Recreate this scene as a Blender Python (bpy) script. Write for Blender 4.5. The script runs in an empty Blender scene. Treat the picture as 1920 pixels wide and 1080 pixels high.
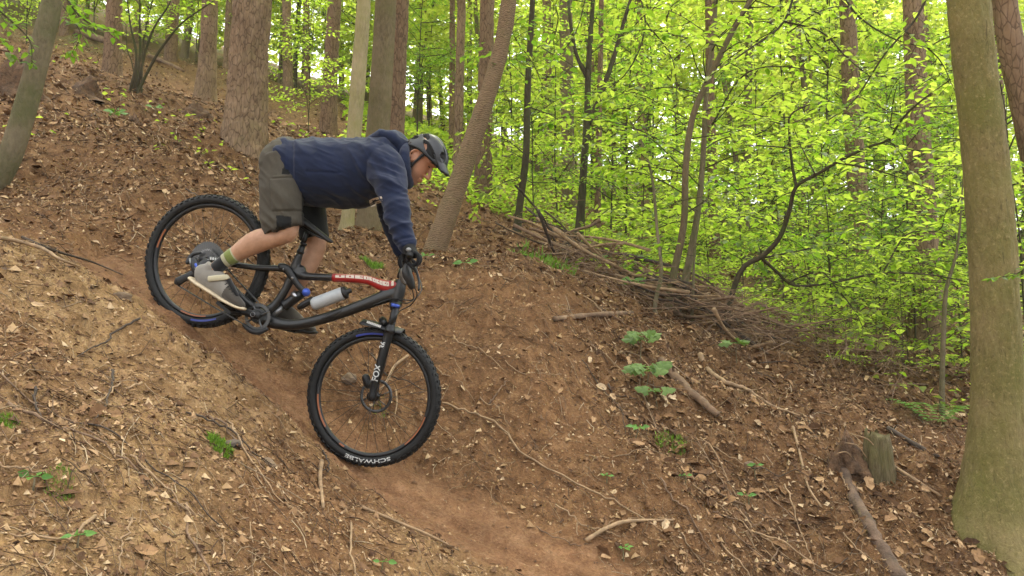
import bpy, bmesh, math, random
import numpy as np
from mathutils import Vector, Matrix

S = bpy.context.scene
COL = S.collection

# ---------------------------------------------------------------- camera, sky, sun, exposure
FPX = 1500.0
PITCH = math.radians(5.0)
cam_data = bpy.data.cameras.new('camera')
cam = bpy.data.objects.new('camera', cam_data)
COL.objects.link(cam)
cam_data.sensor_width = 36.0
cam_data.lens = 36.0 * FPX / 1920.0
cam_data.clip_start = 0.05
cam_data.clip_end = 1500.0
cam.location = (0, 0, 0)
cam.rotation_euler = (math.pi / 2 + PITCH, 0, 0)
S.camera = cam
S.render.resolution_x, S.render.resolution_y = 1024, 576

SUN_EL, SUN_AZ = math.radians(66), math.radians(20)      # azimuth from +Y towards +X
world = bpy.data.worlds.new('World')
S.world = world
world.use_nodes = True
wn = world.node_tree
wn.nodes.clear()
sky = wn.nodes.new('ShaderNodeTexSky')
sky.sky_type = 'NISHITA'
sky.sun_disc = False
sky.sun_elevation = SUN_EL
sky.sun_rotation = SUN_AZ
sky.air_density = 1.0
sky.dust_density = 4.0
sky.ozone_density = 0.6
# overcast: the clouds take most of the blue out of the sky's light
hsv = wn.nodes.new('ShaderNodeHueSaturation')
hsv.inputs['Saturation'].default_value = 0.10
bg = wn.nodes.new('ShaderNodeBackground')
bg.inputs['Strength'].default_value = 0.15
wo = wn.nodes.new('ShaderNodeOutputWorld')
wn.links.new(sky.outputs[0], hsv.inputs['Color'])
wn.links.new(hsv.outputs[0], bg.inputs['Color'])
wn.links.new(bg.outputs[0], wo.inputs['Surface'])

sun_data = bpy.data.lights.new('sun', 'SUN')
sun_data.energy = 1.5
sun_data.angle = math.radians(12)
sun_data.color = (1.0, 0.94, 0.80)
sun = bpy.data.objects.new('sun', sun_data)
COL.objects.link(sun)
to_sun = Vector((math.sin(SUN_AZ) * math.cos(SUN_EL), math.cos(SUN_AZ) * math.cos(SUN_EL), math.sin(SUN_EL)))
sun.rotation_euler = to_sun.to_track_quat('Z', 'Y').to_euler()
sun.location = (0, 0, 40)

S.view_settings.view_transform = 'Standard'
S.view_settings.look = 'None'
S.view_settings.gamma = 1.0
S.view_settings.use_curve_mapping = False
S.view_settings.exposure = 2.28
S.cycles.max_bounces = 6
S.cycles.diffuse_bounces = 4
S.cycles.glossy_bounces = 2
S.cycles.transmission_bounces = 4
S.cycles.transparent_max_bounces = 4
S.cycles.use_denoising = True
S.cycles.use_adaptive_sampling = True

# ---------------------------------------------------------------- projection of the survey points
cP, sP = math.cos(PITCH), math.sin(PITCH)

def ray(px, py):
    u = (px - 960.0) / FPX
    v = (540.0 - py) / FPX
    return Vector((u, cP - v * sP, sP + v * cP))

def W(px, py, d):
    return ray(px, py) * d

def proj(p):
    """pixel and depth of a world point"""
    d = p[1] * cP + p[2] * sP
    v = (-p[1] * sP + p[2] * cP) / d
    return 960 + FPX * p[0] / d, 540 - FPX * v, d

# ---------------------------------------------------------------- noise
def _hash(ix, iy, iz, seed):
    with np.errstate(over='ignore'):
        h = (ix.astype(np.int64) * 374761393 + iy.astype(np.int64) * 668265263 + iz.astype(np.int64) * 2147483647 + seed * 974634777) & 0xffffffff
        h = ((h ^ (h >> 13)) * 1274126177) & 0xffffffff
        h = (h ^ (h >> 16)) & 0xffffff
    return h / float(0xffffff)

def vnoise(x, y, z=None, seed=0):
    x = np.asarray(x, float); y = np.asarray(y, float)
    z = np.zeros_like(x) if z is None else np.asarray(z, float)
    x0, y0, z0 = np.floor(x), np.floor(y), np.floor(z)
    fx, fy, fz = x - x0, y - y0, z - z0
    fx, fy, fz = [f * f * (3 - 2 * f) for f in (fx, fy, fz)]
    r = 0
    for i in (0, 1):
        for j in (0, 1):
            for k in (0, 1):
                w = (fx if i else 1 - fx) * (fy if j else 1 - fy) * (fz if k else 1 - fz)
                r = r + w * _hash(x0 + i, y0 + j, z0 + k, seed)
    return r * 2 - 1

def fbm(x, y, z=None, oct=4, seed=0, gain=0.5):
    x = np.asarray(x, float); y = np.asarray(y, float)
    a, r, f = 1.0, 0, 1.0
    for o in range(oct):
        r = r + a * vnoise(x * f + 13.7 * o, y * f - 7.1 * o, None if z is None else np.asarray(z) * f, seed + o)
        a *= gain; f *= 2.03
    return r

# ---------------------------------------------------------------- scene helpers
def tag(o, label=None, cat=None, group=None, kind=None):
    if label: o['label'] = label
    if cat: o['category'] = cat
    if group: o['group'] = group
    if kind: o['kind'] = kind
    return o

def thing(name, label, cat, loc=(0, 0, 0), group=None):
    o = bpy.data.objects.new(name, None)
    o.empty_display_size = 0.1
    COL.objects.link(o)
    o.location = loc
    return tag(o, label, cat, group)

def mesh_np(name, V, F, mats=None, smooth=True, matidx=None):
    me = bpy.data.meshes.new(name)
    V = np.asarray(V, dtype=np.float32).reshape(-1, 3)
    if isinstance(F, np.ndarray):
        k = F.shape[1]
        me.vertices.add(len(V)); me.vertices.foreach_set('co', V.ravel())
        me.loops.add(F.size); me.loops.foreach_set('vertex_index', F.ravel().astype(np.int32))
        me.polygons.add(len(F))
        me.polygons.foreach_set('loop_start', np.arange(0, F.size, k, dtype=np.int32))
        me.polygons.foreach_set('loop_total', np.full(len(F), k, dtype=np.int32))
    else:
        me.from_pydata([tuple(v) for v in V.tolist()], [], F)
    if matidx is not None:
        me.polygons.foreach_set('material_index', np.asarray(matidx, dtype=np.int32))
    me.update(calc_edges=True)
    if smooth:
        me.polygons.foreach_set('use_smooth', np.ones(len(me.polygons), dtype=bool))
    for m in (mats if isinstance(mats, (list, tuple)) else [mats] if mats else []):
        me.materials.append(m)
    return me

def link(name, me, parent=None, loc=None):
    """link a mesh whose coordinates are world coordinates (parent: an unrotated Empty)"""
    o = bpy.data.objects.new(name, me)
    COL.objects.link(o)
    if parent is not None:
        o.parent = parent
        q = parent
        t = Vector((0, 0, 0))
        while q is not None:
            t += q.location
            q = q.parent
        o.matrix_parent_inverse = Matrix.Translation(-t)
    return o

def centre_origin(o):
    """top-level single meshes get their origin at the middle of their base"""
    me = o.data
    n = len(me.vertices)
    co = np.empty(n * 3, dtype=np.float32); me.vertices.foreach_get('co', co); co = co.reshape(-1, 3)
    c = (co.max(0) + co.min(0)) / 2; c[2] = co[:, 2].min()
    co -= c; me.vertices.foreach_set('co', co.ravel()); me.update()
    o.location = c.tolist()
    return o

def catmull(pts, sub):
    P = np.asarray(pts, float)
    if len(P) < 3 and sub > 1:
        t = np.linspace(0, 1, sub * (len(P) - 1) + 1)[:, None]
        return P[0] * (1 - t) + P[-1] * t
    Q = np.vstack([2 * P[0] - P[1], P, 2 * P[-1] - P[-2]])
    out = []
    for i in range(1, len(Q) - 2):
        for s in range(sub):
            t = s / sub
            out.append(0.5 * ((2 * Q[i]) + (-Q[i - 1] + Q[i + 1]) * t + (2 * Q[i - 1] - 5 * Q[i] + 4 * Q[i + 1] - Q[i + 2]) * t * t
                              + (-Q[i - 1] + 3 * Q[i] - 3 * Q[i + 1] + Q[i + 2]) * t ** 3))
    out.append(P[-1])
    return np.array(out)

class MB:
    """collects geometry for one mesh"""
    def __init__(self):
        self.V, self.F, self.M = [], [], []
    def add(self, V, F, m=0):
        b = len(self.V)
        self.V.extend([tuple(v) for v in V])
        self.F.extend([tuple(i + b for i in f) for f in F])
        self.M.extend([m] * len(F))
        return b
    def loft(self, P, R, ref=None, seg=12, sub=1, cap=True, m=0, rnd=False):
        """tube through P (n,3) with radii R (n,) or (n,2) = (in the plane of ref, along ref)"""
        P = np.asarray([tuple(p) for p in P], float)
        R = np.asarray(R, float)
        if R.ndim == 0: R = np.full((len(P), 2), float(R))
        if R.ndim == 1: R = np.stack([R, R], 1)
        if sub > 1:
            A = catmull(np.hstack([P, R]), sub); P, R = A[:, :3], np.maximum(A[:, 3:], 1e-4)
        T = np.gradient(P, axis=0); T /= np.linalg.norm(T, axis=1)[:, None] + 1e-12
        if rnd:      # rounded ends
            def ends(P, R, T, s):
                i = 0 if s < 0 else -1
                q, r, t = P[i], R[i], T[i]
                k = [0.38, 0.71, 0.92, 1.0]
                m_ = min(r)
                PP = np.array([q + s * t * m_ * math.sin(a * math.pi / 2) for a in (0.25, 0.5, 0.75, 0.97)])
                RR = np.array([r * max(0.06, math.cos(a * math.pi / 2)) for a in (0.25, 0.5, 0.75, 0.97)])
                TT = np.array([t] * 4)
                return (PP, RR, TT) if s > 0 else (PP[::-1], RR[::-1], TT[::-1])
            a = ends(P, R, T, -1); b = ends(P, R, T, 1)
            P = np.vstack([a[0], P, b[0]]); R = np.vstack([a[1], R, b[1]]); T = np.vstack([a[2], T, b[2]])
        if ref is None:
            ref = np.array([0, 0, 1.0]) if abs(T[len(T) // 2][2]) < 0.9 else np.array([0, 1.0, 0])
        ref = np.asarray(tuple(ref), float)
        V = []
        ang = np.arange(seg) * 2 * math.pi / seg
        for i in range(len(P)):
            B = np.cross(ref, T[i]); B /= np.linalg.norm(B) + 1e-9
            N = np.cross(T[i], B)
            V.append(P[i] + np.outer(np.cos(ang) * R[i][0], B) + np.outer(np.sin(ang) * R[i][1], N))
        n = len(P)
        F = [(i * seg + j, i * seg + (j + 1) % seg, (i + 1) * seg + (j + 1) % seg, (i + 1) * seg + j) for i in range(n - 1) for j in range(seg)]
        if cap:
            F.append(tuple(range(seg))[::-1]); F.append(tuple((n - 1) * seg + j for j in range(seg)))
        self.add(np.vstack(V).tolist(), F, m)
        return self
    def ball(self, c, ax, r, seg=14, rings=9, m=0):
        """ellipsoid: centre, three axes, three radii"""
        c = np.asarray(tuple(c), float); A = np.asarray([tuple(a) for a in ax], float)
        V, F = [], []
        for i in range(rings + 1):
            th = math.pi * i / rings
            for j in range(seg):
                ph = 2 * math.pi * j / seg
                l = (math.sin(th) * math.cos(ph) * r[0], math.sin(th) * math.sin(ph) * r[1], math.cos(th) * r[2])
                V.append(c + l[0] * A[0] + l[1] * A[1] + l[2] * A[2])
        for i in range(rings):
            for j in range(seg):
                F.append((i * seg + j, (i + 1) * seg + j, (i + 1) * seg + (j + 1) % seg, i * seg + (j + 1) % seg))
        self.add([v.tolist() for v in V], F, m)
        return self
    def box(self, c, ax, h, m=0):
        c = np.asarray(tuple(c), float); A = np.asarray([tuple(a) for a in ax], float)
        V = [(c + sx * h[0] * A[0] + sy * h[1] * A[1] + sz * h[2] * A[2]).tolist() for sx in (-1, 1) for sy in (-1, 1) for sz in (-1, 1)]
        self.add(V, [(0, 1, 3, 2), (4, 6, 7, 5), (0, 4, 5, 1), (2, 3, 7, 6), (0, 2, 6, 4), (1, 5, 7, 3)], m)
        return self
    def ring(self, c, X, Y, R, prof, seg=64, m=0, a0=0, a1=2 * math.pi, closed=True):
        """sweep a closed profile [(radial, axial)] round a centre"""
        c = np.asarray(tuple(c), float); X = np.asarray(tuple(X), float); Y = np.asarray(tuple(Y), float); Z = np.cross(X, Y)
        k = len(prof); V = []
        n = seg if closed else seg + 1
        for i in range(n):
            a = a0 + (a1 - a0) * i / seg
            d = math.cos(a) * X + math.sin(a) * Y
            for (pr, pa) in prof:
                V.append((c + d * (R + pr) + Z * pa).tolist())
        F = [(i * k + j, i * k + (j + 1) % k, ((i + 1) % n) * k + (j + 1) % k, ((i + 1) % n) * k + j) for i in range(n if closed else n - 1) for j in range(k)]
        if not closed:
            F.append(tuple(range(k))); F.append(tuple((n - 1) * k + j for j in range(k))[::-1])
        self.add(V, F, m)
        return self
    def mesh(self, name, mats=None, smooth=True):
        me = mesh_np(name, self.V, self.F, mats, smooth, self.M if self.M else None)
        return me
    def build(self, name, mats, parent=None, smooth=True, sharp=None):
        o = link(name, self.mesh(name, mats, smooth), parent)
        if sharp is not None:
            m = o.modifiers.new('edges', 'EDGE_SPLIT'); m.split_angle = math.radians(sharp)
        return o

def remeshed(mb, voxel, smooth_it=4, fac=0.5):
    """the union of the overlapping shapes in mb as one continuous surface"""
    me = mb.mesh('tmp')
    bm = bmesh.new(); bm.from_mesh(me)
    bmesh.ops.recalc_face_normals(bm, faces=bm.faces); bm.to_mesh(me); bm.free()
    o = bpy.data.objects.new('tmp', me); COL.objects.link(o)
    r = o.modifiers.new('r', 'REMESH'); r.mode = 'VOXEL'; r.voxel_size = voxel; r.adaptivity = 0
    s = o.modifiers.new('s', 'SMOOTH'); s.factor = fac; s.iterations = smooth_it
    dg = bpy.context.evaluated_depsgraph_get()
    out = bpy.data.meshes.new_from_object(o.evaluated_get(dg)); out.name = 'surface'
    bpy.data.objects.remove(o); bpy.data.meshes.remove(me)
    out.polygons.foreach_set('use_smooth', np.ones(len(out.polygons), dtype=bool))
    return out

def get_co(me):
    co = np.empty(len(me.vertices) * 3, dtype=np.float32); me.vertices.foreach_get('co', co); return co.reshape(-1, 3).astype(float)
def get_no(me):
    no = np.empty(len(me.vertices) * 3, dtype=np.float32); me.vertices.foreach_get('normal', no); return no.reshape(-1, 3).astype(float)
def set_co(me, co):
    me.vertices.foreach_set('co', np.asarray(co, dtype=np.float32).ravel()); me.update()
def set_attr(me, name, val):
    a = me.attributes.new(name, 'FLOAT', 'POINT'); a.data.foreach_set('value', np.asarray(val, dtype=np.float32))

# ---------------------------------------------------------------- materials
def mat(name):
    m = bpy.data.materials.new(name); m.use_nodes = True
    nt = m.node_tree; nt.nodes.clear()
    out = nt.nodes.new('ShaderNodeOutputMaterial')
    b = nt.nodes.new('ShaderNodeBsdfPrincipled')
    nt.links.new(b.outputs[0], out.inputs[0])
    return m, nt, b, out

def N(nt, t, **kw):
    n = nt.nodes.new(t)
    for k, v in kw.items():
        if k in n.inputs.keys(): n.inputs[k].default_value = v
        else: setattr(n, k, v)
    return n

def ramp(nt, fac, stops):
    r = nt.nodes.new('ShaderNodeValToRGB')
    e = r.color_ramp.elements
    while len(e) < len(stops): e.new(0.5)
    for i, (p, c) in enumerate(stops):
        e[i].position = p; e[i].color = (c[0], c[1], c[2], 1) if not isinstance(c, (int, float)) else (c, c, c, 1)
    nt.links.new(fac, r.inputs[0])
    return r.outputs[0]

def mixc(nt, fac, a, b, mode='MIX'):
    n = nt.nodes.new('ShaderNodeMix'); n.data_type = 'RGBA'; n.blend_type = mode
    for s, v in ((n.inputs[0], fac), (n.inputs[6], a), (n.inputs[7], b)):
        if isinstance(v, bpy.types.NodeSocket): nt.links.new(v, s)
        elif isinstance(v, (int, float)): s.default_value = v
        else: s.default_value = (*v, 1)
    return n.outputs[2]

def bump(nt, b, h, strength, dist, prev=None):
    n = nt.nodes.new('ShaderNodeBump'); n.inputs['Strength'].default_value = strength; n.inputs['Distance'].default_value = dist
    nt.links.new(h, n.inputs['Height'])
    if prev is not None: nt.links.new(prev, n.inputs['Normal'])
    nt.links.new(n.outputs[0], b.inputs['Normal'])
    return n.outputs[0]

def coords(nt, scale=(1, 1, 1), world=True):
    g = nt.nodes.new('ShaderNodeNewGeometry') if world else nt.nodes.new('ShaderNodeTexCoord')
    mp = nt.nodes.new('ShaderNodeMapping'); mp.inputs['Scale'].default_value = scale
    nt.links.new(g.outputs['Position' if world else 'Object'], mp.inputs[0])
    return mp.outputs[0]

def noise(nt, vec, scale, detail=4, rough=0.6, dist=0.0):
    n = N(nt, 'ShaderNodeTexNoise'); n.inputs['Scale'].default_value = scale; n.inputs['Detail'].default_value = detail
    n.inputs['Roughness'].default_value = rough; n.inputs['Distortion'].default_value = dist
    nt.links.new(vec, n.inputs['Vector']); return n.outputs['Fac']

def simple(name, col, rough=0.6, metal=0.0, spec=0.5, bumps=None, var=0.0, vscale=20, coat=0.0):
    m, nt, b, out = mat(name)
    b.inputs['Roughness'].default_value = rough; b.inputs['Metallic'].default_value = metal
    b.inputs['Specular IOR Level'].default_value = spec
    b.inputs['Coat Weight'].default_value = coat
    v = coords(nt)
    if var:
        f = noise(nt, v, vscale, 4, 0.6)
        c0 = tuple(max(0, c * (1 - var)) for c in col); c1 = tuple(min(1, c * (1 + var)) for c in col)
        nt.links.new(ramp(nt, f, [(0.3, c0), (0.7, c1)]), b.inputs['Base Color'])
    else:
        b.inputs['Base Color'].default_value = (*col, 1)
    if bumps:
        bump(nt, b, noise(nt, v, bumps[0], 3, 0.6), bumps[1], bumps[2])
    return m

def leaf_mat(name, c0, c1, t0, t1, trans=0.5, rough=0.45, bumpy=False):
    """a thin leaf: part of the light is reflected, part passes through; hue varies leaf by leaf"""
    m, nt, b, out = mat(name)
    g = nt.nodes.new('ShaderNodeNewGeometry')
    oi = nt.nodes.new('ShaderNodeObjectInfo')
    r0 = nt.nodes.new('ShaderNodeMath'); r0.operation = 'ADD'
    nt.links.new(g.outputs['Random Per Island'], r0.inputs[0]); nt.links.new(oi.outputs['Random'], r0.inputs[1])
    r1 = nt.nodes.new('ShaderNodeMath'); r1.operation = 'FRACT'; nt.links.new(r0.outputs[0], r1.inputs[0])
    col = mixc(nt, r1.outputs[0], c0, c1); tcol = mixc(nt, r1.outputs[0], t0, t1)
    nt.links.new(col, b.inputs['Base Color']); b.inputs['Roughness'].default_value = rough
    b.inputs['Specular IOR Level'].default_value = 0.35
    tr = nt.nodes.new('ShaderNodeBsdfTranslucent'); nt.links.new(tcol, tr.inputs[0])
    mx = nt.nodes.new('ShaderNodeMixShader'); mx.inputs[0].default_value = trans
    nt.links.new(b.outputs[0], mx.inputs[1]); nt.links.new(tr.outputs[0], mx.inputs[2]); nt.links.new(mx.outputs[0], out.inputs[0])
    return m

def bark_mat(name, dark, light, moss=None, scale=(9, 9, 2.2), ms=0.5, rings=False, moss_lo=0.0):
    m, nt, b, out = mat(name)
    v = coords(nt, scale)
    v1 = coords(nt)
    f = noise(nt, v, 4.0, 6, 0.65, 0.4)
    vo = N(nt, 'ShaderNodeTexVoronoi'); vo.feature = 'DISTANCE_TO_EDGE'; vo.inputs['Scale'].default_value = 3.2
    nt.links.new(v, vo.inputs['Vector'])
    c = ramp(nt, f, [(0.28, dark), (0.68, light)])
    big = noise(nt, v1, 2.3, 4, 0.6)
    c = mixc(nt, ramp(nt, big, [(0.35, 0.0), (0.7, 0.55)]), c, tuple(x * 1.25 for x in light))
    if moss:
        mn = noise(nt, v1, 3.2, 5, 0.65)
        c = mixc(nt, ramp(nt, mn, [(0.62 - ms * 0.4, 0.0), (0.85 - ms * 0.2, 0.85)]), c, moss)
    if 'beech' in name:      # lichen freckles, pale patches and dark cracks
        sp = noise(nt, coords(nt, (1, 1, 1)), 42, 4, 0.75)
        c = mixc(nt, ramp(nt, sp, [(0.56, 0.0), (0.66, 0.6)]), c, tuple(x * 1.45 for x in light))
        c = mixc(nt, ramp(nt, sp, [(0.32, 0.6), (0.42, 0.0)]), c, dark)
        cr = noise(nt, coords(nt, (14, 14, 1.4)), 2.2, 5, 0.7, 0.6)
        c = mixc(nt, ramp(nt, cr, [(0.30, 0.7), (0.40, 0.0)]), c, tuple(x * 0.6 for x in dark))
    if 'conifer' in name:
        c = mixc(nt, ramp(nt, vo.outputs['Distance'], [(0.0, 0.75), (0.09, 0.0)]), c, tuple(x * 0.6 for x in dark))
    h = f
    if rings:
        wv = N(nt, 'ShaderNodeTexWave'); wv.bands_direction = 'Z'; wv.inputs['Scale'].default_value = 17; wv.inputs['Distortion'].default_value = 9
        wv.inputs['Detail'].default_value = 3; wv.inputs['Detail Scale'].default_value = 1.5
        nt.links.new(v1, wv.inputs['Vector'])
        c = mixc(nt, ramp(nt, wv.outputs['Fac'], [(0.5, 0.0), (0.85, 0.65)]), c, tuple(x * 1.75 for x in light))
        h = wv.outputs['Fac']
    nt.links.new(c, b.inputs['Base Color'])
    b.inputs['Roughness'].default_value = 0.9; b.inputs['Specular IOR Level'].default_value = 0.2
    p = bump(nt, b, h, 0.6 if not rings else 0.3, 0.02 if not rings else 0.008)
    bump(nt, b, ramp(nt, vo.outputs['Distance'], [(0.0, 0.0), (0.12, 1.0)]), 0.25 if not rings else 0.08, 0.01, p)
    return m

M = {}
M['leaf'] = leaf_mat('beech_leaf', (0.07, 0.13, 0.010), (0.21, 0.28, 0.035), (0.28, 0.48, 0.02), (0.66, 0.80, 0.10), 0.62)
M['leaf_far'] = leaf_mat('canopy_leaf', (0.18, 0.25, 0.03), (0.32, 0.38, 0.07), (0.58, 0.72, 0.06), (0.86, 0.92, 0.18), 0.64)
M['leaf_dark'] = leaf_mat('hornbeam_leaf', (0.05, 0.11, 0.012), (0.11, 0.19, 0.022), (0.18, 0.36, 0.02), (0.32, 0.52, 0.04), 0.55)
M['leaf_herb'] = leaf_mat('herb_leaf', (0.08, 0.20, 0.035), (0.14, 0.30, 0.06), (0.15, 0.34, 0.03), (0.25, 0.46, 0.05), 0.35)
M['leaf_maple'] = leaf_mat('maple_leaf', (0.11, 0.19, 0.045), (0.16, 0.25, 0.07), (0.14, 0.26, 0.03), (0.20, 0.33, 0.05), 0.35)
M['grass'] = leaf_mat('grass_blade', (0.09, 0.18, 0.02), (0.20, 0.32, 0.03), (0.12, 0.25, 0.02), (0.2, 0.35, 0.03), 0.3)
M['needle'] = leaf_mat('dead_needle', (0.05, 0.035, 0.02), (0.10, 0.08, 0.03), (0.05, 0.03, 0.01), (0.08, 0.06, 0.02), 0.15, 0.8)

def litter_mat(name, stops):
    m, nt, b, out = mat(name)
    g = nt.nodes.new('ShaderNodeNewGeometry'); oi = nt.nodes.new('ShaderNodeObjectInfo')
    r0 = nt.nodes.new('ShaderNodeMath'); r0.operation = 'ADD'
    nt.links.new(g.outputs['Random Per Island'], r0.inputs[0]); nt.links.new(oi.outputs['Random'], r0.inputs[1])
    r1 = nt.nodes.new('ShaderNodeMath'); r1.operation = 'FRACT'; nt.links.new(r0.outputs[0], r1.inputs[0])
    c = ramp(nt, r1.outputs[0], stops)
    nz = noise(nt, coords(nt), 60, 3)
    c = mixc(nt, 0.5, c, ramp(nt, nz, [(0.3, 0.35), (0.7, 1.0)]), 'MULTIPLY')
    nt.links.new(c, b.inputs['Base Color']); b.inputs['Roughness'].default_value = 0.75; b.inputs['Specular IOR Level'].default_value = 0.25
    return m
M['litter'] = litter_mat('dry_leaf', [(0.0, (0.075, 0.037, 0.018)), (0.35, (0.19, 0.098, 0.042)), (0.7, (0.33, 0.19, 0.090)), (0.9, (0.48, 0.31, 0.165)), (1.0, (0.64, 0.48, 0.30))])
M['twig'] = litter_mat('dry_twig', [(0.0, (0.06, 0.035, 0.02)), (0.5, (0.17, 0.10, 0.055)), (0.85, (0.34, 0.23, 0.13)), (1.0, (0.48, 0.37, 0.24))])
M['crumb'] = litter_mat('soil_crumb', [(0.0, (0.09, 0.043, 0.02)), (0.5, (0.23, 0.125, 0.058)), (0.9, (0.38, 0.24, 0.12)), (1.0, (0.52, 0.37, 0.22))])
M['twig_pale'] = simple('pale_stick', (0.27, 0.175, 0.095), 0.85, bumps=(60, 0.4, 0.004), var=0.4, vscale=18)
M['stick'] = simple('fallen_wood', (0.17, 0.105, 0.062), 0.9, bumps=(40, 0.6, 0.01), var=0.45, vscale=14)
M['stick_dark'] = simple('dark_wood', (0.055, 0.038, 0.026), 0.9, bumps=(40, 0.5, 0.01), var=0.4, vscale=14)
M['stem_dark'] = bark_mat('dark_stem', (0.022, 0.017, 0.011), (0.070, 0.056, 0.032), (0.055, 0.075, 0.02), (9, 9, 3), 0.4)
M['stem_grey'] = bark_mat('grey_stem', (0.08, 0.062, 0.038), (0.19, 0.155, 0.095), (0.09, 0.10, 0.035), (12, 12, 5), 0.5)
M['stem_brown'] = bark_mat('brown_stem', (0.07, 0.048, 0.028), (0.17, 0.125, 0.075), (0.09, 0.10, 0.035), (12, 12, 5), 0.4)
M['conifer'] = bark_mat('conifer_bark', (0.09, 0.053, 0.030), (0.27, 0.185, 0.115), (0.15, 0.13, 0.05), (7, 7, 2.0), 0.15)
M['conifer_red'] = bark_mat('red_conifer_bark', (0.085, 0.050, 0.030), (0.23, 0.15, 0.092), None, (7, 7, 2.2))
M['beech'] = bark_mat('beech_bark', (0.095, 0.074, 0.032), (0.235, 0.185, 0.082), (0.13, 0.13, 0.03), (14, 14, 6), 0.65)
M['beech_dark'] = bark_mat('olive_bark', (0.085, 0.062, 0.036), (0.195, 0.150, 0.088), (0.12, 0.105, 0.040), (12, 12, 4), 0.5)
M['pale_bark'] = bark_mat('pale_bark', (0.19, 0.15, 0.085), (0.36, 0.29, 0.175), (0.25, 0.235, 0.08), (12, 12, 3), 0.6)
M['cherry'] = bark_mat('cherry_bark', (0.075, 0.048, 0.028), (0.165, 0.112, 0.066), (0.09, 0.085, 0.03), (6, 6, 16), 0.35, rings=True)

def soil_mat():
    m, nt, b, out = mat('forest_soil')
    v = coords(nt)
    vs = coords(nt, (1.0, 1.0, 1.0))
    n1 = noise(nt, v, 1.6, 6, 0.62, 0.3)
    n2 = noise(nt, vs, 11.0, 7, 0.72, 0.7)
    n3 = noise(nt, vs, 70.0, 5, 0.7, 0.4)
    red = ramp(nt, n2, [(0.22, (0.060, 0.028, 0.012)), (0.48, (0.215, 0.107, 0.046)), (0.75, (0.36, 0.20, 0.095))])
    tan = ramp(nt, n2, [(0.22, (0.10, 0.050, 0.020)), (0.46, (0.33, 0.192, 0.083)), (0.76, (0.58, 0.39, 0.20))])
    hum = ramp(nt, n2, [(0.22, (0.045, 0.022, 0.010)), (0.5, (0.185, 0.095, 0.041)), (0.78, (0.34, 0.20, 0.095))])
    trl = ramp(nt, n2, [(0.2, (0.16, 0.072, 0.033)), (0.5, (0.28, 0.142, 0.068)), (0.8, (0.39, 0.225, 0.120))])
    def att(nm):
        a = nt.nodes.new('ShaderNodeAttribute'); a.attribute_name = nm; return a.outputs['Fac']
    c = mixc(nt, att('litter'), red, hum)
    c = mixc(nt, att('bank'), c, tan)
    c = mixc(nt, att('trail'), c, trl)
    c = mixc(nt, att('green'), c, ramp(nt, n2, [(0.3, (0.05, 0.06, 0.015)), (0.7, (0.10, 0.16, 0.03))]))
    c = mixc(nt, 0.7, c, ramp(nt, n3, [(0.28, 0.30), (0.62, 1.0)]), 'MULTIPLY')
    c = mixc(nt, 0.45, c, ramp(nt, n1, [(0.3, 0.45), (0.62, 1.0)]), 'MULTIPLY')
    nt.links.new(c, b.inputs['Base Color'])
    b.inputs['Roughness'].default_value = 0.92; b.inputs['Specular IOR Level'].default_value = 0.2
    p = bump(nt, b, n2, 0.9, 0.045)
    bump(nt, b, n3, 0.7, 0.008, p)
    return m
M['soil'] = soil_mat()
# ---------------------------------------------------------------- the lie of the land
CTRL = [  # surveyed ground points: picture x, y and distance
 (0,1080,2.0),(300,1080,2.3),(600,1080,2.8),(850,1080,3.3),(0,800,2.5),(300,820,2.85),(500,920,3.1),(0,620,3.1),(200,680,3.3),
 (0,480,3.9),(150,520,4.0),(290,592,4.12),(400,668,4.08),(480,728,4.03),(560,800,3.97),(640,888,3.87),(750,975,3.7),(870,1060,3.5),
 (309,584,4.37),(390,655,4.33),(470,720,4.29),(550,788,4.25),(635,855,4.2),(730,915,4.1),(830,968,4.0),(950,1030,3.86),(1080,1080,3.78),
 (200,500,4.7),(80,420,5.0),(400,560,4.75),(560,690,4.6),(700,743,4.75),(780,830,4.48),(700,640,5.15),(860,800,4.65),(900,650,5.4),(960,900,4.35),
 (1000,520,6.7),(850,560,6.0),(700,560,5.75),(600,480,6.4),(480,480,5.8),(400,420,5.8),(300,300,6.9),(150,300,6.6),(0,380,5.6),
 (1100,700,5.35),(1300,800,5.2),(1200,950,4.35),(1400,1050,4.15),(1600,1050,4.3),(1640,890,5.2),(1850,970,4.8),(1920,1080,4.4),(1500,900,4.9),
 (1300,660,6.2),(1250,600,7.2),(1500,690,6.7),(1680,750,6.7),(1120,510,7.8),(1400,590,8.0),
 (1540,650,9),(1735,640,10.5),(1768,775,6.9),(1900,700,9),(1340,505,14),(1120,460,13),(1087,452,11),(968,447,9.5),(905,377,13),(815,478,7.8),(697,430,9.3),(650,450,8.8),
 (735,400,10.5),(615,255,17),(458,278,10.2),(385,190,14),(212,150,14),(320,115,20),(0,60,20),(150,95,20),(530,200,19),(848,275,19),(1027,358,20),(1150,400,21),(1300,430,21),
 (1615,505,14),(1500,480,24),(1700,500,26),(1900,520,26),(0,5,32),(500,130,34),(960,290,38),(1400,400,42),(1900,430,42)]
_pts = [W(*c) for c in CTRL]
CX = np.array([p.x for p in _pts]); CY = np.array([p.y for p in _pts]); CZ = np.array([p.z for p in _pts])
_ex = [(x, y, -1.75 - 0.45 * x + 0.3 * y) for (x, y) in ((0, 0.3), (-4, 0), (4, 1.0), (0, -4), (-8, -4), (8, -2), (6, 3))]
_ex += [(x, y, 2.2 - 0.33 * x + 0.24 * y) for (x, y) in ((-40, 55), (0, 60), (40, 60), (-45, 25), (50, 30), (0, 80), (-60, 80), (60, 80))]
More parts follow.
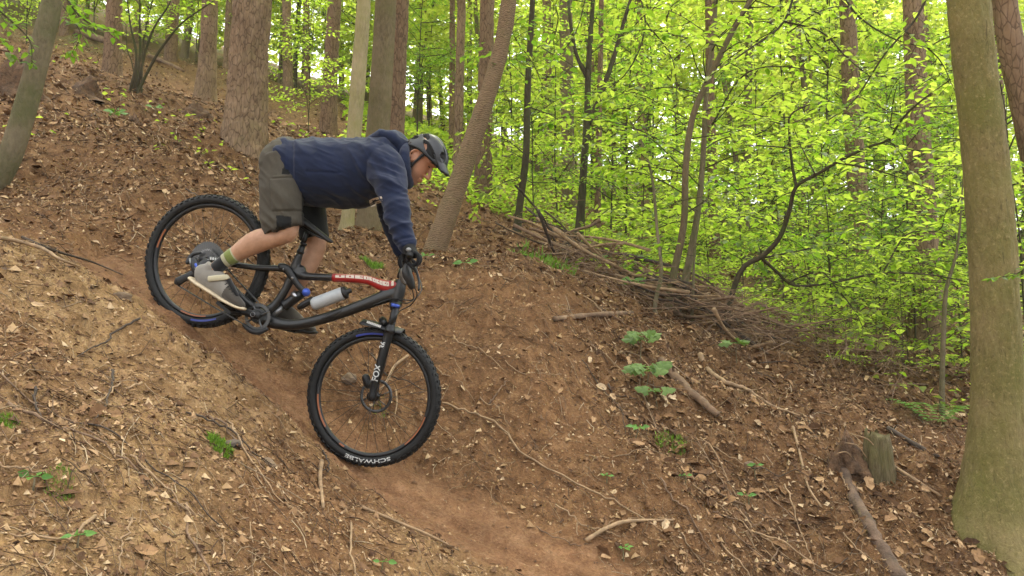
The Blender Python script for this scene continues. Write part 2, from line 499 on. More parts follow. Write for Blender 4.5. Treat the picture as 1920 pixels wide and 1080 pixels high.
CX = np.append(CX, [e[0] for e in _ex]); CY = np.append(CY, [e[1] for e in _ex]); CZ = np.append(CZ, [e[2] for e in _ex])
def _k(dx, dy):
    r2 = dx * dx + dy * dy + 1e-9
    return 0.5 * r2 * np.log(r2)
_n = len(CX)
_A = np.zeros((_n + 3, _n + 3))
_A[:_n, :_n] = _k(CX[:, None] - CX[None], CY[:, None] - CY[None]) + np.eye(_n) * 0.012 * np.maximum(0.25, CY / 6.0) ** 1.5
_A[:_n, _n] = 1; _A[:_n, _n + 1] = CX; _A[:_n, _n + 2] = CY
_A[_n:, :_n] = _A[:_n, _n:].T
_w = np.linalg.solve(_A, np.append(CZ, [0, 0, 0]))

TRAIL = np.array([W(*p)[:2] for p in ((215,515,4.66),(309,584,4.37),(470,722,4.29),(635,855,4.2),(740,925,4.08),(850,985,3.96),(960,1040,3.85),(1100,1090,3.75))])
def seg_dist(x, y, L):
    d = np.full(np.shape(x), 1e9)
    for i in range(len(L) - 1):
        a, b = L[i], L[i + 1]
        ab = b - a
        t = np.clip(((x - a[0]) * ab[0] + (y - a[1]) * ab[1]) / (ab @ ab), 0, 1)
        d = np.minimum(d, np.hypot(x - a[0] - t * ab[0], y - a[1] - t * ab[1]))
    return d
def sstep(a, b, v):
    t = np.clip((v - a) / (b - a), 0, 1); return t * t * (3 - 2 * t)

def smooth_ground(x, y):
    x = np.asarray(x, float); y = np.asarray(y, float)
    sh = x.shape; xf, yf = x.ravel(), y.ravel()
    out = np.empty(len(xf))
    for i in range(0, len(xf), 50000):
        xs, ys = xf[i:i + 50000], yf[i:i + 50000]
        out[i:i + 50000] = _k(xs[:, None] - CX[None], ys[:, None] - CY[None]) @ _w[:_n] + _w[_n] + _w[_n + 1] * xs + _w[_n + 2] * ys
    # far away the slope runs on as a steady hillside
    r = np.hypot(xf, yf)
    far = 2.2 - 0.33 * np.clip(xf, -90, 90) + 0.24 * np.clip(yf, -60, 130)
    k = sstep(45, 75, r)
    out = out * (1 - k) + far * k
    k2 = sstep(3, 12, -yf)
    out = out * (1 - k2) + (-1.75 - 0.45 * np.clip(xf, -90, 90) + 0.3 * np.clip(yf, -60, 90)) * k2
    return out.reshape(sh)

def ground_full(x, y):
    z = smooth_ground(x, y)
    td = seg_dist(x, y, TRAIL)
    tw = 0.17 + 0.05 * vnoise(x * 2.3, y * 2.3, seed=9)
    tr = 1 - sstep(tw, tw + 0.16, td)
    # the near bank is the ground on this side of the trail
    side = np.interp(x, TRAIL[:, 0], TRAIL[:, 1])
    bank = sstep(0.12, 0.35, side - y) * (1 - sstep(-0.2, 1.4, x + 0.2 * y))
    bank = bank * sstep(-0.45, 0.25, 0.35 + 0.7 * fbm(x * 1.1, y * 1.1, seed=31, oct=3))
    r = np.hypot(x, y)
    rough = (1 - 0.86 * tr)
    n = 0.050 * fbm(x * 1.3, y * 1.3, seed=1, oct=2) * sstep(0.25, 0.9, td)
    n = n + rough * (0.030 * fbm(x * 5.2, y * 5.2, z * 3, seed=3, oct=3) + 0.020 * (1 - np.abs(vnoise(x * 13, y * 13, z * 8, seed=7))) - 0.010)
    n = n + rough * 0.011 * vnoise(x * 31, y * 31, z * 22, seed=8) + (0.3 + 0.7 * rough) * 0.005 * vnoise(x * 66, y * 66, z * 50, seed=12)
    # ruts worn by tyres run down the trail
    n = n + tr * 0.006 * vnoise(x * 24, y * 24, seed=19) + tr * 0.004 * vnoise(x * 9, y * 9, seed=29)
    n = n - tr * (0.012 * np.exp(-(td / 0.032) ** 2) - 0.007 * np.exp(-((td - 0.07) / 0.025) ** 2))
    n = n - tr * 0.014 * (1 - np.abs(vnoise(td * 16, x * 0.7, seed=5)))
    return z + n * np.clip(r / 3.0, 0.3, 2.0), tr, bank

def G(x, y):
    return float(ground_full(np.array([x]), np.array([y]))[0][0])

def hit(px, py, dmin=1.5, dmax=60):
    """where a line of sight meets the ground"""
    r = ray(px, py)
    t = np.geomspace(dmin, dmax, 500)
    z = ground_full(r.x * t, r.y * t)[0]
    f = r.z * t - z
    i = np.where(f < 0)[0]
    k = i[0] if len(i) else len(t) - 1
    if k == 0: return Vector(r * t[0])
    a = f[k - 1] / (f[k - 1] - f[k]) if f[k - 1] != f[k] else 0
    tt = t[k - 1] + (t[k] - t[k - 1]) * np.clip(a, 0, 1)
    p = r * float(tt)
    return Vector((p.x, p.y, p.z))

def build_ground():
    dense = np.radians(np.linspace(-37, 37, 521))
    coarse = np.radians(np.concatenate([np.linspace(37, 323, 60)[1:-1]]))
    ang = np.concatenate([dense, coarse])
    rad = np.concatenate([np.geomspace(0.01, 1.55, 16)[:-1], np.geomspace(1.55, 12.5, 420)[:-1], np.geomspace(12.5, 60, 95)[:-1], np.geomspace(60, 74, 5)])
    A, R = np.meshgrid(ang, rad, indexing='ij')
    X, Y = R * np.sin(A), R * np.cos(A)
    Z, tr, bank = ground_full(X, Y)
    na, nr = len(ang), len(rad)
    V = np.stack([X, Y, Z], -1).reshape(-1, 3)

    i = np.arange(na)[:, None]; j = np.arange(nr - 1)[None]
    i2 = (i + 1) % na
    F = np.stack([i * nr + j, i * nr + j + 1, i2 * nr + j + 1, i2 * nr + j], -1).reshape(-1, 4)


    F = F[:, ::-1]
    me = mesh_np('ground', V, F, M['soil'])
    X1, Y1 = V[:, 0], V[:, 1]
    set_attr(me, 'trail', tr.ravel()); set_attr(me, 'bank', bank.ravel())
    lit = litter_density(X1, Y1)
    set_attr(me, 'litter', lit)
    gr = sstep(8.0, 14.0, np.hypot(X1, Y1)) * sstep(-0.5, 3.0, X1 - 0.08 * Y1) + sstep(16, 26, np.hypot(X1, Y1)) * 0.6
    set_attr(me, 'green', np.clip(gr * (0.6 + 0.5 * fbm(X1 * 0.6, Y1 * 0.6, seed=44, oct=3)), 0, 0.9))
    o = link('ground', me); tag(o, kind='structure', label='bare red-brown forest soil of the steep slope with a worn trail')
    return o

def litter_density(x, y):
    td = seg_dist(x, y, TRAIL)
    side = np.interp(x, TRAIL[:, 0], TRAIL[:, 1])
    near = (y < side) & (x < 0.3)
    n = fbm(x * 0.9, y * 0.9, seed=21, oct=3)
    # bare red cut between trail and the leaf covered slope on the right
    right = sstep(0.1, 1.0, x - 0.25 + 0.35 * n + 0.12 * (y - 4.5))
    back = sstep(5.6, 7.0, y + 0.6 * n)
    d = np.maximum(right, back * 0.85)
    d = np.where(near, np.maximum(0.05, 0.07 + 0.26 * n), np.maximum(d, 0.14 + 0.1 * n + 0.45 * (1 - sstep(-1.6, -0.7, x))))
    d = d * sstep(0.18, 0.42, td)
    return np.clip(d * (0.85 + 0.35 * fbm(x * 2.7, y * 2.7, seed=23, oct=2)), 0, 1)


def build_haze():
    m = bpy.data.materials.new('haze'); m.use_nodes = True; nt = m.node_tree; nt.nodes.clear()
    out = nt.nodes.new('ShaderNodeOutputMaterial'); v = nt.nodes.new('ShaderNodeVolumePrincipled')
    v.inputs['Color'].default_value = (0.94, 0.95, 0.84, 1); v.inputs['Density'].default_value = 0.0012; v.inputs['Anisotropy'].default_value = 0.2
    nt.links.new(v.outputs[0], out.inputs['Volume'])
    mb = MB(); mb.box((0, 0, 9), ((1, 0, 0), (0, 1, 0), (0, 0, 1)), (76, 76, 54))
    o = link('haze', mb.mesh('haze', m, smooth=False)); tag(o, 'pale damp air between the trees', kind='stuff')
# ---------------------------------------------------------------- leaves and wood
def nrm(a):
    return a / (np.linalg.norm(a, axis=-1, keepdims=True) + 1e-9)

def leaf_arrays(P, D, Nn, Sz, wid=0.32, fold=0.12):
    """folded four cornered leaves: base points, directions, normals, lengths -> verts, tris"""
    P, D, Nn = np.asarray(P), nrm(np.asarray(D)), nrm(np.asarray(Nn))
    Sd = nrm(np.cross(D, Nn)); Nn = np.cross(Sd, D); Sz = np.asarray(Sz)[:, None]
    v0 = P; v2 = P + D * Sz - Nn * Sz * 0.08
    v1 = P + D * Sz * 0.45 + Sd * Sz * wid + Nn * Sz * fold; v3 = P + D * Sz * 0.45 - Sd * Sz * wid + Nn * Sz * fold
    V = np.stack([v0, v1, v2, v3], 1).reshape(-1, 3)
    b = np.arange(len(P))[:, None] * 4
    F = np.concatenate([b + np.array([[0, 1, 2]]), b + np.array([[0, 2, 3]])], 0)
    return V, F

def twig_leaves(r, a, b, n, size, up=(0, -0.25, 1), flat=0.25):
    """alternate leaves along the straight twig a-b, held roughly level"""
    t = (np.arange(n) + r.random(n) * 0.5 + 0.3) / n
    a = np.asarray(a); b = np.asarray(b); d = b - a; d = d / (np.linalg.norm(d) + 1e-9)
    s = np.where(np.arange(n) % 2 == 0, 1.0, -1.0)[:, None]
    up = np.asarray(up, float)
    side = np.cross(d, up); side /= np.linalg.norm(side) + 1e-9
    P = a + (b - a) * t[:, None] + side * s * 0.005
    D = d * 0.65 + side * s * 0.85 + r.normal(0, 0.22, (n, 3)) + np.array([0, 0, -0.18])
    Nn = up + r.normal(0, flat, (n, 3))
    return P, D, Nn, size * r.uniform(0.65, 1.2, n)

class Foliage:
    def __init__(self, seed):
        self.r = np.random.default_rng(seed); self.L = []; self.wood = MB()
    def twig(self, a, b, n, size, rad=0.002, flat=0.25, wood=True, up=(0, 0, 1)):
        self.L.append(twig_leaves(self.r, a, b, n, size, up, flat))
        if wood:
            self.wood.loft([a, b], [rad, rad * 0.4], seg=3, cap=False)
    def branch(self, path, r0, r1, sub_every, sub_len, leaf, leaf_gap, start=0.2, flat=0.25, wood=True, seg=5, twig_rad=0.0022, droop=0.15):
        """limb with level side twigs carrying alternate leaves"""
        P = catmull(path, 5); n = len(P)
        if wood: self.wood.loft(P, np.linspace(r0, r1, n), seg=seg, cap=True)
        L = np.linalg.norm(np.diff(P, axis=0), axis=1); cum = np.append(0, np.cumsum(L)); tot = cum[-1]
        s = start * tot; k = 0
        while s < tot:
            i = min(np.searchsorted(cum, s) - 1, n - 2); i = max(i, 0)
            q = P[i] + (P[i + 1] - P[i]) * ((s - cum[i]) / max(L[i], 1e-6))
            d = (P[i + 1] - P[i]) / max(L[i], 1e-6)
            side = np.cross(d, [0, 0, 1.0]); m = np.linalg.norm(side)
            side = side / m if m > 0.2 else nrm(self.r.normal(0, 1, 3) * [1, 1, 0.1])
            sg = 1 if k % 2 == 0 else -1
            ln = sub_len * self.r.uniform(0.5, 1.25) * (1 - 0.45 * s / tot)
            e = d * 0.55 + side * sg * 0.8 + self.r.normal(0, 0.22, 3); e[2] -= droop * self.r.random()
            e = e / np.linalg.norm(e) * ln
            self.twig(q, q + e, max(2, int(ln / leaf_gap)), leaf, twig_rad, flat, wood)
            s += sub_every * self.r.uniform(0.6, 1.4); k += 1
        self.twig(P[-2], P[-1] + (P[-1] - P[-2]) * 0.8, 5, leaf, twig_rad, flat, False)
    def arrays(self):
        return [np.concatenate([l[i] for l in self.L]) for i in range(4)]
    def leaves_mesh(self, name, m, wid=0.32):
        V, F = leaf_arrays(*self.arrays(), wid=wid); return mesh_np(name, V, F, m, smooth=False)

# one well formed leaf for those near enough to be picked apart
def single_leaf_mesh(name, m, wid=0.31, pts=7, point=0.0):
    ts = np.linspace(0, 1, pts)
    V, F = [], []
    for i, t in enumerate(ts):
        w = wid * math.sin(math.pi * min(1, t ** 0.8)) * (1.05 - 0.3 * t) + (0.004 if 0 < i < pts - 1 else 0.002)
        z = -0.10 * t * t
        V += [(t, -w, z + w * 0.32), (t, 0, z), (t, w, z + w * 0.32)]
    for i in range(pts - 1):
        a = i * 3
        F += [(a, a + 3, a + 4, a + 1), (a + 1, a + 4, a + 5, a + 2)]
    return mesh_np(name, V, F, m, smooth=True)

def place_leaves(root, P, D, Nn, Sz, proto, name='leaf', limit=300):
    """leaves as parts of their plant"""
    D = nrm(D); Sd = nrm(np.cross(D, nrm(Nn))); Nn = np.cross(Sd, D)
    for i in range(min(limit, len(P))):
        o = bpy.data.objects.new(name, proto); COL.objects.link(o)
        o.parent = root
        s = float(Sz[i])
        m = Matrix(((D[i][0] * s, Sd[i][0] * s, Nn[i][0] * s, P[i][0]), (D[i][1] * s, Sd[i][1] * s, Nn[i][1] * s, P[i][1]),
                    (D[i][2] * s, Sd[i][2] * s, Nn[i][2] * s, P[i][2]), (0, 0, 0, 1)))
        o.matrix_parent_inverse = Matrix.Translation(-root.location)
        o.matrix_basis = m

def finish_near_plant(root, fo, leafmat, proto, wood_mat, limit=300, wood_name='twigs', wid=0.32):
    """wood, the largest-showing leaves one by one, the rest as one mass"""
    if fo.wood.V:
        tw = fo.wood.build(wood_name, wood_mat, root)
    P, D, Nn, Sz = fo.arrays()
    px = 960 + FPX * P[:, 0] / P[:, 1]; py = 540 - FPX * (P[:, 2] / P[:, 1] - math.tan(PITCH))
    vis = (px > -20) & (px < 1940) & (py > -20) & (py < 1100)
    score = Sz / P[:, 1] * vis
    o = np.argsort(-score)
    k = min(limit, int(vis.sum()))
    sel, rest = o[:k], o[k:]
    place_leaves(root, P[sel], D[sel], Nn[sel], Sz[sel], proto, limit=limit)
    if len(rest):
        V, F = leaf_arrays(P[rest], D[rest], Nn[rest], Sz[rest], wid=wid)
        f = link('foliage', mesh_np('foliage', V, F, leafmat, smooth=False), root); f['kind'] = 'stuff'

# ---------------------------------------------------------------- trunks
def trunk_mesh(path, radii, m, seg=28, step=0.12, flare=0.35, flare_h=0.45, rough=0.012, plate=0.0, seed=0, lobes=0.12, top_cap=True):
    """path: world points from the root up; bark relief is real"""
    P = np.asarray([tuple(p) for p in path], float)
    A = catmull(np.hstack([P, np.asarray(radii, float)[:, None]]), 8)
    L = np.append(0, np.cumsum(np.linalg.norm(np.diff(A[:, :3], axis=0), axis=1)))
    n = max(8, int(L[-1] / step))
    # rings closer together near the ground
    s = L[-1] * (np.linspace(0, 1, n) ** 1.25)
    C = np.stack([np.interp(s, L, A[:, k]) for k in range(3)], 1); R = np.interp(s, L, A[:, 3])
    T = nrm(np.gradient(C, axis=0))
    ang = np.arange(seg) * 2 * math.pi / seg
    B = nrm(np.cross(np.array([0, 1.0, 0]), T)); Q = np.cross(T, B)
    th, ss = np.meshgrid(ang, s)
    rr = R[:, None] * np.ones_like(th)
    fl = np.exp(-np.maximum(ss, 0) / flare_h)
    rr = rr * (1 + flare * fl * (1 + lobes * 4 * np.cos(th * 5 + seed) * fl + 0.5 * lobes * vnoise(np.cos(th) * 2, np.sin(th) * 2, ss, seed)))
    cx, cy = np.cos(th), np.sin(th)
    rr = rr * (0.95 + 0.03 * vnoise(cx * 1.3 + seed, cy * 1.3, ss * 0.9, seed) + 0.02 * vnoise(cx * 3 + seed, cy * 3, ss * 2.2, seed + 1))
    fr = R[:, None] * 2 * math.pi / 0.05
    rr = rr + rough * (fbm(cx * R[0] * 26, cy * R[0] * 26, ss * 7, oct=3, seed=seed + 3))
    if plate:
        a = np.abs(vnoise(cx * R[0] * 24 + 5, cy * R[0] * 24, ss * 4.5, seed + 9)); b_ = np.abs(vnoise(cx * R[0] * 45, cy * R[0] * 45 + 3, ss * 11, seed + 11))
        rr = rr + plate * (np.clip(a * 4, 0, 1) * np.clip(b_ * 4 + 0.3, 0, 1) - 0.9)
    V = C[:, None, :] + rr[..., None] * (cx[..., None] * B[:, None, :] + cy[..., None] * Q[:, None, :])
    V = V.reshape(-1, 3)
    i = np.arange(n - 1)[:, None]; j = np.arange(seg)[None]; j2 = (j + 1) % seg
    F = np.stack([i * seg + j, i * seg + j2, (i + 1) * seg + j2, (i + 1) * seg + j], -1).reshape(-1, 4)
    return mesh_np('trunk', V, F, m)

def extend_up(path, radii, height, r_end, sway=0.3, rnd=None):
    """carry a trunk seen only in its lower part on up to its crown"""
    path = [Vector(p) for p in path]; radii = list(radii)
    d = (path[-1] - path[-2]).normalized()
    top = path[-1]
    left = height
    r0 = radii[-1]
    k = 4
    for i in range(k):
        d = (d * 0.75 + Vector((0, 0, 1)) * 0.35).normalized()
        top = top + d * left / k
        path.append(top.copy()); radii.append(r0 + (r_end - r0) * (i + 1) / k)
    return path, radii

# ---------------------------------------------------------------- shared crowns (local coordinates, base at the origin)
def crown_sapling(seed, H, z0, R, nb, leaf, gap, leafmat, rad=0.02, lean=0.0):
    f = Foliage(seed); r = f.r
    for b in range(nb):
        h = z0 + (H - z0) * (b + r.random()) / nb
        az = r.uniform(0, 2 * math.pi)
        L = R * (1.15 - 0.6 * (h - z0) / (H - z0)) * r.uniform(0.55, 1.15)
        d = np.array([math.cos(az), math.sin(az), 0.0])
        o = np.array([lean * (h / H) ** 2 * H, 0, h])
        rise = r.uniform(0.05, 0.4)
        path = [o, o + d * L * 0.35 + [0, 0, L * rise * 0.6], o + d * L * 0.7 + [0, 0, L * rise * 0.85], o + d * L + [0, 0, L * (rise * 0.75)]]
        path[1] += r.normal(0, 0.05, 3) * L; path[2] += r.normal(0, 0.07, 3) * L
        f.branch(path, rad * 0.4, rad * 0.1, gap * 2.0, L * 0.46, leaf, gap, start=0.1, wood=True, seg=4, flat=0.5)
    t = MB(); rad = rad * 0.62
    t.loft([(lean * (h / H) ** 2 * H + r.normal(0, 0.012) * H * 0.3, r.normal(0, 0.012) * H * 0.3, h) for h in np.linspace(-0.25, H, 7)], np.linspace(rad, rad * 0.25, 7), seg=8, sub=3)
    nb_ = len(t.V)
    t.V += f.wood.V; t.F += [tuple(i + nb_ for i in q) for q in f.wood.F]; t.M += f.wood.M
    return t, f.leaves_mesh('crown', leafmat)

def crown_canopy(seed, z0, z1, R, n, leaf, leafmat, conical=0.3):
    """high crown: many level sprays through its volume, uneven outline and gaps"""
    f = Foliage(seed); r = f.r
    lumps = [(r.uniform(0, 6.28), r.uniform(0.35, 0.9) * R, r.uniform(z0 + 0.15 * (z1 - z0), z1 * 0.95), r.uniform(0.28, 0.5) * R) for _ in range(16)]
    for i in range(n):
        a_, d_, h_, s_ = lumps[r.integers(len(lumps))]
        k = 1 - conical * (h_ - z0) / (z1 - z0)
        c = np.array([math.cos(a_) * d_ * k, math.sin(a_) * d_ * k, h_]) + nrm(r.normal(0, 1, 3)) * s_ * r.random() ** 0.4 * [1, 1, 0.55]
        out = np.array([c[0], c[1], 0]); out = out / (np.linalg.norm(out) + 1e-6)
        e = out * 0.7 + r.normal(0, 0.5, 3) * [1, 1, 0.35]; e = e / np.linalg.norm(e) * R * r.uniform(0.15, 0.3)
        f.twig(c - e / 2, c + e / 2, int(r.integers(9, 15)), leaf, wood=False, flat=0.8)
    return f.leaves_mesh('crown', leafmat, wid=0.36)
# ---------------------------------------------------------------- the mountain bike
AL = math.atan(0.17)
E1 = Vector((math.cos(AL), -math.sin(AL), 0)); E3 = Vector((0, 0, 1)); NB = Vector((-math.sin(AL), -math.cos(AL), 0))
_P0 = W(700, 743, 4.22)
def BP(px, py, off=0.0):
    """a point of the plane `off` metres on the near side of the bicycle's middle plane"""
    d = ray(px, py)
    return d * (((_P0 + NB * off).dot(NB)) / d.dot(NB))
def mpp(p):
    return (p.y * cP + p.z * sP) / FPX
def blimb(mb, pts, seg=12, sub=4, m=0, rnd=False, ref=None, cap=True):
    """loft whose stations are (x, y, off, half width in px[, half depth in px])"""
    P, R = [], []
    for q in pts:
        p = BP(*q[:3]); s = mpp(p)
        a = q[3] * s; b = (q[4] if len(q) > 4 else q[3]) * s
        P.append(p); R.append((a, b))
    mb.loft(P, R, ref or NB, seg, sub, cap, m, rnd)
    return mb

M['rubber'] = simple('tyre_rubber', (0.0085, 0.0083, 0.0082), 0.62, spec=0.35, bumps=(220, 0.3, 0.002), var=0.35, vscale=9)
M['rim'] = simple('rim_black', (0.010, 0.010, 0.011), 0.45)
M['orange'] = simple('rim_decal_orange', (0.28, 0.085, 0.025), 0.5)
M['blue'] = simple('tyre_band_blue', (0.03, 0.05, 0.28), 0.5)
M['carbon'] = simple('frame_carbon', (0.0085, 0.0085, 0.009), 0.38, coat=0.1, var=0.3, vscale=6)
M['metal_black'] = simple('black_alloy', (0.012, 0.012, 0.013), 0.35, metal=0.3)
M['metal_dark'] = simple('dark_steel', (0.10, 0.10, 0.10), 0.4, metal=0.8)
M['metal'] = simple('bare_metal', (0.42, 0.42, 0.43), 0.33, metal=1.0)
M['metal_grey'] = simple('grey_metal', (0.20, 0.20, 0.20), 0.4, metal=0.8, var=0.3, vscale=80)
M['red'] = simple('frame_red', (0.30, 0.009, 0.011), 0.38, coat=0.3)
M['cream'] = simple('frame_cream', (0.58, 0.50, 0.41), 0.5)
M['white'] = simple('decal_white', (0.50, 0.50, 0.48), 0.5)
M['blue_metal'] = simple('anodised_blue', (0.05, 0.10, 0.45), 0.35, metal=0.4)
M['bottle'] = simple('bottle_plastic', (0.40, 0.42, 0.43), 0.42, var=0.1)
M['plastic'] = simple('black_plastic', (0.012, 0.012, 0.013), 0.5)
M['brake_orange'] = simple('lever_orange', (0.30, 0.10, 0.03), 0.4, metal=0.5)
M['mud'] = simple('dried_mud', (0.16, 0.09, 0.045), 0.95, var=0.3)

def text_shape(s):
    """outline of a word as flat faces, left edge at 0, height of capitals about 0.7"""
    cu = bpy.data.curves.new('txt', 'FONT'); cu.body = s; cu.size = 1.0; cu.offset = 0.022; cu.resolution_u = 3
    o = bpy.data.objects.new('txt', cu); COL.objects.link(o)
    me = bpy.data.meshes.new_from_object(o.evaluated_get(bpy.context.evaluated_depsgraph_get()))
    co = get_co(me); F = [tuple(p.vertices) for p in me.polygons]
    bpy.data.objects.remove(o); bpy.data.meshes.remove(me)
    w = co[:, 0].max() - co[:, 0].min(); co[:, 0] -= co[:, 0].min()
    return co[:, :2], F, w

def knobs(mb, c, X, Y, Z, R, n=64, w=0.009):
    for i in range(n):
        for row, (ax, da, tilt, sz) in enumerate(((0.0, 0.0, 0, 1.0), (0.013, 0.25, 0.35, 0.85), (-0.013, 0.25, -0.35, 0.85), (0.0245, 0.5, 0.95, 1.05), (-0.0245, 0.5, -0.95, 1.05))):
            a = 2 * math.pi * (i + da) / n
            d = X * math.cos(a) + Y * math.sin(a); t = -X * math.sin(a) + Y * math.cos(a)
            rn = d * math.cos(tilt) + Z * math.sin(tilt); sn = Z * math.cos(tilt) - d * math.sin(tilt)
            rad = R - 0.029 + 0.029 * math.cos(tilt)
            p = c + d * rad + Z * ax * 1.05
            mb.box(p, (rn, t, sn), (0.0032, (R * math.pi / n) * 0.48 * sz, 0.0044))

def make_wheel(root, name, c, R, rot, front, blue_arc, orange_arcs):
    X, Y, Z = E1, E3, -E1.cross(E3)
    Z = X.cross(Y)           # axle direction
    if Z.dot(NB) < 0: Z = -Z
    wroot = thing(name, None, None, c); wroot.parent = root; wroot.location = Vector(c) - root.location
    r = 0.0275
    ty = MB()
    prof = [(-r + r * math.cos(a), r * math.sin(a) * 1.02) for a in np.linspace(-2.45, 2.45, 20)]
    ty.ring(c, X, Y, R - 0.003, prof + [(-2 * r + 0.004, 0.0)], seg=96)
    tyre = ty.build('tyre', M['rubber'], wroot)
    kn = MB(); knobs(kn, Vector(c), X, Y, Z, R - 0.003)
    kt = link('tread', kn.mesh('tread', M['rubber'], smooth=False), None); kt.parent = tyre
    kt.matrix_parent_inverse = Matrix.Identity(4)
    rm = MB()
    ri = R - 2 * r - 0.001
    rm.ring(c, X, Y, ri, [(0.002, -0.0135), (0.002, 0.0135), (-0.006, 0.0140), (-0.015, 0.009), (-0.018, 0.0), (-0.015, -0.009), (-0.006, -0.0140)], seg=96)
    rim = rm.build('rim', M['rim'], wroot)
    for (a0, a1) in orange_arcs:
        d = MB(); d.ring(c, X, Y, ri, [(-0.0045, 0.0138), (-0.0045, 0.0152), (-0.0125, 0.0120), (-0.0125, 0.0105)], seg=14, a0=math.radians(a0), a1=math.radians(a1), closed=False)
        o = d.build('rim_decal', M['orange'], None, smooth=False); o.parent = rim; o.matrix_parent_inverse = Matrix.Identity(4)
    for (a0, a1) in blue_arc:
        d = MB(); d.ring(c, X, Y, R - 0.003 - r, [(-0.014, 0.0246), (-0.014, 0.0262), (-0.004, 0.0288), (-0.004, 0.0273)], seg=20, a0=math.radians(a0), a1=math.radians(a1), closed=False)
        o = d.build('sidewall_band', M['blue'], None, smooth=False); o.parent = tyre; o.matrix_parent_inverse = Matrix.Identity(4)
    hb = MB()
    hb.loft([Vector(c) - Z * 0.06, Vector(c) + Z * 0.06], [0.011, 0.011], seg=14)
    for s in (-1, 1):
        hb.loft([Vector(c) + Z * s * 0.027, Vector(c) + Z * s * 0.031], [0.026, 0.026], seg=20)
    hb.build('hub', M['metal_black'], wroot)
    ns = 28
    for i in range(ns):
        s = 1 if i % 2 else -1
        a = 2 * math.pi * i / ns + rot
        cross = 0.9 * (1 if (i // 2) % 2 else -1)
        h = Vector(c) + (X * math.cos(a + cross) + Y * math.sin(a + cross)) * 0.024 + Z * s * 0.029
        e = Vector(c) + (X * math.cos(a) + Y * math.sin(a)) * (ri - 0.012)
        sp = MB(); sp.loft([h, e], [0.0011, 0.0011], seg=5)
        sp.build('spoke', M['metal_black'], wroot)
    # brake rotor on the far side
    dz = Vector(c) - Z * 0.045
    ro = MB(); ro.ring(dz, X, Y, 0.09, [(0, -0.001), (0, 0.001), (-0.016, 0.001), (-0.016, -0.001)], seg=48)
    for i in range(6):
        a = i * math.pi / 3
        ro.loft([dz + (X * math.cos(a) + Y * math.sin(a)) * 0.02, dz + (X * math.cos(a + .3) + Y * math.sin(a + .3)) * 0.078], [0.003, 0.003], seg=4)
    ro.build('brake_rotor', M['metal_dark'], wroot)
    return wroot, tyre, X, Y, Z

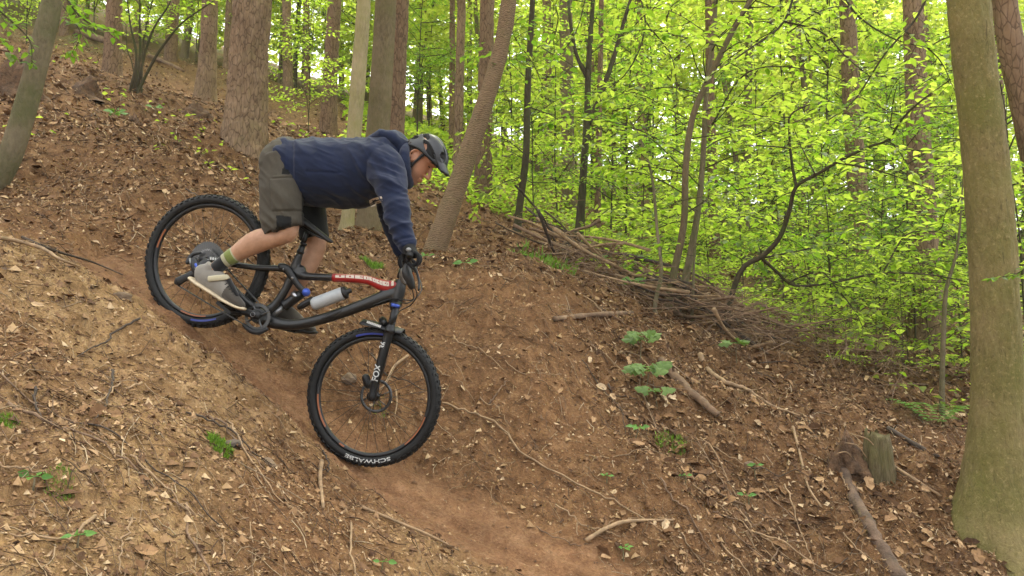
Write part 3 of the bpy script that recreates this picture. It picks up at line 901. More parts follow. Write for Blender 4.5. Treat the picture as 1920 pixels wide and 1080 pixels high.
def build_bike():
    F0, R0 = BP(700, 743), BP(388, 489)
    root = thing('mountain_bike', 'black full suspension mountain bike with red and cream top tube under the rider', 'mountain bike', BP(690, 870))
    RF = 131.0 * mpp(F0); RR = 126.0 * mpp(R0)
    fw, ftyre, X, Y, Z = make_wheel(root, 'front_wheel', F0, RF, 0.1, True, [(80, 106)], [(178, 212), (-54, -20), (234, 240)])
    rw, rtyre, *_ = make_wheel(root, 'rear_wheel', R0, RR, 0.35, False, [(258, 284)], [(144, 165), (243, 272)])
    # maker's name round the lower sidewall, tops of the letters towards the tread, read from right to left
    co, F, w = text_shape('SCHWALBE')
    sw = RF - 0.003 - 0.0275
    L = 0.252; H = 0.019
    V = []
    a_mid = math.radians(-93)
    r0_ = sw - 0.004
    for (x, y) in co:
        s = x / w * L - L / 2
        a = a_mid - s / r0_ 
        rad = r0_ - 0.008 + y / 0.72 * H
        rr = rad - sw
        ax = 0.0275 * math.sqrt(max(0.0, 1 - min(1, (rr / 0.0275) ** 2))) * 1.02 + 0.0012
        V.append(Vector(F0) + (X * math.cos(a) + Y * math.sin(a)) * rad + Z * ax)
    o = link('lettering', mesh_np('lettering', [tuple(v) for v in V], F, M['white'], smooth=False), None); o.parent = ftyre; o.matrix_parent_inverse = Matrix.Identity(4)

    # ---- frame
    fr = MB()
    blimb(fr, [(752, 524, 0, 9, 9), (750, 540, 0, 11, 10), (746, 556, 0, 12, 10), (743, 570, 0, 10, 10)], 16, 3)        # head tube
    blimb(fr, [(746, 549, 0, 15.5, 8.5), (722, 556, 0, 13, 8.5), (680, 572, 0, 11.2, 8.5), (630, 590, 0, 10.4, 8.5), (585, 603, 0, 10.2, 8.5), (545, 609, 0, 10, 8.5), (512, 604, 0, 12, 10), (486, 594, 0, 14, 13)], 16, 4)  # down tube
    blimb(fr, [(556, 512, 0, 12, 7), (575, 518, 0, 8, 7), (600, 519.5, 0, 7, 7), (660, 522, 0, 7, 7), (690, 525, 0, 7, 7), (712, 534, 0, 9, 7), (730, 538, 0, 10, 7), (748, 536, 0, 10, 8)], 16, 4)  # top tube
    blimb(fr, [(562, 476, 0, 6.5, 6.5), (557, 490, 0, 8, 7), (552, 505, 0, 11, 7), (546, 520, 0, 9, 7), (534, 545, 0, 8, 7), (515, 573, 0, 9, 8), (490, 592, 0, 13, 13)], 16, 4)  # seat tube
    blimb(fr, [(572, 503, 0, 5, 5), (562, 508, 0, 14, 6), (553, 513, 0, 8, 6)], 12, 3)
    blimb(fr, [(483, 592, -0.05, 14), (483, 592, 0.05, 14)], 20, 1, ref=E3)
    fme = remeshed(fr, 0.0045, 3)
    fme.materials.append(M['carbon'])
    link('frame', fme, root)
    # red sleeve of paint on the front of the top tube, cream band above it
    pt = [(625, 520.8, 0), (660, 522, 0), (688, 524.8, 0), (700, 528.5, 0), (712, 533.6, 0), (724, 537, 0), (736, 536.5, 0), (748, 533.5, 0)]
    hw = [7.9, 7.9, 8.2, 8.8, 10.2, 11.0, 10.0, 6.0]
    pn = MB(); blimb(pn, [(a, b, c, h, 8.2) for (a, b, c), h in zip(pt, hw)], 20, 4)
    pn.build('paint_panel', M['red'], root)
    # worn cream letters along the upper half of the red paint
    def on_tube(t, v, half):
        A = catmull([(a, b, h) for (a, b, _), h in zip(pt, hw)], 12)
        i = t * (len(A) - 1); k = min(int(i), len(A) - 2); q = A[k] + (A[k + 1] - A[k]) * (i - k)
        s = mpp(BP(q[0], q[1]))
        y = q[1] - q[2] * v
        z = 8.2 * s * math.sqrt(max(0, 1 - min(0.999, v * v))) + 0.0014
        return BP(q[0], y, z)
    lt = MB()
    glyphs = [(0.015, .085, 1), (0.093, .16, 1), (0.168, .24, 0), (0.248, .315, 1), (0.323, .40, 0), (0.415, .485, 1), (0.493, .56, 0), (0.568, .635, 1), (0.643, .71, 0), (0.718, .775, 1), (0.83, .885, 2)]
    for (a, b, hol) in glyphs:
        for i in range(5):
            for j in range(5):
                if hol == 1 and i == 2 and j in (1, 2): continue
                if hol == 0 and i in (3, 4) and j == 2: continue
                u0, u1 = a + (b - a) * i / 5, a + (b - a) * (i + 1) / 5
                v0, v1 = 0.06 + 0.93 * j / 5, 0.06 + 0.93 * (j + 1) / 5
                lt.add([on_tube(u0, v0, 0), on_tube(u1, v0, 0), on_tube(u1, v1, 0), on_tube(u0, v1, 0)], [(0, 1, 2, 3)])
    lt.build('lettering', M['cream'], root, smooth=False)

    # ---- swing arm, rocker, shock
    for name, off in (('seatstay', 0.062), ('seatstay', -0.062)):
        m = MB(); blimb(m, [(390, 486, off * 1.1, 7, 4), (412, 489, off, 6, 4), (440, 496, off * 0.95, 5.5, 4), (485, 502, off * 0.7, 5.5, 5), (524, 503, off * 0.45, 6, 5), (540, 508, off * 0.4, 7, 4)], 12, 3)
        s = m.build(name, M['carbon'], root)
        if off > 0:
            t = MB()
            for i, x in enumerate((395, 399.5, 404, 408.5)):
                blimb(t, [(x, 482 + i * 0.6, off * 1.08 + 0.0115, 1.7, .3), (x + .1, 487 + i * .6, off * 1.08 + 0.0115, 1.7, .3)], 4, 1)
            t.build('stay_lettering', M['white'], root, smooth=False)
        m = MB(); blimb(m, [(390, 491, off * 1.05, 7, 4), (430, 532, off * 0.9, 6, 4), (462, 566, off * 0.7, 7, 5), (488, 580, off * 0.5, 8, 5)], 12, 3)
        m.build('chainstay', M['carbon'], root)
        m = MB(); blimb(m, [(522, 500, off * 0.55, 7, 3), (536, 503, off * 0.55, 8, 3), (548, 520, off * 0.5, 7, 3), (560, 536, off * 0.45, 6, 3), (573, 549, off * 0.4, 6, 3)], 12, 3)
        m.build('rocker_link', M['metal_black'], root)
    for (x, y) in ((532, 505), (548, 521), (572, 549), (488, 580), (390, 488)):
        m = MB(); m.loft([BP(x, y, 0.028 if x != 390 else .07), BP(x, y, 0.042 if x != 390 else .082)], [0.008, 0.007], seg=14); m.build('pivot_bolt', M['metal_grey'], root)
    m = MB(); blimb(m, [(574, 548, 0.02, 8), (574, 548, 0.046, 7)], 16, 1, ref=E3); m.build('shock_dial', M['blue_metal'], root)
    m = MB(); blimb(m, [(569, 549, 0, 8), (556, 557, 0, 9.5), (540, 569, 0, 9.5), (536, 572, 0, 10.5), (533, 574, 0, 10.5)], 16, 1)
    blimb(m, [(585, 562, .012, 6), (568, 572, .012, 6.5), (562, 576, .012, 5)], 14, 2, rnd=True)
    sh = m.build('rear_shock', M['metal_black'], root)
    m = MB(); blimb(m, [(533, 574, 0, 5), (508, 596, 0, 5)], 14, 1); m.build('shock_shaft', M['metal_grey'], root)
    m = MB(); blimb(m, [(558, 552, .0, 9.9), (552, 557, .0, 9.9)], 16, 1); m.build('shock_collar', M['metal'], root)
    # ---- seat post and saddle
    m = MB(); blimb(m, [(561, 479, 0, 6), (567, 461, 0, 6)], 16, 1); blimb(m, [(562.5, 474, 0, 7.2), (564, 470, 0, 7.2)], 16, 1); blimb(m, [(568, 459, 0, 7), (570, 455, 0, 7)], 16, 1)
    m.build('seat_post', M['metal_black'], root)
    m = MB(); blimb(m, [(567, 461, 0, 4.6), (577, 432, 0, 4.6)], 16, 1); m.build('post_stanchion', M['metal_black'], root)
    m = MB()
    for s in (-1, 1):
        blimb(m, [(556, 412, 0.03 * s, 1.6), (566, 427, 0.022 * s, 1.6), (590, 441, 0.02 * s, 1.6), (612, 450, 0.008 * s, 1.6)], 6, 3)
    m.build('saddle_rails', M['metal_black'], root)
    m = MB(); blimb(m, [(540, 396, 0, 4, 24), (548, 401, 0, 6, 26), (562, 410, 0, 6.5, 22), (580, 423, 0, 6, 13), (600, 438, 0, 5.5, 8), (616, 450, 0, 4.5, 6), (623, 454, 0, 2.5, 4)], 18, 4)
    m.build('saddle', M['plastic'], root)
    # ---- fork
    for s in (-1, 1):
        o_ = 0.062 * s; m = MB()
        blimb(m, [(742, 577, o_, 7), (737, 597, o_, 7), (731, 619, o_, 7)], 14, 1)
        m.build('fork_stanchion', M['metal_black'], root)
    m = MB(); blimb(m, [(740, 576, -0.072, 9), (741, 573, -0.03, 11), (742, 571, 0, 12), (741, 573, 0.03, 11), (740, 576, 0.072, 9)], 14, 3, ref=E3); m.build('fork_crown', M['metal_black'], root)
    m = MB(); blimb(m, [(742, 570, 0.062, 9), (740.5, 576, 0.062, 8.8)], 16, 1); m.build('fork_top_cap', M['blue_metal'], root)
    m = MB()
    for s in (-1, 1):
        o_ = 0.064 * s
        blimb(m, [(732.5, 614, o_, 8.4), (731.5, 618, o_, 10.2), (730.5, 622, o_, 10.2), (729.5, 625, o_, 9), (722, 650, o_, 9), (713, 685, o_, 8.6), (705, 712, o_, 8), (700, 732, o_, 7), (698, 745, o_, 8)], 16, 2, rnd=True)
    blimb(m, [(722, 607, -0.062, 6), (718, 601, -0.03, 7), (717, 600, 0, 7), (718, 601, 0.03, 7), (722, 607, 0.062, 6)], 10, 3, ref=E3)
    low = m.build('fork_lowers', M['metal_black'], root)
    # fork lettering reads up the leg
    def leg_text(s, x0, y0, x1, y1, h, name='fork_lettering'):
        co, F, w = text_shape(s)
        V = []
        for (x, y) in co:
            t = x / w
            cx_, cy_ = x0 + (x1 - x0) * t, y0 + (y1 - y0) * t
            dx, dy = x1 - x0, y1 - y0; L = math.hypot(dx, dy)
            k = (y / 0.72 - 0.5) * h
            nx, ny = dy / L, -dx / L
            sc = mpp(BP(cx_, cy_, 0.06))
            z = 0.064 + 8.9 * sc * math.sqrt(max(0, 1 - min(0.98, (k / 8.9)) ** 2)) + 0.0018
            V.append(BP(cx_ + nx * k, cy_ + ny * k, z))
        o = link(name, mesh_np(name, [tuple(v) for v in V], F, M['white'], smooth=False), None); o.parent = low; o.matrix_parent_inverse = Matrix.Identity(4)
    leg_text('FOX', 702, 714, 709, 683, 11.5)
    leg_text('36', 715.5, 653, 719, 641, 11)
    # ---- mudguard
    m = MB()
    rows = [(682, 598, 3, 18), (700, 601.5, 4, 26), (722, 606, 5, 30), (742, 612, 5, 27), (759, 617, 2, 12)]
    V = []
    nn = 9
    for (x, y, c_, hwid) in catmull(rows, 4):
        s = mpp(BP(x, y))
        for j in range(nn):
            u = -1 + 2 * j / (nn - 1)
            V.append(BP(x - 2.0 * u * u * 1.2, y + 10 * u * u, 0) + NB * (u * hwid * s))
    nr_ = len(V) // nn
    m.add(V, [(i * nn + j, i * nn + j + 1, (i + 1) * nn + j + 1, (i + 1) * nn + j) for i in range(nr_ - 1) for j in range(nn - 1)])
    mg = m.build('mudguard', M['plastic'], root); q = mg.modifiers.new('thick', 'SOLIDIFY'); q.thickness = 0.003
    m = MB(); s_ = mpp(BP(700, 605))
    A_, B_ = Vector(BP(688, 603.2, 0.078)), Vector(BP(714.5, 612.5, 0.088))
    for k in range(9):
        a = A_ + (B_ - A_) * (k / 9.0); b = A_ + (B_ - A_) * ((k + 0.86) / 9.0)
        up = E3 * 0.0058 + E1 * 0.002
        m.add([a - up, b - up, b + up, a + up], [(0, 1, 2, 3)])
    m.build('mudguard_lettering', M['white'], root, smooth=False)
    # ---- cockpit
    m = MB(); blimb(m, [(752, 523, 0, 9), (757, 505, 0, 9)], 16, 1); blimb(m, [(755, 512, 0, 9), (764, 505, 0, 8.5), (773, 502, 0, 9)], 14, 2); m.build('stem', M['metal_black'], root)
    m = MB(); blimb(m, [(768, 478, 0.40, 4), (766, 484, 0.25, 4), (768, 494, 0.12, 5), (772, 501, 0.04, 6), (772, 501, -0.04, 6), (770, 499, -0.12, 5), (766, 497, -0.25, 4), (759, 492, -0.40, 4)], 12, 4, ref=E3)
    m.build('handlebar', M['metal_black'], root)
    for s in (1, -1):
        m = MB()
        a, b = ((768, 478.5, 0.395), (766.5, 483, 0.28)) if s > 0 else ((759, 492, -0.395), (765, 496, -0.28))
        blimb(m, [(*a, 6.4), (*b, 6.4)], 14, 1, ref=E3); blimb(m, [(a[0], a[1], a[2] + 0.004 * s, 7.2), (a[0], a[1], a[2] - 0.008 * s, 7.2)], 14, 1, ref=E3)
        m.build('grip', M['rubber'], root)
        m = MB()
        if s > 0:
            blimb(m, [(770, 497, 0.24, 5), (778, 503, 0.24, 4.5)], 10, 1)
            blimb(m, [(776, 501, 0.245, 4), (782, 512, 0.25, 3), (786, 528, 0.27, 2.4), (785, 545, 0.29, 2)], 8, 3)
        else:
            blimb(m, [(768, 502, -0.24, 4), (774, 514, -0.26, 3), (776, 528, -0.29, 2.4)], 8, 3)
        m.build('brake_lever', M['brake_orange'] if s < 0 else M['metal_black'], root)
    m = MB(); blimb(m, [(764, 500, 0.2, 8, 8), (763, 512, 0.21, 10, 10), (768, 524, 0.21, 9, 9), (772, 536, 0.2, 7, 8)], 12, 3, rnd=True); m.build('shifter', M['plastic'], root)
    m = MB(); blimb(m, [(756, 508, 0.1, 6, 6), (755, 520, 0.09, 7, 7), (760, 530, 0.09, 5)], 10, 2, rnd=True); m.build('dropper_remote', M['metal_grey'], root)
    m = MB(); blimb(m, [(776, 500, 0.235, 3), (783, 511, 0.235, 2.4), (787, 523, .235, 2)], 8, 2); m.build('lever_blade', M['brake_orange'], root)
    for k, path in enumerate(([(772, 530, .2), (782, 552, .12), (770, 572, .05), (748, 585, .04), (738, 610, .075), (722, 660, .08)], [(770, 530, .2), (775, 560, .1), (755, 562, .05), (735, 560, .03), (700, 572, .03)], [(785, 515, -.2), (790, 545, -.1), (765, 568, -.03), (740, 562, -.03)])):
        m = MB(); blimb(m, [(*q, 1.1) for q in path], 6, 5); m.build('brake_hose', M['plastic'], root)
    # ---- bottle (stands in its cage)
    m = MB(); blimb(m, [(607, 597, 0.012, 5, 5), (622, 591, 0.012, 6, 6), (640, 583, 0.012, 5, 5)], 10, 2, rnd=True); m.build('bottle_cage', M['plastic'], root)
    bt = thing('water_bottle', 'grey water bottle with black cap in the cage on the down tube', 'water bottle', BP(620, 585))
    m = MB()
    ax0, ax1 = (586, 571), (645, 549)
    d = ((ax1[0] - ax0[0]), (ax1[1] - ax0[1]))
    st = [(0, 9.5), (0.04, 11.6), (0.10, 12.2), (0.30, 12.2), (0.55, 12.3), (0.9, 12.3), (1.0, 11.6)]
    blimb(m, [(ax0[0] + d[0] * t, ax0[1] + d[1] * t, 0.006, r_) for t, r_ in st], 22, 1)
    m.build('bottle_body', M['bottle'], bt)
    m = MB(); blimb(m, [(ax0[0] + d[0] * t, ax0[1] + d[1] * t, 0.006, r_) for t, r_ in ((0.99, 12.2), (1.06, 12), (1.09, 9), (1.12, 5), (1.22, 4.6), (1.23, 3))], 18, 1); m.build('bottle_cap', M['plastic'], bt)
    # ---- drivetrain
    c = BP(483, 594, 0.05)
    m = MB()
    n = 32; prof = []
    Rr = 25 * mpp(c)
    for s in (-1, 1): pass
    m.ring(c, E1, E3, Rr, [(0, -0.0015), (0, 0.0015), (-0.016, 0.0015), (-0.016, -0.0015)], seg=64)
    for i in range(n):
        a = 2 * math.pi * i / n
        dd = E1 * math.cos(a) + E3 * math.sin(a); tt = -E1 * math.sin(a) + E3 * math.cos(a)
        m.box(c + dd * (Rr + 0.002), (dd, tt, NB), (0.003, 0.0028, 0.0012))
    for i in range(4):
        a = i * math.pi / 2 + 0.4
        m.loft([c, c + (E1 * math.cos(a) + E3 * math.sin(a)) * (Rr - 0.008)], [0.007, 0.006], seg=8)
    m.build('chainring', M['metal_dark'], root, smooth=False)
    m = MB(); blimb(m, [(458, 610, 0.056, 4, 4), (470, 620, .058, 5, 3), (485, 623, 0.058, 5, 3), (500, 617, 0.056, 4, 3)], 10, 3, rnd=True); m.build('chain_guide', M['plastic'], root)
    m = MB(); blimb(m, [(485, 592, 0.075, 8.5, 4), (470, 588, 0.078, 7.5, 3.5), (445, 581, 0.082, 6.5, 3.5), (428, 577, 0.082, 6.5, 4)], 14, 3, rnd=True)
    m.build('crank_arm', M['metal_black'], root)
    m = MB(); m.ring(BP(474, 589.5, 0.087), E1, E3, 0.0125, [(0, 0), (0.0012, 0.001), (0, 0.002), (-0.0012, 0.001)], seg=28); m.build('crank_highlight', M['metal'], root)
    m = MB(); blimb(m, [(481, 596, -0.075, 8.5, 4), (510, 606, -0.078, 7, 3.5), (545, 613, -0.082, 6.5, 4)], 14, 3, rnd=True); m.build('crank_arm', M['metal_black'], root)
    for (x, y, o1) in ((428, 578, 0.135), (545, 619, -0.135)):
        m = MB(); cc = BP(x, y, o1)
        ux = (E1 * 0.8 - E3 * 0.6) if o1 > 0 else (E1 * 0.97 - E3 * 0.22); uz = NB.cross(ux)
        for k in (-1, 1):
            m.box(cc + ux * 0.045 * k, (ux, uz, NB), (0.006, 0.008, 0.05)); m.box(cc + NB * 0.045 * k, (ux, uz, NB), (0.05, 0.0078, 0.006))
        m.box(cc, (ux, uz, NB), (0.012, 0.007, 0.05))
        m.build('pedal', M['metal_black'], root, smooth=False)
    # cassette: twelve toothed rings narrowing outwards
    cas = thing('cassette', None, None, (0, 0, 0)); cas.parent = root; cas.location = BP(388, 487) - root.location
    for k in range(10):
        cc = BP(388, 487, 0.022 + 0.0036 * k); r_ = (0.100 - 0.0083 * k)
        m = MB(); nt_ = int(r_ * 480)
        m.ring(cc, E1, E3, r_, [(0, -0.0007), (0, 0.0007), (-0.009, 0.0007), (-0.009, -0.0007)], seg=48)
        for i in range(nt_):
            a = 2 * math.pi * i / nt_; dd = E1 * math.cos(a) + E3 * math.sin(a); tt = -E1 * math.sin(a) + E3 * math.cos(a)
            m.box(cc + dd * (r_ + 0.0015), (dd, tt, NB), (0.0025, 0.0022, 0.0006))
        if k == 0:
            for i in range(5):
                a = i * 1.2566; m.loft([cc, cc + (E1 * math.cos(a) + E3 * math.sin(a)) * (r_ - 0.004)], [0.005, 0.004], seg=6)
        m.build('sprocket', M['metal_dark'] if k != 5 else M['metal_grey'], cas, smooth=False)
    # rear derailleur
    m = MB()
    blimb(m, [(388, 490, 0.075, 8, 5), (378, 500, 0.085, 10, 7), (370, 508, 0.09, 9, 8), (366, 498, 0.092, 9, 7), (362, 488, 0.09, 8, 5)], 12, 3, rnd=True)
    blimb(m, [(352, 492, .09, 5, 4), (360, 478, .08, 4, 4), (375, 474, .075, 3, 3)], 8, 3, rnd=True)
    m.build('derailleur', M['plastic'], root)
    m = MB(); blimb(m, [(366, 494, 0.118, 2.5, 1), (370, 506, 0.118, 2.5, 1)], 8, 1); m.build('derailleur_badge', M['blue_metal'], root)
    m = MB(); blimb(m, [(370, 509, 0.075, 7, 2), (350, 519, 0.075, 7, 2), (332, 529, 0.075, 9, 2)], 12, 3, rnd=True); blimb(m, [(370, 509, 0.06, 7, 1.5), (350, 519, 0.06, 7, 1.5), (332, 529, 0.06, 9, 1.5)], 12, 3, rnd=True)
    m.build('derailleur_cage', M['metal_black'], root)
    for (x, y) in ((372, 506), (333, 528)):
        m = MB(); cc = BP(x, y, 0.067); m.ring(cc, E1, E3, 0.020, [(0, -0.002), (0, 0.002), (-0.018, 0.002), (-0.018, -0.002)], seg=22); m.build('jockey_wheel', M['plastic'], root)
    m = MB(); blimb(m, [(366, 500, 0.116, 3.5, 1), (372, 506, 0.116, 3, 1)], 8, 1); blimb(m, [(357, 498, 0.108, 2, 1), (356, 484, 0.1, 2, 1)], 8, 1)
    m.build('derailleur_bolt', M['metal_grey'], root)
    m = MB()
    for path in ([(333, 534.5, 0.067), (400, 575, 0.062), (470, 615, 0.05)], [(395, 467, 0.05), (440, 520, 0.05), (487, 569, 0.05)], [(507, 594, .05), (501, 610, .05), (488, 618, .05), (470, 615, .05)]):
        A = catmull([tuple(BP(*q)) for q in path], 1 if len(path) == 3 and path[0][0] != 507 else 4)
        L = np.append(0, np.cumsum(np.linalg.norm(np.diff(A, axis=0), axis=1))); k = int(L[-1] / 0.0127)
        for i in range(k):
            s0, s1 = i * 0.0127, i * 0.0127 + 0.011
            p0 = Vector([np.interp(s0, L, A[:, q]) for q in range(3)]); p1 = Vector([np.interp(s1, L, A[:, q]) for q in range(3)])
            dd = (p1 - p0).normalized(); up = dd.cross(NB).normalized()
            m.box((p0 + p1) / 2, (dd, up, NB), (0.0055, 0.0036, 0.0038 if i % 2 else 0.0026))
    ch = m.build('chain', M['metal_dark'], root, smooth=False)
    # brake calliper
    m = MB(); blimb(m, [(690, 722, -0.05, 8, 7), (686, 708, -0.05, 8, 7)], 10, 1, rnd=True); m.build('brake_calliper', M['metal_black'], root)
    m = MB(); m.loft([BP(698, 744, 0.055), BP(698, 744, 0.082)], [0.013, 0.012], seg=16); m.build('axle_cap', M['metal_black'], root)
    return root
# ---------------------------------------------------------------- the rider
def attr_mat(name, stops_fn):
    m, nt, b, out = mat(name); stops_fn(nt, b); return m
def _skin(nt, b):
    a = nt.nodes.new('ShaderNodeAttribute'); a.attribute_name = 'beard'
    v = coords(nt)
    c = ramp(nt, noise(nt, v, 26, 4, 0.6), [(0.3, (0.36, 0.195, 0.115)), (0.7, (0.48, 0.275, 0.175))])
    rd = nt.nodes.new('ShaderNodeAttribute'); rd.attribute_name = 'ruddy'
    c = mixc(nt, rd.outputs['Fac'], c, (0.46, 0.20, 0.12))
    c = mixc(nt, a.outputs['Fac'], c, (0.075, 0.05, 0.038))
    nt.links.new(c, b.inputs['Base Color']); b.inputs['Roughness'].default_value = 0.5
    b.inputs['Subsurface Weight'].default_value = 0.08; b.inputs['Subsurface Radius'].default_value = (0.02, 0.008, 0.004)
    b.inputs['Specular IOR Level'].default_value = 0.35
    bump(nt, b, noise(nt, v, 160, 3, 0.6), 0.15, 0.002)
M['skin'] = attr_mat('skin', _skin)
def cloth(name, c, weave=260, rough=0.9, var=0.2, sheen=0.3, strength=0.25):
    m, nt, b, out = mat(name)
    v = coords(nt)
    f = noise(nt, v, 14, 5, 0.65)
    cc = ramp(nt, f, [(0.3, tuple(x * (1 - var) for x in c)), (0.7, tuple(x * (1 + var) for x in c))])
    nt.links.new(cc, b.inputs['Base Color']); b.inputs['Roughness'].default_value = rough
    b.inputs['Sheen Weight'].default_value = sheen; b.inputs['Sheen Roughness'].default_value = 0.5
    b.inputs['Specular IOR Level'].default_value = 0.2
    bump(nt, b, noise(nt, v, weave, 2, 0.5), strength, 0.002)
    return m
M['hoodie'] = cloth('navy_fleece', (0.0075, 0.0130, 0.037), var=0.15, sheen=0.12)
M['shorts'] = cloth('grey_olive_cloth', (0.062, 0.054, 0.041), sheen=0.05, var=0.12)
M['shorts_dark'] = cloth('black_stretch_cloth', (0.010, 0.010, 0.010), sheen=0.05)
M['glove'] = cloth('black_glove_cloth', (0.008, 0.008, 0.009), sheen=0.05)
M['sock_green'] = cloth('green_sock', (0.16, 0.19, 0.045), 300)
M['sock_pale'] = cloth('pale_sock', (0.36, 0.34, 0.22), 300)
M['sock_black'] = cloth('black_sock', (0.011, 0.011, 0.012), 300)
M['shoe'] = cloth('grey_shoe_suede', (0.23, 0.21, 0.18), 200, var=0.15)
M['shoe_dark'] = cloth('dark_shoe_suede', (0.065, 0.055, 0.044), 200, var=0.2)
M['shoe_cream'] = cloth('cream_strap', (0.46, 0.41, 0.28), 240, var=0.08)
M['sole'] = simple('shoe_sole', (0.56, 0.46, 0.31), 0.8, var=0.2)
M['sole_black'] = simple('shoe_sole_black', (0.018, 0.018, 0.018), 0.7)
M['helmet'] = simple('helmet_matt', (0.019, 0.020, 0.025), 0.42, var=0.15, vscale=8)
M['liner'] = simple('helmet_liner', (0.008, 0.008, 0.009), 0.8)
M['hair'] = simple('dark_hair', (0.03, 0.022, 0.018), 0.8, bumps=(120, 0.6, 0.004))
M['eye'] = simple('eye_dark', (0.05, 0.03, 0.02), 0.25)

FD = (E1 * 0.70 - E3 * 0.714).normalized()      # where the face points
UD = (E1 * 0.714 + E3 * 0.70).normalized()      # crown of the head
HC = BP(788, 299, 0.0)
def HP(f, u, s):
    return HC + FD * f + UD * u + NB * s

def fold_noise(co, ax_u, ax_v, fu, fv, seed, amp, warp=0.6):
    """soft creases that run along ax_u"""
    u = co @ np.array(ax_u); v = co @ np.array(ax_v); w = co @ np.array(NB)
    q = vnoise(u * 5, v * 5, w * 5, seed) * warp
    n = vnoise(u * fu, v * fv + q, w * fu * 1.5, seed + 1)
    n2 = vnoise(u * fu * 2.1, v * fv * 1.9 + q * 2, w * fu * 2, seed + 2)
    return amp * (0.75 * (1 - 2 * np.abs(n)) + 0.35 * (1 - 2 * np.abs(n2)))

def build_person():
    root = thing('person', 'man in navy hooded sweatshirt, grey shorts and black helmet riding the mountain bike', 'person', BP(550, 600))
    b = MB()
    # torso, neck
    blimb(b, [(520, 320, 0, 46, 52), (560, 318, 0, 48, 54), (620, 320, 0, 50, 56), (680, 318, 0, 48, 56), (716, 306, 0, 38, 46), (745, 298, 0, 30, 40), (765, 300, 0, 20, 21), (778, 302, 0, 20, 20)], 20, 3)
    # near leg: hip, thigh, knee, calf, ankle, foot
    blimb(b, [(528, 315, 0.08, 36, 30), (530, 360, 0.10, 32, 30), (536, 405, 0.12, 25, 25), (541, 432, 0.125, 18.5, 19), (528, 444, 0.13, 15.5, 17), (515, 446, 0.13, 17.5, 17), (494, 449, 0.13, 21.5, 19), (476, 456, 0.13, 21.5, 19),
              (455, 468, 0.13, 18, 16), (437, 480, 0.13, 14.5, 12.5), (420, 491, 0.13, 12, 11), (402, 504, 0.13, 12, 11), (395, 515, 0.13, 12, 12)], 20, 4, rnd=True)
    blimb(b, [(545, 424, 0.125, 13, 15), (548, 436, 0.127, 11, 13), (542, 447, 0.127, 8, 12)], 14, 2, rnd=True)   # kneecap
    blimb(b, [(380, 512, 0.13, 11, 10), (405, 527, 0.13, 13, 12), (430, 551, 0.13, 9, 13), (450, 569, 0.13, 5, 12)], 16, 3, rnd=True)
    # far leg
    blimb(b, [(535, 325, -0.08, 34, 30), (560, 365, -0.11, 32, 30), (582, 410, -0.13, 26, 26), (592, 448, -0.13, 19.5, 20), (591, 470, -0.13, 18, 18), (578, 492, -0.13, 20, 19), (561, 520, -0.13, 19.5, 18), (543, 545, -0.13, 15, 14), (527, 567, -0.13, 12, 11), (515, 586, -0.13, 12, 11)], 20, 4, rnd=True)
    blimb(b, [(600, 452, -0.13, 12, 15), (601, 466, -0.13, 10, 13)], 14, 2, rnd=True)
    blimb(b, [(512, 598, -0.13, 10, 10), (540, 604, -0.13, 11, 12), (578, 616, -0.13, 6, 12)], 16, 3, rnd=True)
    # arms
    near_arm = [(720, 312, 0.11, 24, 22), (733, 342, 0.18, 22, 20), (742, 375, 0.235, 19, 18), (750, 405, 0.27, 16, 15), (757, 432, 0.295, 13.5, 13), (762, 452, 0.315, 10.5, 9), (765, 462, 0.322, 10.5, 9)]
    far_arm = [(720, 312, -0.11, 24, 22), (730, 345, -0.18, 22, 20), (736, 380, -0.24, 19, 18), (741, 412, -0.27, 16, 15), (747, 442, -0.30, 13.5, 13), (753, 465, -0.315, 10.5, 9), (755, 474, -0.32, 10.5, 9)]
    blimb(b, near_arm, 18, 4, rnd=True); blimb(b, far_arm, 18, 4, rnd=True)
    def hand(mb, s, dx, dy, k=1.0):
        """palm, four fingers closed round the bar, thumb underneath"""
        q = lambda x, y, o: (x + dx, y + dy, o * s)
        blimb(mb, [(*q(764, 458, 0.322), 9 * k, 10 * k), (*q(768, 468, 0.33), 11 * k, 15 * k), (*q(774, 475, 0.335), 9 * k, 17 * k)], 16, 3, rnd=True)
        for i, off in enumerate((0.292, 0.315, 0.338, 0.360)):
            L = (1.0, 1.08, 1.02, 0.86)[i]
            pts = [(*q(770, 471, off + (0.335 - off) * 0.3), 4.3 * k), (*q(781, 476, off), 4.2 * k), (*q(770 + 17 * L, 483, off), 3.7 * k), (*q(770 + 15 * L, 493, off), 3.5 * k), (*q(770 + 5 * L, 498, off), 3.2 * k), (*q(766, 495, off), 3.0 * k)]
            blimb(mb, pts, 10, 3, rnd=True)
        blimb(mb, [(*q(763, 465, 0.30), 5 * k), (*q(758, 475, 0.278), 4.6 * k), (*q(760, 487, 0.268), 4.1 * k), (*q(768, 494, 0.272), 3.6 * k)], 10, 3, rnd=True)
    hand(b, 1, 0, 0, 0.88); hand(b, -1, -8, 13, 0.84)
    # head from level slices: height, front, back, half width
    sl = [(-0.128, 0.052, 0.012, 0.018), (-0.122, 0.068, -0.002, 0.032), (-0.108, 0.079, -0.018, 0.043), (-0.092, 0.079, -0.035, 0.052), (-0.075, 0.083, -0.052, 0.058), (-0.055, 0.081, -0.070, 0.063), (-0.03, 0.079, -0.083, 0.067),
          (-0.008, 0.076, -0.090, 0.070), (0.012, 0.079, -0.094, 0.073), (0.028, 0.087, -0.096, 0.075), (0.05, 0.087, -0.096, 0.075), (0.075, 0.078, -0.088, 0.070), (0.098, 0.055, -0.065, 0.055), (0.113, 0.02, -0.03, 0.028)]
    hb = MB(); V = []; seg = 26
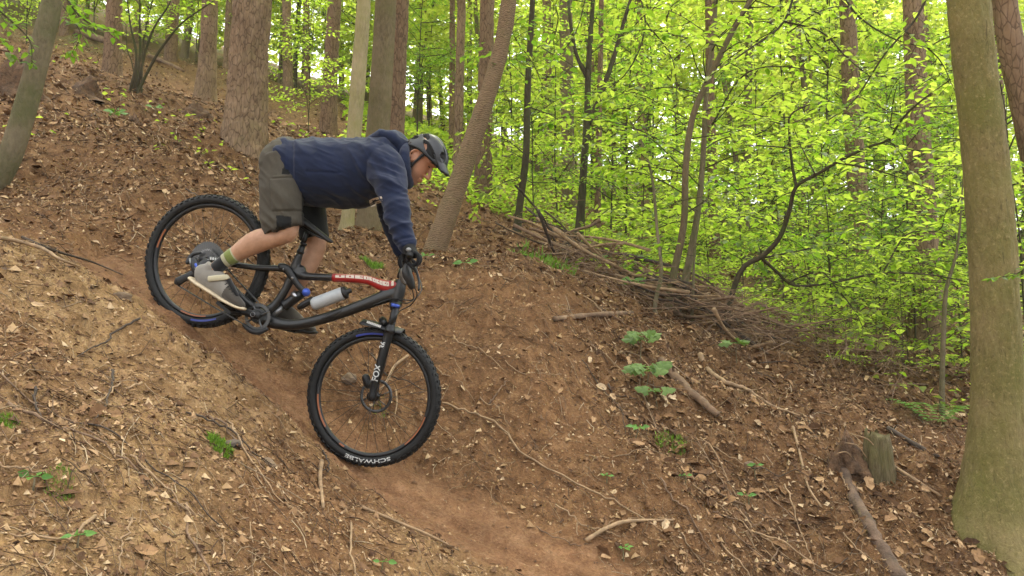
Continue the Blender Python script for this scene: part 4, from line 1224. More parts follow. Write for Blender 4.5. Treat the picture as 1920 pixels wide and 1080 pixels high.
    A = catmull(sl, 3)
    for (u, f, k, w) in A:
        for j in range(seg):
            a = 2 * math.pi * j / seg
            ca, sa = math.cos(a), math.sin(a)
            ff = (f + k) / 2 + (f - k) / 2 * (abs(ca) ** 0.92) * (1 if ca > 0 else -1)
            ss = w * (abs(sa) ** 0.9) * (1 if sa > 0 else -1)
            V.append(tuple(HP(ff, u, ss)))
    n = len(A)
    b.add(V, [(i * seg + j, i * seg + (j + 1) % seg, (i + 1) * seg + (j + 1) % seg, (i + 1) * seg + j) for i in range(n - 1) for j in range(seg)] + [tuple(range(seg))[::-1], tuple((n - 1) * seg + j for j in range(seg))])
    b.loft([HP(0.076, 0.014, 0), HP(0.088, -0.006, 0), HP(0.100, -0.026, 0), HP(0.105, -0.040, 0), HP(0.088, -0.048, 0)], [(0.007, 0.007), (0.009, 0.010), (0.011, 0.012), (0.012, 0.014), (0.006, 0.012)], NB, 12, 3, rnd=True)  # nose
    for s in (-1, 1):
        b.ball(HP(0.092, -0.043, 0.011 * s), (FD, UD, NB), (0.010, 0.007, 0.008), 10, 6)            # nostril wing
        b.loft([HP(0.084, 0.026, 0.012 * s), HP(0.084, 0.030, 0.03 * s), HP(0.068, 0.024, 0.052 * s)], [0.006, 0.007, 0.006], UD, 8, 3, rnd=True)  # brow
        # ear: rim, lobe, bowl
        c = (-0.012, -0.008)
        ring = [HP(c[0] + 0.020 * math.cos(a), c[1] + 0.031 * math.sin(a) + 0.004, (0.078 - 0.008 * math.cos(a)) * s) for a in np.linspace(-1.0, 4.0, 12)]
        b.loft(ring, [0.0055] * 12, NB, 8, 2, rnd=True)
        b.ball(HP(c[0] + 0.002, c[1], 0.071 * s), (FD, UD, NB), (0.018, 0.028, 0.006), 12, 8)
        b.ball(HP(c[0] + 0.006, c[1] - 0.030, 0.073 * s), (FD, UD, NB), (0.009, 0.010, 0.005), 10, 6)
    b.loft([HP(0.080, -0.074, -0.022), HP(0.089, -0.073, 0), HP(0.080, -0.074, 0.022)], [0.005, 0.0065, 0.005], UD, 8, 3, rnd=True)   # upper lip
    b.loft([HP(0.078, -0.086, -0.018), HP(0.086, -0.087, 0), HP(0.078, -0.086, 0.018)], [0.005, 0.007, 0.005], UD, 8, 3, rnd=True)    # lower lip
    b.ball(HP(0.070, -0.112, 0), (FD, UD, NB), (0.016, 0.014, 0.022), 12, 8)
    me = remeshed(b, 0.0048, 2)
    co = get_co(me)
    d = co - np.array(HC)
    f_, u_, s_ = d @ np.array(FD), d @ np.array(UD), np.abs(d @ np.array(NB))
    head = (np.abs(u_) < 0.16) & (f_ > -0.11) & (f_ < 0.13) & (s_ < 0.1)
    beard = head * (sstep(-0.045, -0.075, u_) * 0.55 * sstep(0.0, 0.02, s_ + 0.02 - 0) + sstep(-0.02, -0.05, u_) * sstep(0.045, 0.02, f_) * 0.65) * (1 - 0.8 * ((np.abs(u_ + 0.08) < 0.014) & (f_ > 0.078)))
    side = head * sstep(0.035, 0.005, f_) * sstep(0.03, -0.02, u_) * (s_ < 0.068)
    mouth = head * ((np.abs(u_ + 0.080) < 0.0035) & (f_ > 0.072))
    set_attr(me, 'beard', np.clip(np.maximum(beard * 0.8, side * 0.7), 0, 1))
    set_attr(me, 'ruddy', np.clip(head * 0.55 + 0.0, 0, 1))
    me.materials.append(M['skin'])
    body = link('body', me, root)
    for s in (-1, 1):
        m = MB(); m.ball(HP(0.0765, 0.006, 0.031 * s), (FD, UD, NB), (0.006, 0.0032, 0.010), 12, 8); m.build('eye', M['eye'], root)
    # brow hair
    for s in (-1, 1):
        m = MB(); m.loft([HP(0.088, 0.030, 0.012 * s), HP(0.089, 0.036, 0.03 * s), HP(0.074, 0.030, 0.05 * s)], [0.0035, 0.004, 0.002], UD, 6, 3, rnd=True); m.build('eyebrow', M['hair'], root)
    # hair below the helmet at the back of the head and before the ear
    h = MB(); h.loft([HP(-0.094, 0.03, 0), HP(-0.092, 0.0, 0), HP(-0.082, -0.035, 0), HP(-0.065, -0.06, 0)], [(0.012, 0.066), (0.012, 0.066), (0.012, 0.060), (0.008, 0.045)], NB, 18, 3, rnd=True)
    for s in (-1, 1):
        h.loft([HP(-0.05, 0.03, 0.071 * s), HP(-0.052, 0.0, 0.069 * s), HP(-0.055, -0.03, 0.062 * s)], [(0.034, 0.008), (0.028, 0.008), (0.014, 0.006)], NB, 14, 3, rnd=True)
        h.loft([HP(0.022, 0.03, 0.074 * s), HP(0.016, 0.0, 0.071 * s), HP(0.014, -0.02, 0.068 * s)], [(0.012, 0.005), (0.008, 0.005), (0.004, 0.003)], NB, 10, 3, rnd=True)
    hm = remeshed(h, 0.004, 2); hm.materials.append(M['hair']); link('hair', hm, root)

    # ---- helmet: shell with sunk vents, liner, peak, straps
    na, nb_ = 132, 66
    V = []; vent = np.zeros((na, nb_), bool)
    for i in range(na):
        az = 2 * math.pi * i / na                      # 0 = front
        for j in range(nb_):
            t = j / (nb_ - 1)
            ca, sa = math.cos(az), math.sin(az)
            # rim height: low at the nape and temples, higher at the brow
            rim = 0.030 + 0.022 * max(0, ca) - 0.044 * max(0, -ca) ** 1.5 + 0.012 * abs(sa)
            top = 0.150
            th = t * math.pi / 2                        # 0 at the crown
            rf = 0.128 if ca > 0 else 0.124
            bell = math.sin(th) ** 0.86
            f = 0.004 + (rf * ca) * bell * (1.0 + 0.05 * max(0, ca) * t); s = 0.097 * sa * bell
            u = rim + (top - rim) * math.cos(th) ** 0.95 - 0.014 * max(0, ca) * t
            # ribs run front to back
            lat = abs(s) / 0.097
            depth = 0.0
            def slot(l0, l1, f0, f1, sl=0.0):
                ff = f - sl * (abs(s) - (l0 + l1) / 2)
                mid, hw_ = (l0 + l1) / 2, (l1 - l0) / 2
                k = max(0, 1 - ((ff - (f0 + f1) / 2) / ((f1 - f0) / 2)) ** 2)
                return abs(abs(s) - mid) < hw_ * k ** 0.5
            def oval(cf, cu, hl, hw_, ang, smin=0.028):
                df, du = f - cf, u - cu
                q, w = df * math.cos(ang) + du * math.sin(ang), -df * math.sin(ang) + du * math.cos(ang)
                return abs(s) > smin and abs(q) < hl and abs(w) < hw_ * (1 - (q / hl) ** 2) ** 0.5
            hole = (slot(-0.012, 0.012, 0.02, 0.115) or slot(-0.011, 0.011, -0.09, -0.02) or slot(0.026, 0.044, 0.055, 0.118)
                    or oval(0.030, 0.074, 0.058, 0.017, -0.30) or oval(-0.045, 0.112, 0.030, 0.012, -0.15, 0.03) or oval(0.100, 0.093, 0.026, 0.008, -0.75) or oval(-0.085, 0.062, 0.022, 0.009, 0.9))
            nv = Vector((f / 0.13, (u - 0.02) / 0.13, s / 0.1)).normalized()
            k = 0.0
            if hole: k = -0.024
            k += 0.0035 * math.cos(s * 2 * math.pi / 0.052) * (1 - t ** 4) if not hole else 0
            p = HP(f + nv.x * k, u + nv.y * k, s + nv.z * k)
            vent[i, j] = hole
            V.append(tuple(p))
    F, MI = [], []
    for i in range(na):
        i2 = (i + 1) % na
        for j in range(nb_ - 1):
            F.append((i * nb_ + j, i2 * nb_ + j, i2 * nb_ + j + 1, i * nb_ + j + 1))
            MI.append(1 if (vent[i, j] + vent[i2, j] + vent[i, j + 1] + vent[i2, j + 1]) >= 1 else 0)
    me = mesh_np('helmet', V, F, [M['helmet'], M['liner']], True, MI)
    hel = link('helmet', me, root)
    q = hel.modifiers.new('thick', 'SOLIDIFY'); q.thickness = 0.018; q.offset = 1 if False else -1
    # dark lower edge of the shell, down behind the ear
    m = MB()
    loop = []
    for k in range(49):
        az = 2 * math.pi * k / 48; ca, sa = math.cos(az), math.sin(az)
        rim = 0.030 + 0.022 * max(0, ca) - 0.044 * max(0, -ca) ** 1.5 + 0.012 * abs(sa)
        loop.append(HP(0.004 + (0.128 if ca > 0 else 0.122) * ca * 0.97 * (1 + 0.05 * max(0, ca)), rim - 0.002 - 0.014 * max(0, ca), 0.094 * sa))
    m.loft(loop, [(0.008, 0.007)] * 49, UD, 8, 1, cap=False); m.build('helmet_edge', M['liner'], root)
    # peak
    rows = 9; cols = 15; V = []
    for i in range(rows):
        t = i / (rows - 1)
        for j in range(cols):
            a = (-1 + 2 * j / (cols - 1))
            az = a * 0.95
            f = (0.108 + 0.074 * t * math.cos(az * 0.9) ** 0.6) * math.cos(az * (1 - 0.45 * t)) 
            s = (0.090 - 0.030 * t) * math.sin(az * (1 + 0.1 * t)) * 1.05
            u = 0.086 - 0.040 * t - 0.014 * a * a
            V.append(tuple(HP(f, u, s)))
    me = mesh_np('visor', V, [(i * cols + j, i * cols + j + 1, (i + 1) * cols + j + 1, (i + 1) * cols + j) for i in range(rows - 1) for j in range(cols - 1)], M['helmet'])
    vz = link('visor', me, None); vz.parent = hel; vz.matrix_parent_inverse = Matrix.Identity(4)
    q = vz.modifiers.new('thick', 'SOLIDIFY'); q.thickness = 0.006; q.offset = 0
    for s in (-1, 1):
        m = MB()
        m.loft([HP(0.028, 0.04, 0.082 * s), HP(0.022, 0.0, 0.079 * s), HP(0.016, -0.045, 0.069 * s), HP(0.02, -0.095, 0.048 * s), HP(0.03, -0.125, 0.01 * s)], [(0.007, 0.0015)] * 5, NB, 6, 4)
        m.loft([HP(-0.06, 0.02, 0.077 * s), HP(-0.035, -0.025, 0.075 * s), HP(0.014, -0.05, 0.069 * s)], [(0.006, 0.0015)] * 3, NB, 6, 4)
        m.build('helmet_strap', M['sock_black'], root)

    # ---- hooded sweatshirt
    b = MB()
    blimb(b, [(538, 320, 0, 59.5, 60), (552, 320.5, 0, 60.5, 60), (575, 322, 0, 61, 61), (600, 323, 0, 61, 61), (650, 324.5, 0, 60.5, 62), (685, 323, 0, 58, 66), (710, 317, 0, 53, 70), (732, 306, 0, 46, 66), (750, 300, 0, 38, 42), (759, 299, 0, 33, 32)], 26, 4)
    blimb(b, [(712, 302, 0.09, 30, 34), (721, 316, 0.145, 33, 30), (732, 340, 0.19, 28.5, 25), (739, 370, 0.235, 25.5, 22), (745, 400, 0.265, 23, 20), (751, 425, 0.288, 21, 19), (757, 443, 0.305, 19.5, 16), (761, 452, 0.313, 15.5, 13), (764, 461, 0.320, 14.5, 12.5)], 20, 4, rnd=True)
    blimb(b, [(715, 302, -0.13, 36, 32), (722, 312, -0.16, 34, 30), (730, 345, -0.20, 29, 27), (734, 378, -0.235, 26, 24), (740, 410, -0.265, 23, 22), (746, 438, -0.29, 19, 18), (751, 457, -0.308, 15, 13), (753, 468, -0.317, 14, 12.5)], 20, 4, rnd=True)
    # hood lying on the shoulders
    blimb(b, [(712, 270, 0, 14, 34), (726, 264, 0, 13, 42), (742, 266, 0, 14, 42), (754, 276, 0, 13, 38), (761, 292, 0, 10, 34)], 20, 3, rnd=True)
    b.loft([BP(764, 278, 0), BP(760, 282, 0.09), BP(757, 305, 0.115), BP(758, 330, 0.085), BP(765, 345, 0.0), BP(758, 330, -0.085), BP(757, 305, -0.115), BP(760, 282, -0.09), BP(764, 278, 0)], [0.020] * 9, E1, 10, 4)
    hem = BP(541, 320, 0)
    me = remeshed(b, 0.0055, 10)
    co = get_co(me); no = get_no(me)
    px = 960 + FPX * co[:, 0] / (co[:, 1] * cP + co[:, 2] * sP); py = 540 - FPX * (-co[:, 1] * sP + co[:, 2] * cP) / (co[:, 1] * cP + co[:, 2] * sP)
    sleeve = sstep(335, 365, py) * sstep(690, 725, px)
    k = fold_noise(co, (0.80, 0, -0.60), (0.60, 0, 0.80), 3.0, 13, 51, 0.015) * (1 - sleeve) + fold_noise(co, (0.9, 0, -0.43), (0.43, 0, 0.9), 5, 30, 151, 0.005)
    k += fold_noise(co, (0.95, 0, 0.3), (-0.3, 0, 0.95), 3.5, 20, 61, 0.011) * sleeve
    k += fold_noise(co, (0.5, 0, -0.86), (0.86, 0, 0.5), 4, 18, 71, 0.010) * sstep(80, 20, np.abs(px - 700)) * (1 - sleeve)
    # gathered bands at waist and cuffs
    band = sstep(10, 4, np.abs(px - 545)) * (1 - sleeve)
    k = k * (1 - 0.6 * band) - 0.004 * band
    seam = np.exp(-((py - (322 + (px - 590) * 0.05)) / 2.0) ** 2) * ((px > 575) & (px < 640)) * 0.004
    co = co + no * (k - seam)[:, None]
    set_co(me, co); me.materials.append(M['hoodie'])
    hd = link('sweatshirt', me, root)
    # print on the chest, seen past the upper arm
    m = MB()
    def chest(px_, py_, o=0.066):
        return BP(px_, py_, o)
    for pts in ([(692, 376), (697, 373), (700, 384), (694, 385)], [(703, 371), (715, 368), (717, 372), (705, 375)], [(702, 379), (716, 374), (718, 379), (704, 383)], [(697, 373), (703, 371), (704, 374), (699, 376)], [(694, 385), (704, 383), (703, 386), (696, 388)]):
        m.add([chest(*p) for p in pts], [tuple(range(len(pts)))])
    # drape the print on the cloth
    from mathutils.bvhtree import BVHTree
    bvh = BVHTree.FromPolygons([tuple(c) for c in co.tolist()], [tuple(p.vertices) for p in me.polygons])
    VV = []
    bm = bmesh.new(); tmpm = m.mesh('t'); bm.from_mesh(tmpm); bmesh.ops.subdivide_edges(bm, edges=bm.edges, cuts=3, use_grid_fill=True)
    for v in bm.verts:
        d = v.co.normalized(); h_, n_, i_, ds = bvh.ray_cast(Vector((0, 0, 0)), d)
        if h_ is not None: v.co = h_ - d * 0.0025
    bm.to_mesh(tmpm); bm.free(); tmpm.materials.clear(); tmpm.materials.append(M['cream'])
    pr = link('chest_print', tmpm, None); pr.parent = hd; pr.matrix_parent_inverse = Matrix.Identity(4)
    m = MB(); m.loft([BP(752, 338, 0.10), BP(757, 352, 0.11), BP(754, 368, 0.11)], [0.003] * 3, NB, 6, 3, rnd=True); 

    # ---- shorts
    def shorts_leg(mb, pts): blimb(mb, pts, 24, 4)
    b = MB()
    blimb(b, [(503, 318, 0, 20, 30), (512, 316, 0, 42, 50), (526, 315, 0, 53, 56), (540, 317, 0, 55, 55), (549, 320, 0, 50, 50)], 24, 3)
    blimb(b, [(525, 300, 0.075, 35, 34), (528, 330, 0.09, 37, 34), (529, 365, 0.11, 37.5, 33), (529, 400, 0.12, 37, 32), (530, 426, 0.125, 38, 32), (531, 431, 0.125, 37, 31.5)], 24, 4)
    me = remeshed(b, 0.0055, 3)
    co = get_co(me); no = get_no(me)
    px = 960 + FPX * co[:, 0] / (co[:, 1] * cP + co[:, 2] * sP); py = 540 - FPX * (-co[:, 1] * sP + co[:, 2] * cP) / (co[:, 1] * cP + co[:, 2] * sP)
    k = fold_noise(co, (0.75, 0, -0.66), (0.66, 0, 0.75), 3.5, 17, 81, 0.012) + fold_noise(co, (0.3, 0, -0.95), (0.95, 0, 0.3), 4, 26, 181, 0.005)
    # pocket: raised flap with a dark seam
    def rectd(x0, x1, y0, y1, sh):
        xx = px - sh * (py - y0); return np.maximum(np.maximum(x0 - xx, xx - x1), np.maximum(y0 - py, py - y1))
    rd = rectd(508, 562, 336, 396, 0.05)
    k += 0.007 * sstep(2, -2, rd) - 0.006 * np.exp(-(rd / 1.5) ** 2)
    k += 0.004 * np.exp(-((py - (333 - (px - 515) * 0.06)) / 1.6) ** 2) * ((px > 512) & (px < 560))
    co = co + no * k[:, None]; set_co(me, co)
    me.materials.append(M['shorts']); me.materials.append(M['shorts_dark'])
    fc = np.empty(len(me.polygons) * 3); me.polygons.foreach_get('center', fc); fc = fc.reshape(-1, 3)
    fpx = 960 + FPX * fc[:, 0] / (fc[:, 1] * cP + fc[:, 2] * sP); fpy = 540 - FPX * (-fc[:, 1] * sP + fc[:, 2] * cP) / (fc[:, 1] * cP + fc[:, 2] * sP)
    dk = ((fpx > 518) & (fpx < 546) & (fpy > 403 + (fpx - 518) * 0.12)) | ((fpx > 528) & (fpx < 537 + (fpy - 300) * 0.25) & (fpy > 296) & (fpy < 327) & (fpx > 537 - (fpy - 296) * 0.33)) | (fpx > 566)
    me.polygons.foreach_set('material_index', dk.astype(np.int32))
    link('shorts', me, root)
    b = MB()
    blimb(b, [(540, 335, -0.07, 40, 36), (560, 360, -0.10, 38, 35), (578, 392, -0.125, 32, 33), (586, 425, -0.13, 28, 31), (590, 448, -0.13, 27, 30)], 22, 4)
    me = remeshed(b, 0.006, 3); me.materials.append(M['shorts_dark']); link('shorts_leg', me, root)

    # ---- gloves
    for s, dx, dy in ((1, 0, 0), (-1, -8, 13)):
        b = MB(); hand(b, s, dx, dy, 1.06 if s > 0 else 1.0)
        q = (757, 446, 0.313) if s > 0 else (773, 455, -0.313)
        blimb(b, [(761 + dx, 450 + dy, 0.316 * s, 13.2, 11.5), (764 + dx, 458 + dy, 0.322 * s, 13, 12), (767 + dx, 466 + dy, .327 * s, 13, 15)], 16, 3, rnd=True)
        me = remeshed(b, 0.0036, 2); me.materials.append(M['glove']); gl = link('glove', me, root)
        if s > 0:
            m = MB(); m.ball(BP(766, 468, 0.378), (E1, E3, NB), (0.014, 0.010, 0.004), 14, 8); p_ = m.build('glove_badge', M['metal_grey'], None); p_.parent = gl; p_.matrix_parent_inverse = Matrix.Identity(4)
    # ---- socks
    for (s, rows) in ((0.13, (((446, 474, 15.4, 13.5), (439, 478.5, 15.2, 13.3), 'sock_pale'), ((440, 478, 15.8, 13.8), (428, 485.5, 14.4, 12.6), 'sock_green'), ((429, 485, 14.2, 12.4), (422, 489.5, 13.6, 12), 'sock_pale'), ((424, 488.5, 13, 11.6), (404, 504, 13, 12), 'sock_black'))),
                      (-0.13, (((532, 559, 14, 12.5), (514, 588, 13, 12), 'sock_black'),))):
        for (a, c, mm) in rows:
            m = MB(); blimb(m, [(a[0], a[1], s, a[2], a[3]), ((a[0] + c[0]) / 2, (a[1] + c[1]) / 2, s, (a[2] + c[2]) / 2 + .1, (a[3] + c[3]) / 2), (c[0], c[1], s, c[2], c[3])], 20, 3)
            m.build('sock', M[mm], root)
    # pad on the far shin
    # ---- shoes
    def shoe(off, P, near):
        """P maps shoe coordinates (along from heel, up from the sole, in px) to the picture"""
        b = MB()
        st = [(1, 15, 14, 11), (10, 20, 20, 13), (26, 23, 22.5, 14), (44, 21, 20.5, 14.5), (62, 16, 16, 15.5), (82, 11, 11.5, 15.5), (99, 8, 8, 13), (107, 6, 5, 8)]
        blimb(b, [(*P(x, y), off, h, w) for (x, y, h, w) in st], 20, 4, rnd=False)
        blimb(b, [(*P(17, 30), off, 15, 12), (*P(20, 43), off, 14.5, 12.5)], 18, 2)
        blimb(b, [(*P(30, 32), off, 13, 11), (*P(50, 27), off, 13, 11), (*P(74, 18), off, 9, 12)], 16, 2, rnd=True)
        me = remeshed(b, 0.0045, 3)
        co = get_co(me); no = get_no(me)
        me.materials.append(M['shoe'] if near else M['shoe_dark']); me.materials.append(M['shoe_dark'])
        fc = np.empty(len(me.polygons) * 3); me.polygons.foreach_get('center', fc); fc = fc.reshape(-1, 3)
        t0, t1 = BP(*P(0, 0), off), BP(*P(100, 0), off)
        al = (fc - np.array(t0)) @ np.array((t1 - t0)) / (t1 - t0).length_squared * 100
        me.polygons.foreach_set('material_index', (al > 68).astype(np.int32))
        sh = link('shoe', me, root)
        m = MB()
        blimb(m, [(*P(-4, 2), off, 3.6, 11), (*P(10, 0.5), off, 4.2, 14), (*P(40, 0), off, 4.2, 14.5), (*P(75, -0.5), off, 4.0, 17), (*P(98, 1), off, 3.8, 14.5), (*P(110, 4), off, 3.0, 9)], 16, 3, rnd=True)
        so = m.build('sole', [M['sole'] if near else M['sole_black']], None); so.parent = sh; so.matrix_parent_inverse = Matrix.Identity(4)
        if near:
            m = MB()
            sc = mpp(BP(*P(40, 20), off))
            A_ = [P(24, 18), P(36, 27), P(48, 36), P(53, 41)]
            w_ = [15.8, 16.2, 12.5, 6]
            blimb(m, [(A_[i][0], A_[i][1], off + w_[i] * sc, 5.4, 1.6) for i in range(4)], 10, 4, rnd=True)
            st_ = m.build('strap', M['shoe_cream'], None); st_.parent = sh; st_.matrix_parent_inverse = Matrix.Identity(4)
            m = MB()
            for i in range(6):
                a = P(60 + i * 5.5, 34 - i * 3.4); q = P(56 + i * 5.5, 24 - i * 2.4)
                blimb(m, [(q[0], q[1], off + 11.5 * sc, 1.0), (a[0], a[1], off + 5 * sc, 1.0), (a[0] + .5, a[1] - .6, off - 4 * sc, 1.0)], 6, 3)
            blimb(m, [(*P(55, 37), off + 3 * sc, 4.5, 8), (*P(70, 29), off + 3 * sc, 3.5, 8), (*P(86, 20), off + 2 * sc, 2.5, 7)], 10, 3, rnd=True)
            l_ = m.build('laces', M['sock_black'], None); l_.parent = sh; l_.matrix_parent_inverse = Matrix.Identity(4)
    a = math.radians(-31)
    shoe(0.13, lambda x, y: (361 + x * math.cos(-a) + y * math.sin(-a) * 1.0, 526 + x * math.sin(-a) - y * math.cos(-a)), True)
    a2 = math.radians(-14)
    shoe(-0.13, lambda x, y: (497 + x * 0.88 * math.cos(-a2) + y * math.sin(-a2), 603 + x * 0.88 * math.sin(-a2) - y * 0.9 * math.cos(-a2)), False)
    return root
# ---------------------------------------------------------------- trees seen in the photograph
def trunk_from(pts, mat_, label, cat='tree', name='tree', up=9.0, r_end=None, group=None, crown=None, seg=28, step=0.10, flare=0.35, flare_h=0.45, rough=0.006, plate=0.0, seed=0, sink=0.25, crown_z=None, crown_scale=1.0, lobes=0.12):
    """pts: (x, y, distance, width in px) from the foot up; the foot is set on the ground"""
    P, R = [], []
    for i, (x, y, d, w) in enumerate(pts):
        p = W(x, y, d)
        P.append(p); R.append(w / 2 * d / FPX * 0.97)
    foot = P[0]
    gz = G(foot.x, foot.y)
    base = Vector((foot.x, foot.y, gz))
    P[0] = Vector((foot.x, foot.y, gz))
    P = [P[0] - (P[1] - P[0]).normalized() * sink] + P; R = [R[0]] + R
    if up:
        P, R = extend_up(P, R, up, r_end if r_end is not None else R[-1] * 0.4)
    root = thing(name, label, cat, base, group)
    me = trunk_mesh(P, R, mat_, seg=seg, step=step, flare=flare, flare_h=flare_h, rough=rough, plate=plate, seed=seed, lobes=lobes)
    link('trunk', me, root)
    if crown is not None:
        c = bpy.data.objects.new('crown', crown); COL.objects.link(c); c.parent = root
        top = P[-1]
        zz = crown_z if crown_z is not None else (5.5 if base.x > 0.5 else 8.0)
        c.location = (top.x - base.x, top.y - base.y, zz)
        c.rotation_euler = (0, 0, seed * 1.7); c.scale = (crown_scale,) * 3
    return root, P

CANOPY = []
def build_trees():
    for i, (sd, z0, z1, R_, n, lf, con) in enumerate(((101, 3.0, 11, 3.2, 210, 0.17, 0.5), (102, 2.5, 12, 3.6, 240, 0.17, 0.2), (103, 2.0, 9, 2.8, 190, 0.16, 0.3))):
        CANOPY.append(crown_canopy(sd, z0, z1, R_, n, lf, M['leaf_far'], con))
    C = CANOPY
    T = trunk_from
    T([(-14, 395, 6.0, 44), (20, 290, 6.0, 43), (54, 180, 6.0, 42), (82, 70, 6.0, 40), (102, -20, 6.0, 37)], M['stem_grey'], 'smooth grey-green leaning trunk crossing the upper left corner of the bank', up=4.0, crown=C[2], seed=1, flare=0.1, rough=0.002, step=0.06, crown_z=4.2, crown_scale=0.8)
    T([(210, 150, 14, 36), (212, 80, 14, 32), (215, -10, 14, 30)], M['conifer_red'], 'brown conifer trunk left of the many-stemmed bush on the upper slope', crown=C[0], seed=2, plate=0.014)
    T([(384, 190, 14, 38), (390, 100, 14, 33), (394, -10, 14, 31)], M['conifer'], 'conifer trunk with flared foot just left of the thickest trunk', crown=C[1], seed=3, plate=0.014, flare=0.55)
    T([(456, 284, 10.2, 84), (463, 200, 10.2, 78), (468, 90, 10.2, 76), (474, -10, 10.2, 75)], M['conifer'], 'thickest conifer trunk with scaly bark uphill behind the rear wheel', crown=C[0], seed=4, plate=0.022, flare=0.35, seg=64, step=0.035, crown_z=6)
    T([(615, 262, 17, 33), (619, 150, 17, 30), (628, -10, 17, 27)], M['conifer_red'], 'dark reddish conifer trunk rising behind the back of the rider', crown=C[1], seed=5, plate=0.015)
    T([(648, 452, 8.8, 32), (654, 390, 8.8, 25), (664, 250, 8.8, 29), (674, 120, 8.8, 30), (683, -10, 8.8, 28)], M['pale_bark'], 'pale yellowish trunk seen below and above the belly of the rider', crown=C[2], seed=6, flare=0.18, rough=0.004, seg=36, step=0.05)
    T([(690, 434, 9.3, 50), (704, 300, 9.3, 48), (713, 180, 9.3, 46), (724, -10, 9.3, 42)], M['beech_dark'], 'broad smooth olive beech trunk behind the shoulders of the rider', crown=C[1], seed=7, flare=0.12, rough=0.003, seg=36, step=0.05)
    T([(733, 400, 10.5, 42), (741, 240, 10.5, 38), (747, 100, 10.5, 34), (753, -10, 10.5, 32)], M['conifer_red'], 'reddish conifer trunk touching the right side of the olive beech', crown=C[0], seed=8, plate=0.012, seg=40, step=0.05)
    T([(814, 480, 7.8, 44), (840, 400, 7.8, 41), (874, 300, 7.8, 38), (907, 200, 7.8, 35), (937, 100, 7.8, 32), (957, -20, 7.8, 31)], M['cherry'], 'leaning wild cherry trunk with ringed bark just behind the helmet', crown=C[2], seed=9, flare=0.1, rough=0.006, seg=44, step=0.03, up=5)
    T([(847, 275, 19, 12), (848, 130, 19, 12), (848, -10, 19, 11)], M['conifer_red'], 'slim pinkish trunk left of its slightly thicker neighbour beyond the helmet', crown=C[1], seed=10, seg=14, flare=0.1)
    T([(858, 285, 15, 20), (862, 130, 15, 18), (866, -10, 15, 17)], M['conifer'], 'straight knotty trunk standing right beside the slim pinkish one', crown=C[2], seed=11, seg=18, plate=0.006, flare=0.15)
    T([(905, 378, 13, 36), (909, 200, 13, 32), (914, -10, 13, 29)], M['conifer_red'], 'conifer trunk half hidden behind the leaning cherry', crown=C[0], seed=12, plate=0.014)
    T([(968, 450, 9.5, 17), (975, 380, 9.5, 14), (986, 290, 9.5, 14), (990, 150, 9.5, 13), (999, -10, 9.5, 11)], M['stem_dark'], 'thin dark green stem right of the leaning cherry', crown=C[2], seed=13, seg=14, flare=0.15, rough=0.002, crown_scale=0.7)
    T([(1028, 358, 20, 20), (1027, 200, 20, 18), (1025, -10, 20, 17)], M['conifer'], 'narrow pinkish trunk deep in the wood between two dark stems', crown=C[1], seed=14, seg=16)
    T([(1068, 412, 16, 24), (1064, 250, 16, 26), (1061, -10, 16, 26)], M['beech_dark'], 'leaf veiled trunk just left of the dark forked stem', crown=C[0], seed=15, seg=20)
    r, P = T([(1086, 456, 11, 19), (1093, 340, 11, 15), (1101, 220, 11, 14), (1103, 130, 11, 12), (1112, -10, 11, 9)], M['stem_dark'], 'dark stem that forks high up, left of the stick clump', crown=C[2], seed=16, seg=14, flare=0.15, rough=0.002, crown_scale=0.7)
    m = MB(); m.loft([W(1101, 235, 11), W(1122, 190, 11), (W(1150, 110, 11)), W(1170, 40, 11.1), W(1185, -10, 11.2)], [0.045, 0.04, 0.032, 0.026, 0.02], seg=10, sub=4); m.build('limb', M['stem_dark'], r)
    m = MB(); m.loft([W(1103, 150, 11), W(1080, 100, 11), W(1068, 30, 11), W(1066, -10, 11.2)], [0.03, 0.025, 0.022, 0.018], seg=8, sub=4); m.build('limb', M['stem_dark'], r)
    T([(1120, 465, 13, 13), (1122, 300, 13, 12), (1128, -10, 13, 10)], M['conifer_red'], 'slim reddish trunk right beside the dark forked stem', crown=C[1], seed=17, seg=12)
    T([(1341, 505, 14, 24), (1338, 400, 14, 21), (1332, 200, 14, 19), (1330, -10, 14, 17)], M['conifer_red'], 'brown trunk with visible foot right behind the stick clump', crown=C[0], seed=18, plate=0.01, seg=20)
    T([(1618, 505, 14, 44), (1606, 330, 14, 38), (1596, 180, 14, 34), (1588, -10, 14, 32)], M['conifer'], 'greyish pink conifer trunk standing halfway to the great beech', crown=C[1], seed=19, plate=0.014, seg=34)
    T([(1738, 640, 10.5, 62), (1731, 450, 10.5, 55), (1722, 250, 10.5, 46), (1711, -10, 10.5, 38)], M['conifer'], 'stout pink-brown conifer trunk partly hidden left of the great beech', crown=C[0], seed=20, plate=0.016, seg=48, step=0.05)
    T([(1866, 985, 4.8, 130), (1870, 800, 4.8, 102), (1867, 620, 4.8, 91), (1859, 450, 4.8, 86), (1847, 300, 4.8, 82), (1831, 150, 4.8, 78), (1813, -20, 4.8, 75)], M['beech'], 'great smooth beech trunk with mossy spreading foot at the right edge', crown=C[1], seed=21, flare=0.85, flare_h=0.24, rough=0.006, seg=96, step=0.018, lobes=0.10, up=6, crown_z=5.0)
    T([(1985, 640, 7.5, 50), (1960, 420, 7.5, 48), (1925, 230, 7.5, 46), (1900, 110, 7.5, 46), (1880, -20, 7.5, 46)], M['conifer_red'], 'dark trunk leaning in behind the great beech at the edge', crown=C[2], seed=22, flare=0.1, rough=0.005, seg=32)

    # ---- further trunks deep in the wood
    rg = np.random.default_rng(77)
